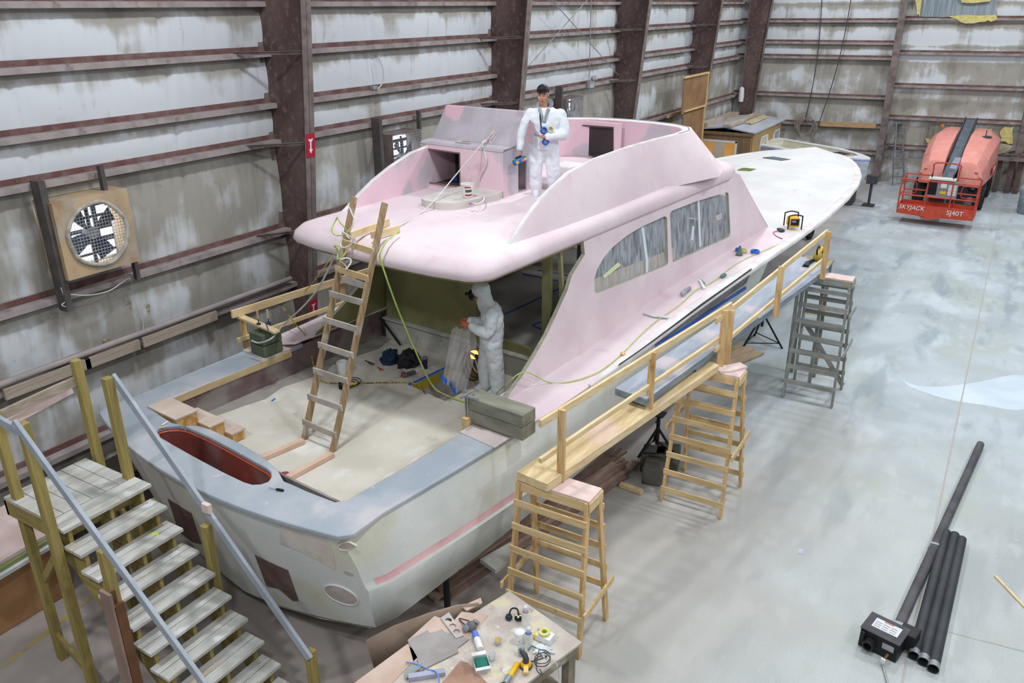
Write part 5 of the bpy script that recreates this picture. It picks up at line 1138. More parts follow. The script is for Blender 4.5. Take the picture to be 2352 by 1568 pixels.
# ---- small white skiff wrapped in film behind the yacht's bow
tipw = onz(2003, 368, 1.75); s0 = onz(1850, 349, 1.75)
ax2 = Vector((tipw.x - s0.x, tipw.y - s0.y, 0)); ax2 = Vector((-.5, -.86, 0)); ax2.normalize(); nx2 = Vector((-ax2.y, ax2.x, 0))
c2 = Vector((tipw.x, tipw.y, 0)) - ax2 * .1 + nx2 * 0
skf = thing('skiff', 'small white skiff with blue tape rim, wrapped below in film, behind the bow', 'boat', c2 - ax2 * 2.7)
def sk(d, w, z): return c2 - ax2 * d + nx2 * w + Vector((0, 0, z))
hw = lambda d: 1.05 * min(1, (d / 2.2))**.6 if d > 0 else 0
dl = [0, .12, .35, .8, 1.4, 2.2, 3.2, 4.4, 5.4]
m = MB(); rg = []
for d in dl:
    w_ = hw(d); rg.append([sk(d, -w_, 1.75), sk(d + .05, -w_ * .92, 1.2), sk(d + .25 * (1 if d < 2 else 0), -w_ * .55, .75), sk(d + .3 * (1 if d < 2 else 0), 0, .55), sk(d + .25 * (1 if d < 2 else 0), w_ * .55, .75), sk(d + .05, w_ * .92, 1.2), sk(d, w_, 1.75)])
m.loft(rg, closed=False); m.build('hull', nmat('film_wrap', ('c5cbd4', 'aab2bd'), 3, .3, stretch=(1, 1, 3), second=('e6eaef', 5, .58, .7, .7)), skf, smooth=True, fix=False)
m = MB(); P_ = [(d, hw(d)) for d in dl]; inn = [(.75, .3), (1.2, .55), (2.2, .72), (4.9, .75), (4.9, -.75), (2.2, -.72), (1.2, -.55), (.75, -.3)]
ol = [(d, -w_) for d, w_ in P_] + [(d, w_) for d, w_ in reversed(P_[1:])]
m.plate(ol, [inn], lambda a, c: sk(a, c, 1.79), lambda a, c: sk(a, c, 1.75)); m.build('deck', M['deckwhite'], skf)
m = MB(); m.tube([sk(d, w_ + .01, 1.73) for d, w_ in reversed(P_)] + [sk(d, -w_ - .01, 1.73) for d, w_ in P_[1:]], .022, 6); m.build('blue_rim', nmat('pale_blue_tape', ('8aa3e6', '7c95dc'), 4, .6), skf, smooth=True)
cr = nmat('cream_liner', ('dedccb', 'cfcdbb'), 2, .6)
m = MB(); m.loft([[sk(a, c, z) for a, c in inn] for z in (1.77, 1.2)], cap=False); m.flat([(0, 0)], 0, 0) if False else None
m.add([sk(a, c, 1.2) for a, c in inn], [tuple(range(len(inn)))]); m.build('interior', cr, skf)
m = MB(); m.box(sk(1.35, .0, 1.55), (.5, .5, .3)) if False else m.add([sk(1.0, -.2, 1.80), sk(1.6, -.25, 1.80), sk(1.6, .25, 1.80), sk(1.0, .2, 1.80)], [(0, 1, 2, 3)]); m.build('hatch_shade_sheet', M['darkin'], skf, solid=.01)  # dark plate laid on top, its colour stands in for a shaded opening
for d in (1.0, 3.8): m = MB(); m.box(sk(d, 0, .3), (.9, .9, .6)); m.build('cradle', M['darkgrey'], skf)
q = onz(2000, 436, .6); t = thing('trailer_jack', 'small dark trailer winch standing in front of the wrapped skiff', 'jack', (q.x, q.y, 0))
m = MB(); m.tube([(q.x, q.y, 0), (q.x, q.y, 1.1)], .05, 8); m.box((q.x - .05, q.y, 1.0), (.3, .35, .3)); m.box((q.x, q.y, .03), (.4, .4, .06)); m.build('post', M['darkgrey'], t)
# ---- cart wheel under the yacht's bow
q = onz(1858, 548, 0); t = thing('trailer', 'low trailer with grey wheel partly hidden under the yacht bow', 'trailer', (q.x, q.y + .3, 0))
m = MB(); m.lathe([(.18, -.09), (.30, -.09), (.33, -.05), (.33, .05), (.30, .09), (.18, .09)], (q.x, q.y, .33), 24, Matrix.Rotation(pi / 2, 3, 'X'), cap=False); w_ = m.build('tyre', M['tyre'], t, smooth=True)
m = MB(); m.lathe([(0, -.06), (.19, -.05), (.19, .05), (0, .06)], (q.x, q.y, .33), 18, Matrix.Rotation(pi / 2, 3, 'X'), cap=False); m.build('wheel_rim', M['grey'], w_)
m = MB(); m.bar((q.x - 1.2, q.y + .5, .42), (q.x + 1.4, q.y + .5, .42), .1, .12); m.bar((q.x, q.y, .33), (q.x, q.y + 1.6, .33), .06, .06); m.build('chassis_beam', M['darkgrey'], t)
# ---- aluminium step ladder
pa, pb, pt = onz(2012, 412, 0), onz(2063, 425, 0), None
t = thing('step_ladder', 'aluminium step ladder standing open by the end wall, left of the lift', 'ladder', (pa + pb) / 2)
mid = (pa + pb) / 2; top = Vector((mid.x, mid.y - .05, 2.45)); dv = (pb - pa).normalized(); pv_ = Vector((-dv.y, dv.x, 0)) * .3
for s in (-1, 1):
    for p in (pa, pb): m = MB(); m.bar(p + pv_ * s, top + pv_ * s * .55 + dv * (.06 if p is pb else -.06), .03, .07); m.build('rail', M['galv'], t)
for k in range(1, 7):
    f = k / 7.2; m = MB(); a = pb.lerp(top, f); m.bar(a - pv_ * lerp(1, .55, f), a + pv_ * lerp(1, .55, f), .09, .025); m.build('step', M['galv'], t)
    if k in (2, 4): m = MB(); a = pa.lerp(top, f); m.bar(a - pv_ * lerp(1, .55, f), a + pv_ * lerp(1, .55, f), .03, .03); m.build('brace', M['galv'], t)
m = MB(); m.box(top, (.16, .4, .04), atan2(dv.y, dv.x)); m.build('top_cap', M['galv'], t); m = MB(); a, c = pa.lerp(top, .62), pb.lerp(top, .62); m.bar(a, c, .3, .02); m.build('shelf', M['galv'], t)
# ---- grey drum at the right edge, with crumpled liner
q = onz(2352, 489, 0); t = thing('drum', 'paint-smeared grey drum with bunched plastic liner at the right edge', 'drum', (q.x, q.y - .15, 0))
m = MB(); m.lathe([(.36, 0), (.40, .1), (.42, .85), (.40, .9)], (q.x, q.y - .15, 0), 24); m.build('body', nmat('smeared_drum', ('8c979d', '6f7a80'), 4, .6, second=('c6cdc4', 5, .58, .68, .8)), t, smooth=True)
m = MB(); m.lathe([(.43, .78), (.45, .9), (.38, 1.0), (.2, 1.05), (.05, 1.02)], (q.x, q.y - .15, 0), 17); m.build('liner', M['film'], t)
# ---- end-wall clutter: torn insulation, board, rope, wires, steel uprights
corr = nmat('bare_corrugated_sheet', ('9aa4ac', '7d8790'), 2, .6, stretch=(9, 9, .4)); 
def wallpatch(name, pts, off, mat, lab, cat, th=.03, jag=.0):
    P = [bwpx(px, py, off) for px, py in pts]
    if jag:
        Q = []
        for i, p in enumerate(P):
            n_ = P[(i + 1) % len(P)]; Q.append(p)
            for k in (1, 2): Q.append((lerp(p[0], n_[0], k / 3) + rnd.uniform(-jag, jag), lerp(p[1], n_[1], k / 3) + rnd.uniform(-jag, jag)))
        P = Q
    m = MB(); m.plate(P, [], lambda a, c: bw(a, c, off), lambda a, c: bw(a, c, off - th)); return tag(m.build(name, mat), lab, cat)
wallpatch('bare_sheet', [(2112, -25), (2292, -25), (2290, 36), (2108, 38)], .07, corr, 'bare corrugated sheet exposed high on the end wall, top right', 'panel', .05, .04)
for pts, lab in (([(2178, 38), (2288, 34), (2288, 46), (2262, 50), (2225, 54), (2200, 45)], 'ragged yellow insulation below the bare sheet high on the end wall'), ([(2193, -20), (2280, -20), (2275, 3), (2210, 6)], 'yellow insulation tuft at the very top right of the end wall'), ([(2104, -20), (2116, -20), (2112, 38), (2106, 34)], 'narrow brown insulation edge left of the bare sheet')):
    wallpatch('torn_insulation', pts, .22, M['fibre'], lab, 'insulation', .14, .05)
wallpatch('bare_sheet', [(2137, 285), (2208, 288), (2200, 330), (2170, 345), (2130, 325)], .08, nmat('dark_bare_sheet', ('8a8780', '77736c'), 2, .7, stretch=(9, 9, .4)), 'dark bare sheet exposed low on the end wall above the lift', 'panel', .05, .05)
for pts, lab in (([(2126, 318), (2150, 330), (2160, 345), (2140, 340)], 'yellow torn insulation left of the dark bare sheet'), ([(2188, 318), (2206, 296), (2204, 310), (2196, 324)], 'yellow insulation flap right of the dark bare sheet'), ([(2262, 312), (2270, 296), (2278, 296), (2276, 322), (2258, 326)], 'yellow insulation patch above the right hood of the lift'), ([(2298, 300), (2308, 291), (2328, 291), (2326, 330), (2298, 325)], 'tall yellow insulation patch near the right wall post')):
    wallpatch('torn_insulation', pts, .16, M['fibre'], lab, 'insulation', .1, .04)
wallpatch('hanging_facing', [(2300, 330), (2330, 336), (2335, 345), (2290, 355), (2285, 345)], .25, nmat('brown_facing', ('b8ad98', '9d937e'), 4, .9), 'loose brown facing sagging below the tall yellow patch', 'insulation', .03, .03)
p0, p1 = bwpx(1884, 284, .3), bwpx(2012, 289, .3); m = MB(); m.bar(bw(*p0, .3), bw(*p1, .3), .05, .2); tag(m.build('wall_board', wood('tan_board', 'c2a17a', 'ad8b63', 'Y')), 'long tan board resting on a girt of the end wall', 'board')
P = bw(*bwpx(1846, 284, .34), .34); m = MB()
for k in range(5): r_ = .42 + .04 * rnd.random(); m.tube([P + BWD * (r_ * cos(a) * .8 + .05 * k) + Vector((0, 0, r_ * sin(a) - .05 * k)) + BWN * (.02 * k) for a in [2 * pi * i / 20 for i in range(20)]], .022, 5, closed=True)
tag(m.build('rope_coil', nmat('old_rope', ('a09488', '8b8075'), 8, .9)), 'coil of old rope hung on a girt of the end wall', 'rope')
for a, c, lab in (((1956, -10), (1880, 286), 'thin slack line hanging across the end wall, right one'), ((1888, -10), (1848, 282), 'thin line hanging down the end wall to the rope coil')):
    pa_, pc_ = bw(*bwpx(*a, .5), .5), bw(*bwpx(*c, .4), .4); m = MB(); m.tube([pa_.lerp(pc_, t_ / 12) + BWD * (.15 * sin(pi * t_ / 12)) for t_ in range(13)], .02, 5); tag(m.build('hanging_line', M['darkgrey']), lab, 'cable')
for i, (px, w_) in enumerate(((2290, .16), (2318, .22), (2338, .2))):
    s_ = bwpx(px, 400, .35)[0]; m = MB(); p = bw(s_, 0, .66); m.box((p.x, p.y, .75), (.14, w_, 1.5)); tag(m.build('steel_upright', M['steel']), ['dark steel upright just right of the lift at the end wall', 'middle dark steel upright right of the lift at the end wall', 'dark steel upright nearest the right edge by the end wall'][i], 'post')
sa = bwpx(2290, 358, .4)[0]; m = MB(); p, q = bw(sa - .4, 1.35, .82), bw(sa + 2.5, 1.35, .82); m.bar(p, q, .2, .12); tag(m.build('steel_beam', M['flange']), 'dusty steel beam lying across the uprights right of the lift', 'beam')
p, q = bw(bwpx(2303, 358, .5)[0], 1.4, .5), bw(*bwpx(2333, 335, .5), .5); m = MB(); m.bar(p, q, .08, .05); tag(m.build('steel_brace', M['flange']), 'slanting steel strut above the beam right of the lift', 'beam')
# ================================================================ ON THE FLOOR
# tube heater: burner box, hose, radiant tubes
M['pipeblack'] = nmat('dusty_black_pipe', ('4b4a4f', '5c5a5e'), 3, .8, second=('77737a', 3, .62, .74, .4))
M['pipenew'] = nmat('new_black_pipe', ('34373b', '3d4044'), 4, .55)
ht = thing('tube_heater', 'black radiant tube heater burner with one long pipe attached, on the floor', 'heater', onz(2020, 1478, 0))
a0, a1, a2 = onz(1970, 1480, .0), onz(2056, 1523, .0), onz(2083, 1455, 0)
ex_ = (a1 - a0).normalized(); ey_ = Vector((-ex_.y, ex_.x, 0)); 
if ey_.dot(a2 - a1) < 0: ey_ = -ey_
Lb = (a1 - a0).length; Wb = .34; Hb = .26
cb_ = a0 + ex_ * Lb / 2 + ey_ * Wb / 2
rz_ = atan2(ex_.y, ex_.x)
def hb(m, p, s, mat, name, par=None, bev=.006):
    b = MB(); b.box(a0 + ex_ * p[0] + ey_ * p[1] + Vector((0, 0, p[2])), s, rz_); return b.build(name, mat, par or ht, bevel=bev)
body_ = hb(None, (Lb / 2, Wb / 2, Hb / 2), (Lb, Wb, Hb), M['black'], 'burner_box')
hb(None, (Lb / 2, Wb / 2, Hb + .004), (Lb + .02, Wb + .02, .012), nmat('dusty_lid', ('4a494e', '57565b'), 4, .8), 'lid')
lab_ = nmat('white_label', ('dfe2e4', 'c9cccf'), 40, .6, stretch=(1, 4, 1))
hb(None, (Lb * .52, Wb * .55, Hb + .012), (Lb * .68, Wb * .52, .003), lab_, 'label', bev=0)
m = MB()
for k in range(9): p = a0 + ex_ * (Lb * .3 + (k % 3) * Lb * .2) + ey_ * (Wb * (.38 + .12 * (k // 3))) + Vector((0, 0, Hb + .0145)); m.box(p, (Lb * .16, .012, .001), rz_)
m.build('label_text_lines', M['grey'], ht)
m = MB(); p = a0 + ex_ * (Lb * .52) + ey_ * (Wb * .77) + Vector((0, 0, Hb + .0145)); m.box(p, (Lb * .25, .02, .001), rz_); m.build('label_red_strip', nmat('label_red', 'c86a66', rough=.6), ht)
hb(None, (Lb * .75, -.002, Hb * .62), (Lb * .3, .004, Hb * .3), nmat('plate_grey', ('a8abad', '989b9d'), 10, .5), 'rating_plate', bev=0)
hb(None, (Lb * .09, -.02, Hb * .7), (Lb * .12, .05, Hb * .45), M['black'], 'switch_box')
Rb = Matrix((ex_, Vector((0, 0, 1)), ey_)).transposed()
m = MB(); m.lathe([(.045, 0), (.065, 0), (.065, -.09), (.045, -.09)], a0 + ex_ * (Lb * .3) + Vector((0, 0, Hb * .45)), 20, Rb, cap=False); m.lathe([(.0, -.03), (.046, -.03)], a0 + ex_ * (Lb * .3) + Vector((0, 0, Hb * .45)), 20, Rb, cap=False); m.build('air_inlet', nmat('inlet_black', '26272a', rough=.35), ht, smooth=True)
m = MB(); g0 = a0 + ex_ * (Lb * .78) + Vector((0, 0, .07)); m.tube([g0, g0 - ey_ * .1], .016, 8); m.build('gas_fitting', nmat('brass', ('b08d57', '9a7a48'), 5, .4, metal=.7), ht)
m = MB(); m.tube(spline([g0 - ey_ * .1, g0 - ey_ * .16 + Vector((0, 0, -.02)), onz(2030, 1535, .02), onz(2036, 1560, .015), onz(2048, 1600, .015)], 6), .013, 8); m.build('gas_hose', nmat('braided_hose', ('b4b6b8', '999b9d'), 30, .4, metal=.4), ht, smooth=True)
m = MB(); m.box(g0 - ey_ * .14, (.05, .02, .06), rz_); m.build('hose_tag', M['white'], ht)
pj = a0 + ex_ * (Lb * .93) + ey_ * Wb
m = MB(); m.box(pj + ex_ * .03 + Vector((0, 0, .16)), (.2, .2, .2), rz_); m.build('flue_box', M['black'], ht, bevel=.01)
q0, q1 = onz(2062, 1443, .06), onz(2252, 1020, .06); 
m = MB(); m.tube([pj + ey_ * .05 + Vector((0, 0, .13)), q0, q0.lerp(q1, .34), q0.lerp(q1, .36)], .062, 18); m.build('lower_pipe', M['pipeblack'], ht, smooth=True)
m = MB(); m.tube([q0.lerp(q1, .355) , q1], .06, 18, cap=False); m.tube([q1, q1 + (q0 - q1).normalized() * .02], .052, 18); m.build('upper_pipe', M['pipeblack'], ht, smooth=True)
for f in (.0, .352):
    p = q0.lerp(q1, f); d = (q1 - q0).normalized(); m = MB(); m.tube([p - d * .04, p + d * .05], .068, 18); m.box(p + Vector((0, 0, .075)), (.05, .1, .025)); m.build('pipe_clamp', M['galv'], ht, smooth=True)
for i, (a, c) in enumerate((((2098, 1506), (2173, 1222)), ((2120, 1520), (2193, 1228)), ((2143, 1536), (2209, 1238)))):
    p, q = onz(*a, .063), onz(*c, .063); d = (q - p).normalized()
    t = thing('steel_tube', ['left black tube of three lying side by side on the floor', 'middle black tube of three lying side by side on the floor', 'right black tube of three, furthest from the heater'][i], 'pipe', (p + q) / 2 - Vector((0, 0, .063)), 0, 'loose heater tubes on the floor')
    m = MB(); m.lathe([(.054, 0), (.062, 0), (.062, (q - p).length), (.054, (q - p).length), (.054, 0)], p, 22, d.to_track_quat('Z', 'Y').to_matrix(), cap=False); m.build('tube', M['pipenew'], t, smooth=True)
    m = MB(); m.lathe([(.0635, .0), (.0635, .09)], p, 22, d.to_track_quat('Z', 'Y').to_matrix(), cap=False); m.build('bare_end', M['galv'], t, smooth=True)
m = MB(); m.bar(onz(2286, 1322, .012), onz(2360, 1400, .012), .03, .02); tag(m.build('wood_strip', M['pineX']), 'thin pine strip on the floor at the right edge', 'stick')
m = MB(); q = onz(1840, 1266, .003); m.box(q, (.12, .08, .004), .2); tag(m.build('tape_piece', nmat('pale_blue_scrap', ('b9c4d4', 'a9b4c4'), 9, .7)), 'small pale blue tape scrap on the open floor', 'scrap')
# ---- jack stands under the yacht
def jack(px, py, blocks, h, lab, spread=.42):
    c = onz(px, py, 0); t = thing('jack_stand', lab, 'stand', c)
    zb = .0
    if blocks: zb = .3
    head = Vector((c.x, c.y, h))
    for k in range(3):
        a = 2 * pi * k / 3 + .5; f = c + Vector((spread * cos(a), spread * sin(a), zb)); m = MB(); m.tube([f, head - Vector((0, 0, .25))], .022, 8); m.build('leg', M['black'], t, smooth=True)
        m = MB(); b2 = 2 * pi * (k + 1) / 3 + .5; f2 = c + Vector((spread * cos(b2), spread * sin(b2), zb)); u_ = head - Vector((0, 0, .25)); m.tube([f.lerp(u_, .15), f2.lerp(u_, .15)], .011, 6); m.build('tie_bar', M['black'], t)
    m = MB(); m.tube([head - Vector((0, 0, .55)), head], .032, 10); m.box(head, (.2, .2, .02)); m.tube([head - Vector((.12, 0, .1)), head - Vector((-.14, 0, .1))], .014, 6); m.build('screw', M['black'], t)
    return t
def cblock(px, py, lab, rz=.1, s=(.42, .38, .3)):
    c = onz(px, py, 0); m = MB(); m.box((c.x, c.y, s[2] / 2), s, rz); tag(m.build('support_block', nmat('dusty_block', ('6d6a62', '57554d'), 3, .9, second=('8e847c', 2, .58, .7, .6)), bevel=.02), lab, 'block')
jack(1505, 1075, True, 1.0, 'black tripod jack stand on dark blocks between the pine trestles', .36)
cblock(1505, 1100, 'nearer dark support block under the tripod jack stand', .25); cblock(1500, 1072, 'left rear dark support block under the tripod jack stand', .25); cblock(1532, 1066, 'right rear dark support block under the tripod jack stand', .25)
jack(1745, 790, False, .98, 'black tripod jack stand left of the grey trestle', .5)
c = onz(1028, 1400, 0); t = thing('jack_stand', 'black screw prop under the stern chine near the workbench', 'stand', (c.x, c.y, 0))
m = MB(); m.tube([(c.x, c.y, 0), (c.x, c.y, .66)], .04, 10); m.build('post', M['black'], t); m = MB(); m.tube([(c.x - .05, c.y + .03, .62), (c.x + .16, c.y - .1, .56)], .025, 8); m.box((c.x, c.y, .67), (.16, .16, .03)); m.build('handle', M['darkgrey'], t)
# ---- lumber stacked under the hull
lum = [nmat('dusty_lumber_a', ('9c8478', '886e63'), 2, .85, stretch=(.6, 6, 6)), nmat('dusty_lumber_b', ('ac968b', '957c70'), 2, .85, stretch=(.6, 6, 6))]
e0, e1 = onz(1070, 1330, .1), onz(1470, 1062, .1); d = (e1 - e0).normalized(); nrm = Vector((-d.y, d.x, 0)); nrm = nrm if nrm.y > 0 else -nrm
names = ['outermost', 'second', 'third', 'fourth', 'fifth', 'innermost']
for lay in range(4):
    nrow = 6 - lay
    for k in range(nrow):
        a = e0 - d * (.2 + .5 * rnd.random()) + nrm * (.02 + .155 * k + .06 * lay) + Vector((0, 0, -.075 + .05 * lay)); b_ = e1 + d * rnd.uniform(-.5, .05) + nrm * (.02 + .155 * k + .06 * lay) + Vector((0, 0, -.075 + .05 * lay))
        m = MB(); m.bar(a, b_, .14, .042); tag(m.build('lumber', lum[(k + lay) % 2]), '%s dusty brown plank in the %s layer of the lumber pile under the hull' % (names[k], ['bottom', 'second', 'third', 'top'][lay]), 'plank', 'lumber pile under the hull')
m = MB(); m.bar(onz(1425, 1112, .04), onz(1475, 1130, .04), .09, .06); tag(m.build('bearer', M['pineX']), 'short pine bearer sticking out from under the lumber pile', 'board')
c = onz(1120, 1320, .45); m = MB(); P = [onz(px, py, .42) for px, py in ((1135, 1275), (1178, 1288), (1140, 1312), (1100, 1290))]; m.bar(onz(1120, 1300, .40), onz(1190, 1260, .40), .3, .06); tag(m.build('white_board', nmat('white_edged_board', ('cfd2cc', 'a59388'), 1.4, .7)), 'white edged board lying on the lumber pile behind the near trestle', 'board')
lf = nmat('floor_plank_tan', ('c4ae93', 'b0997f'), 2, .85, stretch=(.5, 6, 6))
for k in range(3):
    m = MB(); a, c = onz(1560 + 18 * k, 850 + 10 * k, .03), onz(1700 + 22 * k, 790 + 9 * k, .03); m.bar(a, c, .25, .04); tag(m.build('floor_plank', lf), ['left tan plank on the floor behind the middle trestle', 'centre tan plank on the floor behind the middle trestle', 'right tan plank on the floor, nearest the far jack stand'][k], 'plank')
# ---- things left of the stairs
bxm = nmat('cardboard_tan', ('b68a62', 'a57a54'), 1.5, .85, second=('c9a98a', 1.5, .58, .7, .5))
for k, (mm, lab) in enumerate(((M['pinktop'], 'pinkish sheet on top of the sheet pile left of the stair landing'), (nmat('green_sheet', ('8a9360', '7a8354'), 3, .8), 'green sheet in the pile left of the stair landing'), (nmat('white_sheet', ('cfd3d3', 'b9bdbd'), 3, .7), 'white sheet in the pile left of the stair landing'))):
    z = 1.02 - .05 * k; m = MB(); P = [Vector((3.25, 10.3, z)), Vector((4.5, 10.4, z)), Vector((4.4, 9.3, z)), Vector((3.2, 9.2, z))]; m.flat([(p.x - .03 * k, p.y - .06 * k) for p in P], z - .045, z); tag(m.build('sheet', mm), lab, 'sheet')
m = MB(); m.box((3.8, 9.75, .44), (1.0, .8, .86)); tag(m.build('plywood_crate', bxm), 'tan plywood crate under the sheet pile left of the stairs', 'crate')
m = MB(); m.flat([(4.6, 10.3), (7.4, 10.3), (7.4, 10.95), (4.6, 10.95)], .60, .63); tag(m.build('expanded_mesh', nmat('dark_mesh', ('4a443e', '3a352f'), 30, .5, metal=.2)), 'dark expanded-metal mesh panel at the wall behind the stair landing', 'panel')
m = MB(); m.flat([(4.7, 10.35), (7.3, 10.35), (7.3, 10.9), (4.7, 10.9)], 0, .595); tag(m.build('mesh_stand', nmat('mesh_base', ('433c37', '38322d'), 3, .9)), 'dark low base holding the expanded mesh by the wall', 'stand')
# ================================================================ WORKBENCH AND WHAT LIES ON IT
ZT = .95
def tz(px, py, h=0.0): return onz(px, py, ZT + h)
M['bench'] = nmat('splashed_bench_top', ('cfc6bb', 'b9aea5'), 3, .75, second=[('dccfae', 3.5, .58, .68, .7), ('9b8f8a', 5, .6, .7, .6), ('dfe0de', 6, .62, .7, .7), ('b58f6a', 2.6, .66, .74, .6)])
M['benchwood'] = nmat('stained_bench_edge', ('a0937c', '7f7668'), 3, .8, second=('b9bab4', 5, .58, .7, .7))
cR, cB, cF = tz(1337, 1474), tz(1170, 1356), tz(1175, 1572)
ea = (cB - cR).normalized(); eb = (cF - cR).normalized()
eb = Vector((-ea.y, ea.x, 0)) if Vector((-ea.y, ea.x, 0)).dot(eb) > 0 else Vector((ea.y, -ea.x, 0))
TLn = (cB - cR).length; TW = 2.3
def tp(a, b, z=0.0): return cR + ea * a + eb * b + Vector((0, 0, z))
tb = thing('workbench', 'paint-splashed wooden workbench in the foreground covered in tools and sheets', 'table', (tp(TLn / 2, TW / 2).x, tp(TLn / 2, TW / 2).y, 0))
m = MB(); P = [tp(0, 0), tp(TLn, 0), tp(TLn, TW), tp(0, TW)]; m.flat([(p.x, p.y) for p in P], ZT - .03, ZT); m.build('top', M['bench'], tb, bevel=.004)
m = MB(); m.bar(tp(.03, .06, -.08), tp(.03, TW, -.08), .04, .1); m.build('apron', M['benchwood'], tb)
m = MB(); m.bar(tp(.03, .06, -.08), tp(TLn - .03, .06, -.08), .04, .1); m.build('apron', M['benchwood'], tb)
for a, b in ((.09, .1), (TLn - .09, .1), (.09, TW - .1), (TLn - .09, TW - .1)):
    p = tp(a, b); m = MB(); m.box((p.x, p.y, (ZT - .03) / 2), (.1, .1, ZT - .03), atan2(ea.y, ea.x)); m.build('leg', M['benchwood'], tb)
m = MB(); P = [tp(.1, .1), tp(TLn - .1, .1), tp(TLn - .1, TW - .1), tp(.1, TW - .1)]; m.flat([(p.x, p.y) for p in P], .28, .31); m.build('lower_shelf', M['benchwood'], tb)
# ---- sheets
def sheet(name, lab, pts, h, th, mat, holes=(), cat='sheet', group=None):
    P = [tz(px, py, h) for px, py in pts]; H = [[(tz(px, py, h).x, tz(px, py, h).y) for px, py in hl] for hl in holes]
    m = MB(); m.flat([(p.x, p.y) for p in P], ZT + h - th, ZT + h, H); return tag(m.build(name, mat), lab, cat, group)
tan = nmat('pinkish_ply', ('d3bcae', 'c4aa9a'), 2, .85); gs = nmat('grey_sheet', ('a8a2a0', '98918f'), 2.5, .7, second=('b5a8a8', 4, .58, .7, .5)); bw_ = nmat('brown_sheet', ('b3907d', '9c7867'), 3, .85, second=('c4a898', 3, .6, .72, .5))
circ = lambda cx, cy, rx, ry, n=20: [(cx + rx * cos(2 * pi * k / n), cy + ry * sin(2 * pi * k / n)) for k in range(n)]
sheet('plywood_sheet', 'pinkish plywood sheet at the back of the bench, under the holed plate', [(936, 1470), (998, 1414), (1040, 1428), (1060, 1404), (1122, 1412), (1092, 1446), (1075, 1460), (950, 1520)], .008, .008, tan)
sheet('plywood_sheet', 'long pale plywood sheet along the left of the bench', [(770, 1600), (936, 1478), (962, 1506), (900, 1568), (880, 1600)], .008, .008, tan)
sheet('grey_sheet', 'large grey sheet with a notched far edge on the bench', [(937, 1470), (982, 1446), (988, 1453), (1004, 1449), (1014, 1444), (1026, 1452), (1078, 1466), (1052, 1486), (1050, 1489), (1053, 1497), (964, 1540), (958, 1508)], .018, .008, gs)
sheet('holed_plate', 'pale grey plate with three round holes lying across the grey sheet', [(1012, 1418), (1031, 1405), (1066, 1458), (1047, 1465)], .028, .008, nmat('pale_grey_plate', ('c2bfbd', 'b2aeac'), 4, .6), [circ(1030, 1424, 8, 6), circ(1040, 1437, 8, 6), circ(1049, 1450, 8, 6)])
sheet('brown_sheet', 'brown rough sheet at the near edge of the bench', [(1000, 1585), (1058, 1516), (1075, 1522), (1150, 1600)], .010, .010, bw_)
sheet('half_disc', 'grey half-round sheet piece near the left bench edge', [(932, 1558), (930, 1545), (936, 1532), (946, 1524), (960, 1524), (968, 1532)], .03, .012, nmat('greenish_grey', ('9aa19c', '8a918c'), 4, .7))
# curved board leaning behind the bench
m = MB(); pts = []
bt = [onz(px, py, z) for px, py, z in ((840, 1470, .75), (905, 1437, .85), (980, 1410, .95), (1050, 1390, 1.0), (1100, 1385, 1.0))]; bbm = [onz(px, py, z) for px, py, z in ((862, 1545, .2), (935, 1520, .3), (1000, 1480, .4), (1060, 1450, .5), (1110, 1420, .6))]
m.add(bt + bbm, [(i, i + 1, i + 6, i + 5) for i in range(4)]); tag(m.build('curved_board', nmat('brown_curved_ply', ('a58f7f', '94806f'), 1.5, .75, second=('bba797', 1.4, .58, .7, .5)), solid=.02, smooth=True), 'bent brown plywood board leaning between hull and workbench', 'board')
sheet('plywood_offcut', 'tan plywood offcut leaning on the far left bench edge', [(1060, 1392), (1104, 1372), (1108, 1384), (1072, 1402)], .02, .01, tan)
# blue tipped strip and squared bar
m = MB(); m.bar(tz(938, 1556, .03), tz(1022, 1543, .03), .06, .05); tag(m.build('aluminium_bar', nmat('lilac_bar', ('b0b2c6', 'a2a4b8'), 4, .5)), 'lilac grey square bar lying at the near left of the bench', 'bar')
m = MB(); m.tube(spline([tz(933, 1520, .03), tz(955, 1524, .035), tz(970, 1530, .03), tz(985, 1538, .05), tz(1000, 1541, .065), tz(1008, 1556, .065), tz(1008, 1575, .05)], 5), .008, 6); tag(m.build('blue_cord', nmat('blue_cord', '6f93dc', rough=.6), smooth=True), 'light blue cord draped over the lilac bar', 'cord')
# ---- canisters, rolls, cups
def cyl(name, lab, cat, p, r, h, mat, extra=(), n=24):
    t = thing(name, lab, cat, p); m = MB(); m.lathe([(r, 0), (r, h - .004), (r - .004, h)], p, n); m.build('body', mat, t, smooth=True, angle=50); return t
wt = nmat('white_card', ('eeeeea', 'e0e1dc'), 6, .6)
def cup(lab, p, r, h, mat, fill=None, ff=.5, name='mixing_cup'):
    t = thing(name, lab, 'cup', p); m = MB(); m.lathe([(r * .8, 0), (r * .8, .002), (r * .98, h), (r * 1.04, h), (r * 1.04, h + .004), (r * .95, h), (r * .77, .004), (0, .004)], p, 24, cap=False); m.build('cup_wall', mat, t, smooth=True)
    if fill: m = MB(); m.lathe([(0, 0), (r * .78, .0), (r * lerp(.78, .94, ff), h * ff), (0, h * ff)], p + Vector((0, 0, .006)), 24, cap=False); m.build('contents', fill, t, smooth=True)
    return t
cl = bpy.data.materials.new('clear_cup'); cl.use_nodes = True; b_ = cl.node_tree.nodes['Principled BSDF']; b_.inputs['Base Color'].default_value = srgb('dfe4e6'); b_.inputs['Alpha'].default_value = .45; b_.inputs['Roughness'].default_value = .2
cup('plastic cup of amber resin left of the white roll', tz(1144, 1478), .04, .07, cl, nmat('amber_resin', 'c8a03c', rough=.3), .6)
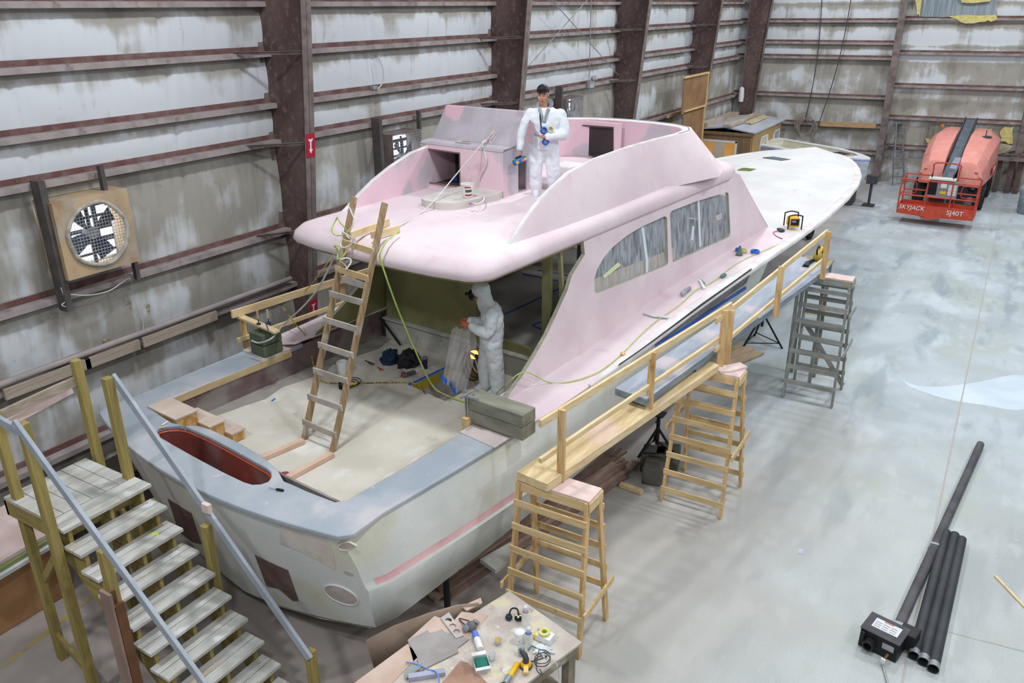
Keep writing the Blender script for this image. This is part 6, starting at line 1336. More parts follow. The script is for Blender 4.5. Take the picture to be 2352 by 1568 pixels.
cup('empty clear plastic cup beside the open cardboard box', tz(1130, 1513), .042, .07, cl, nmat('cup_bottom', ('c8ccce', 'b4b8ba'), 20, .5), .15)
cup('clear plastic tub with dark blue residue near the centre of the bench', tz(1198, 1503), .042, .085, cl, nmat('blue_residue', ('3d6372', '8fa2ac'), 25, .6), .55, 'mixing_tub')
t = cyl('paper_roll', 'fat white paper roll standing on the bench', 'roll', tz(1193, 1473), .055, .135, wt); p = tz(1193, 1473, .1355); m = MB(); m.lathe([(0, 0), (.006, 0), (.006, .001), (0, .001)], p, 12, cap=False); m.build('core_hole', M['black'], t)
for (px, py, lab, c) in ((1207, 1432, 'white tube holding a dusky pink can, behind the fat roll', 'c9a3a8'), (1214, 1482, 'white tube holding a blue and clear can, in front of the fat roll', '7f95d2')):
    p = tz(px, py); t = thing('card_tube', lab, 'tube', p); m = MB(); m.lathe([(.042, 0), (.042, .16), (.036, .16), (.036, .01), (0, .01)], p, 24, cap=False); m.build('tube_wall', wt, t, smooth=True, angle=40)
    m = MB(); m.lathe([(.027, .02), (.027, .185), (.022, .195), (.0, .195)], p, 18, cap=False); m.build('can', nmat('can_' + c, c, rough=.4), t, smooth=True, angle=40)
    m = MB(); m.lathe([(.026, .19), (.027, .225), (.018, .235), (0, .235)], p, 18, cap=False); m.build('cap', nmat('cap_pale_' + c, 'd3d6e6', rough=.3), t, smooth=True)
t = thing('sponge', 'yellow sponge between the white tube and the tape box', 'sponge', tz(1229, 1458)); m = MB(); m.box(tz(1229, 1458, .03), (.05, .05, .06), .3); m.build('body', nmat('yellow_sponge', ('f0d358', 'e6c646'), 12, .9), t, bevel=.012)
# tape roll on a white box
q = tz(1252, 1468); t = thing('carton', 'white carton under the yellow tape roll', 'box', q); m = MB(); m.box(q + Vector((0, 0, .035)), (.17, .12, .07), atan2(ea.y, ea.x) + .25); m.build('body', nmat('white_carton', ('eef0f2', 'dfe3e8'), 6, .5), t, bevel=.003)
m = MB(); m.box(q + Vector((.02, .045, .0715)), (.1, .03, .002), atan2(ea.y, ea.x) + .25); m.build('blue_print', nmat('print_blue', ('4d86b8', '3f74a6'), 8, .5), t)
p = q + Vector((.0, .01, .073)); t = thing('tape_roll', 'yellow masking tape roll on top of the white carton', 'tape', p)
m = MB(); m.lathe([(.032, 0), (.058, 0), (.058, .03), (.032, .03)], p, 28, cap=False); m.build('tape', nmat('pale_yellow_tape', ('e4d98c', 'd8cc7c'), 12, .6), t, smooth=True, angle=40); m = MB(); m.lathe([(.028, 0), (.0325, 0), (.0325, .031), (.028, .031), (.028, 0)], p, 28, cap=False); m.build('core', nmat('lime_core', 'c8cf3a', rough=.5), t, smooth=True, angle=40)
# respirator-like ear defenders: black shell with pale cross strap
q = tz(1184, 1424); t = thing('ear_defenders', 'black ear defenders with a pale yellow cross, far side of the bench', 'headset', q)
m = MB(); m.lathe([(.0, 0), (.035, 0), (.045, .02), (.038, .045), (.0, .05)], q + Vector((.03, -.02, 0)), 18, cap=False); m.build('right_cup', M['black'], t, smooth=True)
m = MB(); m.lathe([(.0, 0), (.03, 0), (.04, .025), (.03, .05), (.0, .055)], q + Vector((-.02, .07, 0)), 18, cap=False); m.build('left_cup', nmat('navy_cup', '2d3340', rough=.5), t, smooth=True)
m = MB(); m.tube(spline([q + Vector((-.02, .07, .05)), q + Vector((.05, .08, .08)), q + Vector((.08, .03, .08)), q + Vector((.04, -.02, .05))], 5), .010, 6); m.build('headband', M['black'], t, smooth=True)
m = MB(); m.box(q + Vector((.03, -.02, .052)), (.075, .018, .006), .4); m.box(q + Vector((.03, -.02, .052)), (.018, .07, .006), .4); m.build('cross_label', nmat('pale_cross', 'e6dfb0', rough=.6), t)
# gloves
gl_ = nmat('pale_glove', ('dde6e8', 'c9d4d7'), 5, .8); ge = nmat('green_cuff', ('5f7f76', '4f6e66'), 6, .8)
q = tz(1240, 1492); t = thing('work_gloves', 'pale work gloves with green edging lying crumpled on the bench', 'glove', q)
m = MB(); m.lathe([(0, 0), (.06, .004), (.055, .025), (.02, .035), (0, .035)], q, 14, Matrix.Diagonal((1.2, .9, 1)), cap=False)
for k, (px, py) in enumerate(((1275, 1500), (1268, 1490), (1258, 1484), (1250, 1510), (1225, 1500))):
    e = tz(px, py, .012); m.tube([q + Vector((0, 0, .018)), q.lerp(e, .6) + Vector((0, 0, .01)), e], [.022, .016, .010], 8)
m.build('glove_body', gl_, t, smooth=True); m = MB(); m.tube(spline([tz(1213, 1492, .02), tz(1222, 1484, .03), tz(1232, 1488, .03), tz(1246, 1494, .03)], 4), .008, 6); m.build('green_edge', ge, t, smooth=True)
# orbital sander with its coiled cord
q = tz(1208, 1530); t = thing('orbital_sander', 'yellow and grey orbital sander in the middle of the bench', 'sander', q)
m = MB(); m.lathe([(0, .0), (.062, .0), (.066, .012), (.062, .02), (0, .02)], q, 28, cap=False); m.build('pad', M['darkgrey'], t, smooth=True, angle=40)
m = MB(); m.lathe([(.056, .02), (.058, .035), (.046, .055), (0, .06)], q, 24, cap=False); m.build('shroud', nmat('tool_yellow', ('eab52c', 'dba51f'), 8, .45), t, smooth=True)
m = MB(); m.tube([q + Vector((0, 0, .05)), q + Vector((.0, 0, .10)), q + Vector((.01, .02, .13)), q + Vector((.02, .06, .14)), q + Vector((.02, .08, .135))], [.03, .03, .03, .024, .014], 12); m.build('handle', M['darkgrey'], t, smooth=True)
e_ = (tz(1208, 1560, .03) - q); e_.z = 0; e_.normalize(); m = MB(); m.bar(q + e_ * .05 + Vector((0, 0, .05)), q + e_ * .13 + Vector((0, 0, .035)), .05, .04); m.build('dust_port', nmat('tool_pale_yellow', 'e8c878', rough=.5), t, bevel=.008)
m = MB(); c = tz(1246, 1520, .008); cps = [c + Vector((.085 * cos(a) * (1 + .06 * sin(3 * a)), .075 * sin(a), .002 * k)) for k, a in enumerate([.35 * k for k in range(40)])]
m.tube(spline([tz(1200, 1518, .05), tz(1222, 1518, .01)] + cps + [tz(1232, 1535, .01), tz(1246, 1550, .008), tz(1240, 1536, .008)], 3), .005, 6); m.build('power_cord', M['darkgrey'], t, smooth=True)
# angle grinder
g0, g1 = tz(1190, 1522, .04), tz(1158, 1572, .04); d = (g1 - g0).normalized(); t = thing('angle_grinder', 'bright yellow angle grinder with grey head at the near bench edge', 'grinder', tz(1175, 1548))
m = MB(); L_ = (g1 - g0).length; m.tube([g0, g0 + d * .02, g0 + d * L_ * .45, g0 + d * L_ * .62], [.018, .027, .026, .031], 14); m.build('grip', nmat('grinder_yellow', ('f2c21e', 'e8b512'), 9, .4), t, smooth=True)
m = MB(); m.tube([g0 + d * L_ * .62, g0 + d * L_ * .75, g0 + d * L_ * .95], [.032, .033, .024], 12); m.build('gear_housing', nmat('gear_grey', ('9aa0a6', '868c92'), 8, .4, metal=.5), t, smooth=True)
m = MB(); m.lathe([(0, -.02), (.05, -.02), (.055, 0), (.03, .02), (0, .02)], g1 + Vector((0, 0, -.018)), 22, cap=False); m.build('disc_guard', M['black'], t, smooth=True, angle=40)
q = tz(1168, 1540, .0); m = MB(); m.lathe([(0, 0), (.06, 0), (.06, .004), (0, .004)], q, 28, cap=False); tag(m.build('sanding_disc', nmat('pale_disc', ('d9d7d0', 'c9c7c0'), 9, .6)), 'round pale sanding disc under the yellow grinder', 'disc')
# open carton of green pads
q = tz(1105, 1530); t = thing('open_carton', 'open white carton of green abrasive pads on the bench', 'box', q); rz = atan2(ea.y, ea.x) - .5
Rz = Matrix.Rotation(rz, 3, 'Z'); wc = nmat('carton_white', ('e6e8e8', 'd2d5d5'), 5, .6)
m = MB()
for c, s in (((.0, -.075, .035), (.17, .004, .07)), ((.0, .075, .035), (.17, .004, .07)), ((-.083, 0, .035), (.004, .15, .07)), ((.083, 0, .035), (.004, .15, .07)), ((0, 0, .003), (.17, .15, .004))): m.box(q + Rz @ Vector(c), s, rz)
m.build('tray', wc, t)
m = MB(); m.add([q + Rz @ Vector(p) for p in ((-.083, -.075, .07), (.0, -.13, .10), (.0, -.13, .10))][:0] + [q + Rz @ Vector(p) for p in ((-.085, .077, .07), (.085, .077, .07), (.085, .10, .19), (-.085, .10, .19))], [(0, 1, 2, 3)]); m.build('lid', nmat('carton_inside', ('b9ab92', 'a99b82'), 4, .8), t, solid=.004)
for s in (-1, 1): m = MB(); m.add([q + Rz @ Vector(p) for p in ((s * .085, -.075, .07), (s * .085, .075, .07), (s * .125, .075, .075), (s * .125, -.075, .075))], [(0, 1, 2, 3)]); m.build('flap', wc, t, solid=.003)
m = MB(); m.box(q + Rz @ Vector((0, -.005, .033)), (.14, .12, .055), rz); m.build('green_pads', nmat('green_pad', ('2f7d70', '276b60'), 8, .9), t, bevel=.012)
# respirator and spray bottle
q = tz(1082, 1445); t = thing('respirator', 'grey half-mask respirator with straps on the bench', 'mask', q)
m = MB(); m.lathe([(.0, .0), (.05, .0), (.06, .03), (.045, .075), (.02, .095), (0, .1)], q, 18, cap=False); m.build('face_piece', nmat('grey_rubber', ('77797c', '5f6164'), 6, .7), t, smooth=True)
for s in (-1, 1): m = MB(); m.lathe([(0, 0), (.035, 0), (.038, .025), (.03, .03), (0, .03)], q + Vector((.055 * s, -.02 * s, .05)), 16, Matrix.Rotation(s * 1.1, 3, 'Y'), cap=False); m.build('filter', M['grey'], t, smooth=True)
m = MB(); m.tube(spline([q + Vector((-.04, .02, .06)), tz(1062, 1430, .03), tz(1055, 1420, .02), tz(1072, 1424, .06), q + Vector((.02, .04, .08))], 5), .007, 6); m.build('strap', M['darkgrey'], t, smooth=True)
b0, b1 = tz(1090, 1452, .035), tz(1103, 1490, .035); d = (b1 - b0).normalized(); t = thing('spray_bottle', 'white bottle with blue top lying on the bench', 'bottle', tz(1096, 1470))
m = MB(); m.tube([b0 + d * .09, b0 + d * .10, b1 - d * .01, b1], [.03, .036, .036, .028], 16); m.build('body', M['white'], t, smooth=True); m = MB(); m.tube([b0 - d * .01, b0, b0 + d * .09], [.018, .033, .036], 16); m.build('top', nmat('bottle_blue', ('6d86dc', '5f78ce'), 6, .5), t, smooth=True)
m = MB(); m.tube(spline([tz(1252, 1500, .03), tz(1275, 1520, .02), tz(1280, 1530, .01), tz(1283, 1540, -.1), tz(1284, 1560, -.25)], 5), .004, 5); tag(m.build('string', nmat('pale_string', 'cdc8bc', rough=.8)), 'pale string trailing over the right bench edge', 'string')
# ================================================================ PEOPLE
M['skin'] = nmat('skin', ('c4937a', 'b98568'), 14, .5, spec=.35)
M['coverall'] = nmat('white_coverall', ('e9edf2', 'dfe4ea'), 3, .8)
M['coverall2'] = nmat('grey_white_coverall', ('d9dfe2', 'ccd3d7'), 3, .8)
M['hair'] = nmat('black_hair', ('16161a', '24242a'), 40, .5)
M['hoodie'] = nmat('grey_hoodie', ('9ea3aa', '8b9097'), 9, .9)
def ell(m, c, r, n=14, R=None):
    prof = [(max(1e-4, sin(pi * k / n)), -cos(pi * k / n)) for k in range(n + 1)]
    D = Matrix.Diagonal(r); D = R @ D if R is not None else D
    m.lathe(prof, c, 2 * n, D, cap=False)
def limb(m, pts, rad, n=14):
    """rounded tapered chain of closed segments"""
    P = spline(pts, 4); k = len(P) - 1; R = [lerp(rad[min(int(i / 4), len(rad) - 1)], rad[min(int(i / 4) + 1, len(rad) - 1)], (i % 4) / 4) for i in range(k + 1)]
    m.tube(P, R, n); ell(m, P[0], (R[0],) * 3, 8); ell(m, P[-1], (R[-1],) * 3, 8)
def torso(m, rings, W, D, n=20):
    rr = []
    for (c, w, d) in rings: rr.append([Vector(c) + Vector(W) * (w * cos(a)) * (1 if True else 1) + Vector(D) * (d * sin(a)) for a in [2 * pi * k / n for k in range(n)]])
    m.loft(rr)
def hand(m, wrist, d, nrm, side, curl=.5, s=1.0):
    """palm, four unequal curled fingers, thumb off the side of the palm"""
    d = Vector(d).normalized(); nrm = Vector(nrm); nrm = (nrm - d * nrm.dot(d)).normalized(); w = d.cross(nrm) * side; wrist = Vector(wrist)
    R = Matrix((w, nrm, d)).transposed()
    ell(m, wrist + d * .045 * s, (.042 * s, .018 * s, .052 * s), 10, R)
    for k, L in enumerate((.066, .075, .070, .055)):
        b = wrist + d * (.085 * s) + w * ((.028 - .0185 * k) * s); p = [b]; a = 0.0; cur = b
        for seg in (.42, .32, .26): a += curl * 1.0; cur = cur + (d * cos(a) + nrm * sin(a)) * L * seg * s; p.append(cur)
        m.tube(p, [.0095 * s, .009 * s, .0085 * s, .007 * s], 8); ell(m, p[-1], (.0075 * s,) * 3, 6)
    b = wrist + d * .025 * s + w * .036 * s; p = [b, b + (w * .8 + d * .6 + nrm * .3).normalized() * .033 * s, b + (w * .6 + d * .9 + nrm * .5).normalized() * .066 * s]
    m.tube(p, [.012 * s, .010 * s, .008 * s], 8); ell(m, p[-1], (.0085 * s,) * 3, 6)
def remesh(o, vox, it=6, disp=0.0, dsc=.12):
    md = o.modifiers.new('remesh', 'REMESH'); md.mode = 'VOXEL'; md.voxel_size = vox; md.use_smooth_shade = True
    md = o.modifiers.new('smooth', 'SMOOTH'); md.iterations = it; md.factor = .5
    if disp:
        tx = bpy.data.textures.new('folds', 'CLOUDS'); tx.noise_scale = dsc; tx.noise_depth = 2
        md = o.modifiers.new('folds', 'DISPLACE'); md.texture = tx; md.strength = disp; md.mid_level = .5; md.texture_coords = 'LOCAL'
        md = o.modifiers.new('smooth2', 'SMOOTH'); md.iterations = 2; md.factor = .5
def face(m, c, f, up, s=1.0):
    """head with brow, nose, lips, chin, ears; f = facing"""
    f = Vector(f).normalized(); up = Vector(up); up = (up - f * up.dot(f)).normalized(); r = f.cross(up); R = Matrix((r, f, up)).transposed()
    L = lambda a, b, d: c + (r * a + f * b + up * d) * s
    ell(m, L(0, -.012, .025), (.078 * s, .096 * s, .095 * s), 14, R); ell(m, L(0, .018, -.045), (.062 * s, .068 * s, .078 * s), 12, R); ell(m, L(0, .052, -.098), (.026 * s, .022 * s, .02 * s), 8, R)
    m.tube([L(0, .082, .012), L(0, .098, -.015), L(0, .106, -.032)], [.008 * s, .011 * s, .014 * s], 8); ell(m, L(.012, .09, -.036), (.009 * s,) * 3, 6); ell(m, L(-.012, .09, -.036), (.009 * s,) * 3, 6)
    for q in (-1, 1):
        ell(m, L(q * .08, -.012, -.005), (.012 * s, .02 * s, .034 * s), 8, R); ell(m, L(q * .032, .074, .03), (.026 * s, .012 * s, .008 * s), 8, R); ell(m, L(q * .042, .052, -.03), (.026 * s, .03 * s, .028 * s), 8, R)
    ell(m, L(0, .082, -.062), (.026 * s, .012 * s, .006 * s), 8, R); ell(m, L(0, .08, -.072), (.023 * s, .012 * s, .007 * s), 8, R)
    return L, R
def person(lab, P0):
    d = Vector((P0.x, P0.y)); return thing('person', lab, 'person', P0, atan2(-d.x, d.y))
def pl_(t, m, name, mat, par=None, **k): m.v = [MX[t.name] @ Vector(v) for v in m.v]; return m.build(name, mat, par or t, **k)
# ---- worker standing on the flybridge
A = person('person in white coverall standing on the flybridge, facing us, arm across the waist holding tape', BM @ Vector((6.22, -.38, 4.215)))
hc = Vector((-.02, -.03, 1.545)); fdir = Vector((-.12, -1, -.10))
m = MB(); L, R = face(m, hc, fdir, (0, 0, 1), 1.08)
limb(m, [(0, .0, 1.30), (-.005, -.005, 1.38), (-.015, -.01, 1.46)], [.07, .058, .056])
torso(m, [((0, 0, .80), .14, .10), ((0, 0, 1.0), .13, .09), ((.01, 0, 1.2), .16, .1), ((.02, 0, 1.32), .12, .07)], (1, 0, 0), (0, 1, 0))
limb(m, [(-.2, 0, 1.27), (-.32, -.03, 1.0), (-.355, -.09, .735)], [.05, .042, .03]); limb(m, [(.25, .02, 1.25), (.30, -.06, .97), (.03, -.235, .955)], [.05, .042, .03])
for s in (-1, 1): limb(m, [(s * .09, 0, .80), (s * .11, -.03, .42), (s * .11, 0, .08)], [.075, .055, .04])
body = None
hand(m, (-.355, -.095, .74), (.03, -.15, -1), (.9, -.3, 0), 1, .75, 1.1)
hand(m, (.035, -.24, .955), (-1, -.12, .05), (0, -.2, .9), -1, .45, 1.1)
body = pl_(A, m, 'body', M['skin']); remesh(body, .006, 3)
m = MB()
torso(m, [((-.005, 0, .74), .20, .16), ((0, 0, .84), .225, .175), ((.01, 0, .96), .235, .17), ((.015, 0, 1.12), .26, .17), ((.02, 0.01, 1.24), .285, .155), ((.02, .015, 1.31), .23, .13), ((.01, .02, 1.36), .13, .10)], (1, 0, 0), (0, 1, 0))
limb(m, [(-.21, .01, 1.26), (-.325, -.02, 1.0), (-.36, -.085, .76)], [.095, .082, .058]); limb(m, [(.255, .03, 1.24), (.315, -.05, .98), (.19, -.15, .955), (.06, -.225, .958)], [.10, .088, .075, .055])
limb(m, [(-.09, 0, .80), (-.125, -.04, .42), (-.115, .0, .12)], [.135, .108, .095]); limb(m, [(.10, .01, .80), (.15, -.03, .42), (.155, .03, .12)], [.14, .112, .098])
cov = pl_(A, m, 'coverall', M['coverall']); remesh(cov, .011, 4, .035, .11)
m = MB()
for x, y in ((-.115, 0), (.155, .03)): torso(m, [((x, y - .04, .0), .05, .12), ((x, y - .04, .03), .055, .13), ((x, y - .02, .08), .055, .1), ((x, y, .14), .055, .06)], (1, 0, 0), (0, 1, 0))
b_ = pl_(A, m, 'shoe_covers', M['coverall'], smooth=True)
m = MB(); m.tube([Vector((.0 + .098 * cos(a), .03 + .085 * sin(a), 1.375 + .05 * sin(a))) for a in [2 * pi * k / 20 for k in range(20)]], .030, 10, closed=True); ell(m, Vector((.03, .12, 1.40)), (.12, .06, .085), 10)
for s in (-1, 1): m.tube([(s * .07, -.09, 1.35), (s * .03, -.15, 1.25), (s * .015, -.165, 1.15)], [.03, .022, .012], 8)
hd = pl_(A, m, 'hoodie', M['hoodie']); remesh(hd, .009, 3)
m = MB(); ell(m, L(0, -.022, .055), (.089 * 1.08, .10 * 1.08, .088 * 1.08), 14, R)
hairv = MB(); m2 = MB()
for i, v in enumerate(m.v):
    loc = R.inverted() @ (v - hc); 
    lim = .052 if loc.y > .02 else (-.02 if loc.y > -.05 else -.055)
    if loc.z < lim * 1.08: v2 = hc + R @ Vector((loc.x * .86, loc.y * .86 - (.012 if loc.y > 0 else 0), max(loc.z, lim * 1.08) if loc.z < lim * 1.08 - .03 else loc.z)); m.v[i] = v2
for k in range(26):
    a = -1.0 + 2.0 * k / 25; p = L(.075 * sin(a), .058 + .026 * cos(a), .10 - .012 * (k % 3)); m.tube([p, p + R @ Vector((.012 * sin(k * 3), .012, -.018)), p + R @ Vector((.016 * sin(k * 3), .010, -.042))], [.011, .009, .003], 6)
pl_(A, m, 'hair', M['hair'], smooth=True)
eyew = nmat('eye_white', 'dcd8d2', rough=.3); iris = nmat('dark_iris', '1d1512', rough=.2); lip = nmat('lips', '8f5648', rough=.5)
for q in (-1, 1):
    m = MB(); ell(m, L(q * .033, .079, .012), (.015, .006, .0055), 8, R); pl_(A, m, 'eye', eyew, smooth=True)
    m = MB(); ell(m, L(q * .033, .0855, .012), (.007, .004, .0058), 8, R); pl_(A, m, 'iris', iris, smooth=True)
    m = MB(); m.tube([L(q * .012, .091, .028), L(q * .034, .09, .034), L(q * .056, .077, .026)], .005, 6); pl_(A, m, 'eyebrow', M['hair'])
m = MB(); ell(m, L(0, .0935, -.066), (.026, .006, .008), 8, R); pl_(A, m, 'lips', lip, smooth=True)
m = MB(); m.tube([(-.06, -.155, 1.28), (-.045, -.175, 1.12), (-.03, -.19, 1.02)], .011, 6); pl_(A, m, 'zip_flap', nmat('dark_lanyard', '363b42', rough=.7))
MA = MX[A.name]
def heldA(name, lab, cat, m, mat, **k): m.v = [MA @ Vector(v) for v in m.v]; return tag(m.build(name, mat, **k), lab, cat)
c = Vector((-.37, -.17, .585)); Rz = Matrix.Rotation(-.35, 3, 'Y') @ Matrix.Rotation(.4, 3, 'Z')
t = thing('palm_sander', 'blue palm tool with yellow dots held in the standing person\'s lowered hand', 'tool', MA @ c)
m = MB(); m.box(c, (.22, .10, .085), M=Rz); m.v = [MA @ v for v in m.v]; m.build('body', nmat('tool_blue', ('2f7fb8', '256a9c'), 9, .5), t, bevel=.02)
m = MB(); m.box(c + Rz @ Vector((0, 0, .055)), (.10, .05, .03), M=Rz); m.v = [MA @ v for v in m.v]; m.build('grip', M['black'], t, bevel=.01)
for dx, col in ((-.06, 'e0b83a'), (.035, 'd9579a'), (.08, 'e0b83a')): m = MB(); m.box(c + Rz @ Vector((dx, -.052, -.005)), (.045, .004, .04), M=Rz); m.v = [MA @ v for v in m.v]; m.build('sticker', nmat('sticker_' + col + str(dx), col, rough=.5), t)
m = MB(); m.add([Vector(p) for p in ((-.215, -.10, 1.19), (-.15, -.235, 1.15), (-.205, -.30, .86), (-.275, -.165, .89))], [(0, 1, 2, 3)]); heldA('pink_board', 'flat dusky pink board tucked under the standing person\'s arm', 'board', m, nmat('dusky_pink', ('c09aa2', 'a8868e'), 4, .7), solid=.012)
for p, mm, lab in (((-.0, -.215, 1.045), M['bluetape'], 'blue tape roll on top of the standing person\'s forearm'), ((.03, -.205, .875), M['bluetape'], 'blue tape roll below the standing person\'s forearm'), ((.10, -.205, 1.055), nmat('pale_tape_b', ('d8cf9c', 'cbc28e'), 9, .6), 'pale tape roll in the crook of the standing person\'s arm')):
    m = MB(); m.lathe([(.034, -.022), (.052, -.022), (.052, .022), (.034, .022), (.034, -.022)], p, 22, Matrix.Rotation(1.1, 3, 'X') @ Matrix.Rotation(.3, 3, 'Y'), cap=False); heldA('tape_roll', lab, 'tape', m, mm, smooth=True, angle=40)
m = MB(); m.tube([(-.12, -.26, .99), (-.10, -.30, 1.02)], .028, 12); heldA('metal_cup', 'small metallic cup in the standing person\'s raised hand', 'cup', m, M['galv'])
# ---- hooded worker in the cockpit, seen from his left side and slightly behind
B = person('person in hooded grey-white coverall and black mask holding clear plastic in the cockpit', BM @ Vector((4.03, -.86, 1.755)))
hc = Vector((-.05, .02, 1.545)); fdir = Vector((-1, .05, -.45))
m = MB(); LB, RB = face(m, hc, fdir, (0, 0, 1), 1.0)
limb(m, [(.08, .02, 1.34), (.03, .02, 1.42), (-.02, .02, 1.48)], [.07, .06, .056])
torso(m, [((.10, .02, .80), .14, .10), ((.12, .02, 1.0), .13, .1), ((.12, .02, 1.2), .16, .1), ((.10, .02, 1.33), .12, .08)], (0, 1, 0), (1, 0, 0))
limb(m, [(.11, -.16, 1.28), (.06, -.22, 1.03), (-.19, -.14, 1.10)], [.05, .042, .03]); limb(m, [(.10, .2, 1.28), (.02, .24, 1.02), (-.20, .12, 1.08)], [.05, .042, .03])
limb(m, [(.08, .10, .8), (.02, .10, .42), (.02, .09, .08)], [.075, .055, .04]); limb(m, [(.12, -.08, .8), (.16, -.09, .42), (.19, -.10, .08)], [.075, .055, .04])
hand(m, (-.195, -.14, 1.105), (-1, .25, .35), (.2, .8, -.5), 1, .6, 1.1); hand(m, (-.205, .12, 1.085), (-1, -.2, .3), (.2, -.8, -.5), -1, .6, 1.1)
body = pl_(B, m, 'body', nmat('warm_skin', ('b5674a', 'a85d42'), 12, .5)); remesh(body, .007, 3)
m = MB()
torso(m, [((.10, .02, .70), .19, .15), ((.11, .02, .82), .215, .17), ((.125, .02, 1.0), .22, .165), ((.13, .02, 1.18), .235, .165), ((.12, .02, 1.29), .225, .145), ((.08, .02, 1.38), .15, .12)], (0, 1, 0), (1, 0, 0))
limb(m, [(.12, -.16, 1.27), (.07, -.225, 1.04), (-.05, -.19, 1.05), (-.17, -.145, 1.10)], [.10, .09, .078, .056]); limb(m, [(.11, .2, 1.27), (.03, .24, 1.04), (-.18, .12, 1.08)], [.098, .085, .056])
limb(m, [(.08, .10, .78), (.015, .10, .42), (.02, .09, .10)], [.135, .115, .105]); limb(m, [(.13, -.08, .78), (.17, -.09, .42), (.195, -.10, .10)], [.14, .115, .105])
ell(m, hc + Vector((.03, 0, .03)), (.135, .115, .14), 14); limb(m, [(.06, .02, 1.34), (.03, .02, 1.42), (.01, .02, 1.5)], [.12, .115, .11])
cov = pl_(B, m, 'coverall', M['coverall2']); remesh(cov, .011, 4, .04, .12)
m = MB(); ell(m, hc + Vector((-.11, .01, -.03)), (.05, .075, .065), 12); m.tube([hc + Vector((-.10, -.03, -.02)), hc + Vector((-.20, -.03, -.005))], [.03, .022], 10); m.tube([hc + Vector((-.10, -.09, -.04)), hc + Vector((-.12, -.11, -.06))], [.03, .034], 10); pl_(B, m, 'respirator_mask', M['black'], smooth=True)
m = MB()
for x, y in ((.0, .09), (.175, -.10)): torso(m, [((x - .03, y, .0), .05, .12), ((x - .03, y, .03), .055, .13), ((x - .01, y, .08), .055, .1), ((x + .02, y, .14), .055, .06)], (0, 1, 0), (1, 0, 0))
pl_(B, m, 'shoe_covers', M['coverall2'], smooth=True)
# hanging sheet of clear plastic with blue tape along its hem
sf = bpy.data.materials.new('clear_sheet'); sf.use_nodes = True; pb2 = sf.node_tree.nodes['Principled BSDF']; pb2.inputs['Base Color'].default_value = srgb('d9d5d4'); pb2.inputs['Alpha'].default_value = .42; pb2.inputs['Roughness'].default_value = .22; pb2.inputs['Specular IOR Level'].default_value = .7
MBm = MX[B.name]
t = thing('plastic_sheet', 'crumpled clear plastic sheet hanging from the hooded worker\'s hands', 'plastic', MBm @ Vector((-.3, -.1, .1)))
nu, nv = 30, 34; vs_ = []
for j in range(nv + 1):
    f = j / nv; x0, x1 = lerp(-.44, -.60, f), lerp(-.13, -.22, f); x1 += .05 * sin(f * 5); z0, z1 = lerp(1.06, .30, f), lerp(1.10, -.0 + .06, f)
    if f > .75: x0 -= .0
    for i in range(nu + 1):
        g = i / nu; nz_ = mnoise.noise(Vector((g * 5, f * 3, 1.7))); vs_.append(MBm @ Vector((lerp(x0, x1, g) + .02 * nz_, -.12 + .06 * sin(g * 15 + 2 * f) * (.4 + .6 * f) + .08 * nz_ - .10 * f, lerp(z0, z1, g) + .02 * nz_)))
m = MB(); m.add(vs_, [(j * (nu + 1) + i, j * (nu + 1) + i + 1, (j + 1) * (nu + 1) + i + 1, (j + 1) * (nu + 1) + i) for j in range(nv) for i in range(nu)]); m.build('film', sf, t, smooth=True, fix=False)
m = MB(); hem = [vs_[nv * (nu + 1) + i] + MBm.to_3x3() @ Vector((-.03, -.02, .03 + .10 * (1 - i / nu)**3)) for i in range(nu - 5)]; hv = []
for i, p in enumerate(hem): hv += [p + Vector((0, 0, .045)), p - Vector((0, 0, .045))]
m.add(hv, [(2 * i, 2 * i + 1, 2 * i + 3, 2 * i + 2) for i in range(len(hem) - 1)]); m.build('blue_hem', M['bluetape'], t, solid=.004, fix=False)
# ================================================================ LOOSE THINGS ON THE YACHT
M['limecord'] = nmat('lime_cord', ('b9d070', 'a8c060'), 9, .5)
M['whitecord'] = nmat('white_hose', ('dcdad4', 'cfcdc7'), 9, .5)
SOLE = 1.75
def bs(px, py, z=SOLE): return onz(px, py, z)
def surf(px, py, u=None, v=None, z=None):
    return BM @ (bu(px, py, u) if u is not None else bv(px, py, v)) if z is None else onz(px, py, z)
def cable(name, lab, pts, r, mat, cat='cable', n=5): m = MB(); m.tube(spline(pts, n), r, 6); return tag(m.build(name, mat, smooth=True), lab, cat)
# long lime cord from house top down into cockpit, up over the side deck
cable('extension_cord', 'lime green cord hanging from the roof edge down to the cockpit sole', [onz(917, 530, 4.27), onz(890, 552, 4.24), BM @ bu(874, 580, 2.66), BM @ bu(874, 596, 2.66), BM @ bu(892, 650, 2.72), BM @ bu(918, 720, 2.86), BM @ bu(952, 800, 3.1), bs(990, 880, 1.95), bs(1020, 905, 1.80), bs(1085, 928, 1.765)], .012, M['limecord'])
def sidedeck(px, py):
    v = -2.2; q = bv(px, py, v)
    for _ in range(20):
        zd = lerp(zs_(q.x) + .012, interp([(2.7, 2.31), (6, 2.30), (7, 2.42), (8, 2.52), (12.3, 2.56)], q.x), max(0, min(1, (-2.1 - v) / -.32)) if v > -2.1 else 0); q = bz(px, py, zd + .016); v = q.y
    return BM @ q
cable('extension_cord', 'thin lime cord running along the starboard side deck', [bs(1138, 905, 1.78), BM @ bu(1165, 880, 3.2), BM @ bu(1192, 858, 3.32), BM @ bu(1215, 856, 3.5)] + [sidedeck(px, py) for px, py in ((1262, 878), (1310, 876), (1370, 856), (1420, 820), (1470, 770), (1510, 735), (1560, 700), (1600, 665), (1640, 645), (1700, 600), (1790, 560))], .008, M['limecord'])
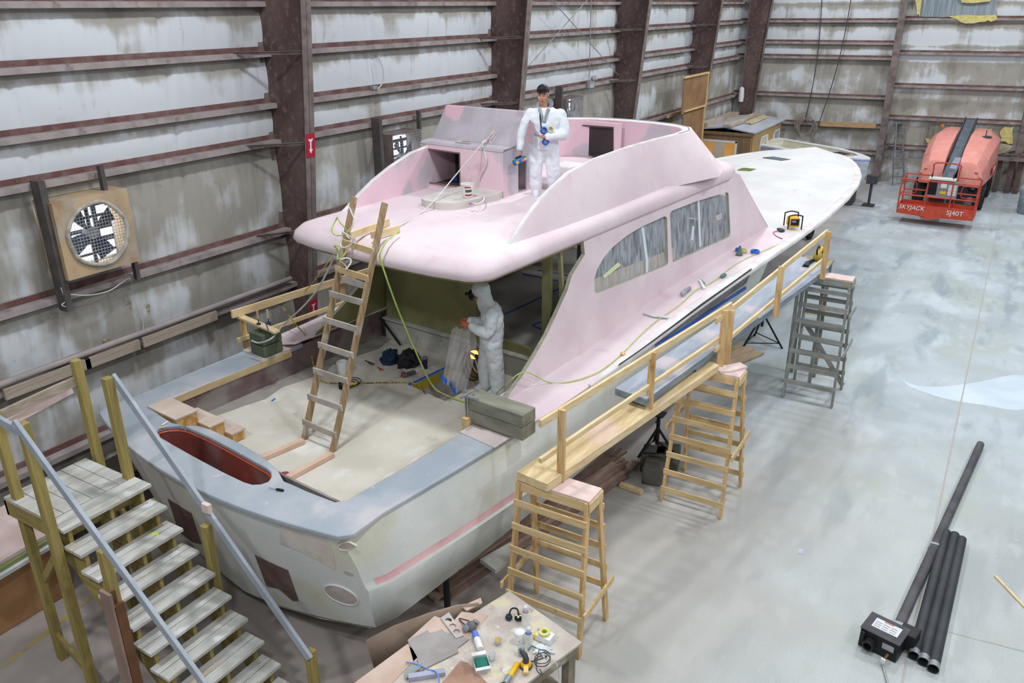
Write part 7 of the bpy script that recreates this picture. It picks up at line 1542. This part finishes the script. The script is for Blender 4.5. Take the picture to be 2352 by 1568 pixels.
# white hoses from the console
def con(px, py, u): return BM @ bu(px, py, u)
cable('air_hose', 'white hose draped over the slanted console panel onto the helm step', [con(1178, 256, 6.5), con(1160, 262, 6.38), con(1130, 312, 6.14), con(1108, 328, 5.86), con(1114, 352, 5.69), con(1117, 375, 5.685), con(1100, 412, 5.685), con(1108, 440, 5.685), onz(1112, 456, 4.345), onz(1100, 468, 4.345), onz(1084, 466, 4.345)], .012, M['whitecord'])
cable('air_hose', 'thin pale hose stretched from the console across the pink deck', [con(1170, 257, 6.45), con(1120, 318, 6.03), con(1106, 332, 5.68), con(1040, 410, 5.1), onz(1000, 458, 4.36), onz(965, 490, 4.23), onz(930, 512, 4.22), onz(905, 524, 4.22)], .009, M['whitecord'])
for a, c in (((1165, 258), (1128, 320)), ((1172, 262), (1131, 324))):
    cable('air_hose', 'thin grey hose beside the white hose, ' + ('left' if a[0] == 1165 else 'right') + ' of two, on the slanted panel', [con(a[0], a[1], 6.40), con((a[0] + c[0]) / 2, (a[1] + c[1]) / 2 + 2, 6.22), con(c[0], c[1], 6.05)], .007, M['cable'])
q = onz(1081, 467, 4.35); m = MB(); m.box(q, (.06, .05, .035), .4); tag(m.build('hose_coupling', nmat('purple_coupling', ('8f7fc4', 'c9a060'), 20, .4), bevel=.006), 'small purple and brass hose coupling on the helm step', 'fitting')
# bucket on the helm step
ZS_ = 4.335; q = onz(1074, 452, ZS_); t = thing('plastic_bucket', 'white plastic bucket with red bands on the helm step', 'bucket', q)
m = MB(); m.lathe([(.078, 0), (.10, .19), (.106, .19), (.106, .205), (.098, .205), (.074, .006), (0, .006)], q, 24, cap=False); m.build('body', nmat('bucket_white', ('e6e4e0', 'd3d0cb'), 8, .5), t, smooth=True, angle=40)
for z0, z1, a0_, a1_ in ((.03, .055, 3.3, 4.6), (.15, .17, 3.3, 4.3)):
    m = MB(); ring = []
    for k in range(9):
        a = lerp(a0_, a1_, k / 8); ring.append([q + Vector(((.0795 + .118 * z) * cos(a), (.0795 + .118 * z) * sin(a), z)) for z in (z0, z1)])
    m.loft(ring, closed=False, cap=False); m.build('red_band', nmat('band_red', 'b23a3a', rough=.5), t)
m = MB(); ring = []
for k in range(7): a = lerp(3.4, 4.5, k / 6); ring.append([q + Vector(((.0795 + .118 * z) * cos(a), (.0795 + .118 * z) * sin(a), z)) for z in (.085, .125)])
m.loft(ring, closed=False, cap=False); m.build('dark_label', nmat('label_teal', '3c5a58', rough=.5), t)
# blue tool inside the console opening
q = onz(1031, 418, 4.285); m = MB(); m.box(q + Vector((.25, .03, .0)), (.1, .08, .06), .3); tag(m.build('tape_roll', M['bluetape'], bevel=.01), 'blue tape roll inside the dark console opening', 'tape')
# bundle of cords tied at the ladder head
pk_ = BM @ bu(785, 545, 2.62); cols_ = [M['limecord'], M['whitecord'], M['limecord'], M['whitecord']]
for k in range(4):
    m = MB(); c = BM @ bu(778 + 14 * (k % 2), 520 + 20 * k, 2.58 - .03 * k); r_ = .10 - .012 * k
    m.tube([c + Vector((.05 * sin(a * 2 + k), r_ * cos(a), r_ * 1.2 * sin(a) - .05 * k)) for a in [2 * pi * i / 18 for i in range(18)]], .010, 6, closed=True)
    tag(m.build('cord_loop', cols_[k], smooth=True), ['lime cord loop at the top of the bundle on the ladder head', 'white cord loop second in the bundle on the ladder head', 'lime cord loop third in the bundle on the ladder head', 'white cord loop lowest in the bundle on the ladder head'][k], 'cord')
cable('wound_cord', 'white cord wound round the left ladder rail top', [lad(802, 475, -.05), lad(808, 490, -.06), lad(814, 505, -.06), lad(808, 522, -.06), lad(795, 536, -.06), lad(802, 548, -.06)], .010, M['whitecord'])
cable('guy_cord', 'yellowish cord from ladder head to the port rail', [BM @ bu(775, 572, 2.6), BM @ bu(740, 620, 2.6), pv(700, 668), pv(645, 694), pv(565, 704)], .008, nmat('tan_cord', ('c9b46a', 'b8a35c'), 9, .6))
cable('air_hose', 'long grey hose sagging from ladder head past the green blocks', [BM @ bu(768, 590, 2.6), BM @ bu(735, 655, 2.65), BM @ bu(700, 700, 2.7), BM @ bu(650, 747, 2.75), onz(625, 776, 2.6), onz(596, 787, 2.5), onz(578, 782, 2.5)], .013, nmat('grey_hose', ('c3c1ba', 'b2b0a9'), 9, .6))
cable('extension_cord', 'yellow and black cord looping down from the port rail to the sole', [pv(640, 680), pv(650, 705), BM @ bv(680, 745, 2.2), BM @ bv(712, 785, 2.0), BM @ bv(718, 830, 1.9), bs(735, 872, 1.77), bs(775, 880, 1.765), bs(840, 879, 1.765), bs(930, 878, 1.765), bs(960, 885, 1.765), bs(978, 905, 1.75)], .010, nmat('yellow_black_cord', ('c9be3a', '3a3a34'), 30, .6))
m = MB(); m.tube([BM @ bu(776, 575, 2.6), BM @ bu(772, 590, 2.62), BM @ bu(778, 600, 2.62), BM @ bu(776, 615, 2.62)], [.02, .035, .03, .012], 7); tag(m.build('plastic_wrap', M['film'], smooth=True), 'scrap of clear plastic knotted below the ladder head', 'plastic')
# clothes heap, tumbler, drill, pliers, cups, cord reel on the cockpit sole
q = bs(925, 838); t = thing('clothes_heap', 'heap of dark blue and black clothes and bag on the cockpit sole', 'clothes', q)
def lump(m, c, rx, ry, rz_, seed, n=14):
    r_ = random.Random(seed); vs_ = []; fs_ = []
    for i in range(n + 1):
        th = pi / 2 * i / n
        for k in range(2 * n):
            ph = 2 * pi * k / (2 * n); nn = 1 + .28 * mnoise.noise(Vector((cos(ph) * 2.2 + seed, sin(ph) * 2.2, th * 3))) + .1 * mnoise.noise(Vector((cos(ph) * 6 + seed, sin(ph) * 6, th * 8)))
            vs_.append(c + Vector((rx * cos(ph) * cos(th) * nn, ry * sin(ph) * cos(th) * nn, rz_ * sin(th) * nn)))
    N_ = 2 * n
    for i in range(n):
        for k in range(N_): fs_.append((i * N_ + k, i * N_ + (k + 1) % N_, (i + 1) * N_ + (k + 1) % N_, (i + 1) * N_ + k))
    m.add(vs_, fs_)
m = MB(); lump(m, bs(897, 830), .17, .15, .2, 3); m.build('blue_jacket', nmat('navy_cloth', ('1f3a55', '16283c'), 6, .9, second=('2c5f7a', 4, .6, .7, .5)), t, smooth=True)
m = MB(); lump(m, bs(940, 836), .21, .17, .24, 8); m.build('black_bag', nmat('black_cloth', ('232327', '2f3035'), 9, .85), t, smooth=True)
m = MB(); m.tube(spline([bs(915, 842, 1.95), bs(930, 820, 2.05), bs(955, 826, 2.02), bs(975, 838, 1.9)], 4), .016, 6); m.build('bag_strap', M['black'], t, smooth=True)
q = bs(977, 846); t = thing('tumbler', 'dark purple tumbler standing beside the clothes heap', 'cup', q); m = MB(); m.lathe([(.033, 0), (.042, .17), (.044, .18)], q, 20); m.build('body', nmat('purple_metal', ('44306a', '382558'), 8, .35, metal=.3), t, smooth=True); m = MB(); m.lathe([(.046, .175), (.046, .195), (.0, .2)], q, 20, cap=False); m.build('lid', M['grey'], t, smooth=True)
P, Q = BM @ bu(873, 729, 4.6), bs(920, 792, 1.8); m = MB(); m.tube([P, Q], .02, 8); tag(m.build('black_pole', M['black']), 'black pole leaning on the white bulkhead above the clothes', 'pole')
q = bs(940, 858); t = thing('power_drill', 'grey and red power drill lying by the tumbler', 'drill', q); a, c = bs(928, 862, 1.80), bs(965, 850, 1.80); d = (c - a).normalized(); m = MB(); m.tube([a, a + d * .03, a + d * .12, a + d * .2], [.02, .035, .035, .03], 10); m.build('motor_body', nmat('drill_grey', ('5c6368', '4c5358'), 7, .5), t, smooth=True); m = MB(); m.tube([a + d * .02, a - d * .06], [.028, .012], 10); m.build('chuck', nmat('drill_red', 'a4483c', rough=.5), t, smooth=True); m = MB(); m.tube(spline([a + d * .05, bs(925, 855, 1.77), bs(922, 862, 1.765), bs(930, 866, 1.765)], 4), .006, 5); m.build('cord', M['black'], t)
for (a, b_, c_, col, lab) in (((838, 827), (858, 837), (848, 836), '3d3a36', 'black long-nose pliers open on the sole left of the clothes'), ((867, 842), (878, 850), (872, 848), 'b8403a', 'red-handled pliers on the sole left of the clothes')):
    t = thing('pliers', lab, 'pliers', bs(*b_)); mm = nmat('plier_' + col, col, rough=.6); A_, B_, C_ = bs(*a, SOLE + .012), bs(*b_, SOLE + .012), bs(*c_, SOLE + .012)
    w_ = (B_ - A_).normalized().cross(Vector((0, 0, 1))) * .018
    for s in (-1, 1): m = MB(); m.tube([A_ + w_ * .2 * s, A_.lerp(B_, .4), A_.lerp(B_, .7) - w_ * s * 1.2, B_ - w_ * s * 1.0], [.004, .011, .008, .008], 7); m.build('handle', mm, t, smooth=True)
q = bs(788, 858); t = thing('plastic_pail', 'white plastic pail on the sole behind the ladder', 'bucket', q); m = MB(); m.lathe([(.07, 0), (.085, .2), (.09, .2), (.082, .21), (.066, .006), (0, .006)], q, 20, cap=False); m.build('body', M['white'], t, smooth=True, angle=40)
q = bs(792, 890); t = thing('cord_reel', 'tangle of dark cable behind the ladder on the sole', 'cable', q)
m = MB()
for k in range(5): r_ = .08 + .02 * k; m.tube([q + Vector((r_ * cos(a + k) * 1.1 + .03 * k, r_ * sin(a + k), .01 + .008 * k)) for a in [2 * pi * i / 18 for i in range(18)]], .006, 5, closed=True)
m.build('coil', M['black'], t, smooth=True); m = MB(); m.tube([bs(797, 882, 1.78), bs(820, 881, 1.78)], .022, 8); m.build('yellow_plug', nmat('plug_yellow', 'd9b92c', rough=.5), t, smooth=True)
q = bs(716, 836); m = MB(); m.lathe([(0, 0), (.02, 0), (.02, .012), (.0, .012)], q, 10, cap=False); tag(m.build('bolt', M['black']), 'tiny black bolt on the sole near the port liner', 'bolt')
m = MB(); P, Q = onz(617, 1120, 2.215), onz(652, 1126, 2.215); d = (Q - P).normalized(); m.tube([P, P + d * .10], .004, 6); sd_t = thing('screwdriver', 'black-handled screwdriver lying on the transom covering board', 'tool', (P + Q) / 2 - Vector((0, 0, .012))); m.build('shaft', M['galv'], sd_t); m = MB(); m.tube([P + d * .09, P + d * .11, Q - d * .02, Q], [.008, .014, .015, .009], 10); m.build('handle', M['black'], sd_t, smooth=True)
m = MB(); m.bar(onz(366, 982, 2.212), onz(380, 980, 2.212), .03, .012); tag(m.build('wood_wedge', M['pine']), 'small wood wedge at the corner of the red bait well', 'wedge'); m = MB(); m.bar(onz(372, 976, 2.212), onz(386, 967, 2.212), .02, .008); tag(m.build('paper_scrap', M['white']), 'white paper scrap beside the wedge by the bait well', 'scrap')
m = MB(); q = bs(628, 918); m.box(q, (.09, .03, .004), .2); tag(m.build('tape_scrap', M['bluetape']), 'small blue tape scrap on the cockpit sole near port side', 'scrap')
# warm-lit coil of hose in the hatch behind the crouched worker
q = BM @ bu(1092, 850, 4.3); q.z = 1.78; t = thing('hose_reel', 'coiled dark hose lit orange behind the hooded worker', 'hose', q)
m = MB()
for k in range(5): r_ = .17 - .02 * (k % 3); m.tube([q + BM.to_3x3() @ Vector((.06 * k - .1, r_ * cos(a), .22 + r_ * 1.3 * sin(a))) for a in [2 * pi * i / 22 for i in range(22)]], .02, 7, closed=True)
m.build('coil', nmat('brown_hose', ('5d452e', '4a3723'), 8, .5), t, smooth=True)
m = MB(); m.lathe([(0, 0), (.05, 0), (.06, .06), (.05, .1), (0, .11)], q + BM.to_3x3() @ Vector((-.02, .0, .34)), 14, cap=False); m.build('lamp_glow', nmat('orange_lamp', 'ffb04a', emit=4), t, smooth=True)
# on the side deck: saw-bench battery radio, tape rolls, cone, scraper
def onside(px, py): return sidedeck(px, py)
q = onz(1820, 522, 2.63); t = thing('jobsite_radio', 'black and yellow job-site radio on the foredeck edge', 'radio', q)
m = MB(); m.box(q + Vector((0, 0, .13)), (.26, .22, .2), .5); m.build('body', nmat('radio_yellow', ('e3b02a', 'd6a31f'), 8, .5), t, bevel=.03)
Rr = Matrix.Rotation(.5, 3, 'Z')
for s in (-1, 1):
    for k in (-1, 1): m = MB(); m.tube([q + Rr @ Vector((s * .16, k * .14, 0)), q + Rr @ Vector((s * .16, k * .14, .28))], .014, 7); m.build('cage_bar', M['black'], t, smooth=True)
    m = MB(); m.tube(spline([q + Rr @ Vector((s * .16, -.14, .28)), q + Rr @ Vector((s * .17, 0, .31)), q + Rr @ Vector((s * .16, .14, .28))], 4), .014, 7); m.build('cage_bar', M['black'], t, smooth=True)
m = MB(); m.box(q + Rr @ Vector((-.135, 0, .14)), (.01, .16, .13), .5); m.build('front_panel', M['black'], t); m = MB(); m.box(q + Rr @ Vector((-.142, .02, .16)), (.006, .08, .04), .5); m.build('display', nmat('display_blue', '7f92c8', rough=.3), t)
q = onz(1793, 531, 2.6); t = thing('charger_tool', 'dark charger with red wire left of the job-site radio', 'charger', q); m = MB(); m.box(q + Vector((0, 0, .03)), (.18, .1, .05), .7); m.build('body', nmat('charger_dark', ('3d4250', '2f333e'), 8, .5), t, bevel=.01); m = MB(); m.tube(spline([q + Vector((-.05, 0, .03)), onz(1776, 534, 2.6), onz(1785, 543, 2.6), onz(1797, 548, 2.6)], 5), .008, 6); m.build('wire', nmat('wire_red', ('b8432f', '3a2c28'), 12, .5), t, smooth=True)
for px, py, r_, mm, lab in ((1734, 580, .085, M['bluetape'], 'blue tape roll alone on the pink side deck'), (1708, 578, .07, nmat('yellow_tape', ('ded389', 'cfc476'), 9, .6), 'yellow tape roll next to the grey-green cone on the side deck'), (1697, 576, .07, M['bluetape'], 'blue tape roll half hidden behind the yellow tape roll')):
    q = onside(px, py); t = thing('tape_roll', lab, 'tape', q); m = MB(); m.lathe([(r_ * .62, 0), (r_, 0), (r_, .05), (r_ * .62, .05), (r_ * .62, 0)], q, 24, cap=False); m.build('tape', mm, t, smooth=True, angle=40)
q = onside(1698, 584); m = MB(); m.lathe([(.07, 0), (.055, .02), (.02, .16), (.0, .18)], q, 16); tag(m.build('caulk_cone', nmat('grey_green', ('5f7a72', '52695f'), 6, .6), smooth=True), 'small grey-green cone-shaped cap on the side deck', 'cap')
def flatthing(name, lab, cat, pts, mat, th=.012):
    P = [onside(px, py) for px, py in pts]; m = MB(); n = len(P); m.add(P + [p + Vector((0, 0, th)) for p in P], [tuple(range(n)), tuple(range(2 * n - 1, n - 1, -1))] + [(k, (k + 1) % n, n + (k + 1) % n, n + k) for k in range(n)]); return tag(m.build(name, mat), lab, cat)
flatthing('sanding_pad', 'teal sanding pad on the side deck below the second window', 'pad', [(1655, 634), (1662, 630), (1669, 633), (1660, 638), (1656, 637)], nmat('teal_pad', ('5c8a80', '4e7a70'), 6, .8), .03)
flatthing('sandpaper_strip', 'white folded strip and teal scrap on the side deck', 'strip', [(1605, 643), (1610, 645), (1620, 662), (1615, 664)], M['white'], .02)
flatthing('teal_scrap', 'thin teal scrap beside the white folded strip', 'strip', [(1607, 643), (1611, 643), (1620, 652), (1616, 653)], nmat('teal_scrap', ('7ba39b', '6b938b'), 6, .8), .02)
flatthing('putty_knife', 'grey dusty sander lying on the pink side deck', 'sander', [(1563, 676), (1572, 668), (1584, 663), (1587, 666), (1578, 673), (1568, 682)], nmat('dusty_grey_tool', ('a9a7b4', '8f8d9a'), 8, .7), .05)
flatthing('white_batten', 'pale curved strip lying across the side deck edge', 'strip', [(1477, 719), (1500, 724), (1536, 727), (1534, 731), (1500, 728), (1479, 722)], nmat('pale_strip', ('cfd2d4', 'bfc2c4'), 6, .6), .015)
flatthing('wood_chip', 'small yellow wood piece on the side deck edge', 'wedge', [(1425, 812), (1432, 811), (1436, 815), (1431, 819)], M['pine'], .03)
# circular saw on the walkway end
q = onz(1866, 600, 2.5); t = thing('cutoff_saw', 'dusty yellow and black cut-off saw on a stand beyond the walkway end', 'saw', q + Vector((0, 0, 0)))
c = onz(1880, 590, 2.55); m = MB(); m.lathe([(0, -.06), (.09, -.06), (.1, 0), (.08, .08), (0, .1)], c + Vector((-.12, .0, .03)), 18, Matrix.Rotation(pi / 2, 3, 'X'), cap=False); m.build('motor', nmat('dusty_yellow', ('b29a3c', '8f7f3c'), 6, .6), t, smooth=True)
m = MB(); m.lathe([(.0, -.02), (.17, -.02), (.17, .02), (.0, .02)], c + Vector((.2, -.05, .02)), 26, Matrix.Rotation(pi / 2, 3, 'X') , cap=False); m.build('blade_guard', M['black'], t, smooth=True, angle=40)
m = MB(); m.tube([c + Vector((-.1, 0, .06)), c + Vector((.08, -.02, .16)), c + Vector((.2, -.03, .12))], [.05, .04, .045], 10); m.build('arm', nmat('saw_yellow', ('c9a93c', 'a68c34'), 6, .5), t, smooth=True)
m = MB(); m.tube(spline([c + Vector((-.2, 0, .1)), c + Vector((-.22, .0, .2)), c + Vector((-.1, 0, .24)), c + Vector((0, 0, .18))], 4), .016, 7); m.build('handle', M['black'], t, smooth=True)
m = MB(); m.tube([c + Vector((-.6, .1, -.06)), c + Vector((-.45, .1, -.02)), c + Vector((-.2, .05, -.02))], [.06, .045, .03], 9); m.build('dust_bag', M['black'], t, smooth=True)
st_ = thing('saw_stand', 'timber stand carrying the cut-off saw behind the grey trestle', 'stand', (c.x, c.y + .05, 0))
for dx in (-.22, .22):
    for dy in (-.2, .25): m = MB(); m.box((c.x + dx, c.y + dy, 1.2), (.06, .06, 2.4)); m.build('leg', M['greywoodZ'], st_)
m = MB(); m.box((c.x, c.y + .03, 2.44), (.6, .55, .05)); m.build('top', M['benchwood'], st_)
m = MB(); m.bar(onz(1790, 688, 2.43), onz(1806, 684, 2.43), .03, .012); tag(m.build('tape_scrap', M['bluetape']), 'blue tape scrap on the far grey plank', 'scrap')
m = MB(); m.bar(onz(1850, 716, .3), onz(1910, 722, .3), .2, .06); tag(m.build('yellow_board', M['pineX']), 'yellowish board standing low behind the grey trestle', 'board')
# ================================================================ CAMERA, LIGHT
cam = bpy.data.cameras.new('camera'); co = bpy.data.objects.new('camera', cam); COL.objects.link(co)
X, Y, Z = _A
right = Vector((X[0], Y[0], Z[0])); dn = Vector((X[1], Y[1], Z[1])); fw = Vector((X[2], Y[2], Z[2]))
R3 = Matrix((right, -dn, -fw)).transposed()
co.matrix_world = Matrix.Translation(EYE) @ R3.to_4x4()
cam.sensor_width = 36; cam.sensor_fit = 'HORIZONTAL'; cam.lens = FOC / 2352 * 36; cam.clip_end = 200
SC.camera = co
w = bpy.data.worlds.new('world'); SC.world = w; w.use_nodes = True
w.node_tree.nodes['Background'].inputs[0].default_value = (.80, .88, 1, 1); w.node_tree.nodes['Background'].inputs[1].default_value = .26
LN = 0
for x in (-1, 7.5, 16, 24.5, 33):
    for y in (-6, .3, 6.6):
        l = bpy.data.lights.new('high_bay_lamp', 'AREA'); l.shape = 'DISK'; l.size = .7; l.energy = 285; l.color = (.95, .98, 1)
        lo = bpy.data.objects.new('high_bay_lamp', l); COL.objects.link(lo); lo.location = (x, y, 10.5)
SC.view_settings.view_transform = 'Standard'; SC.view_settings.look = 'None'; SC.view_settings.gamma = 1; SC.view_settings.exposure = 0.0
SC.view_settings.use_curve_mapping = False
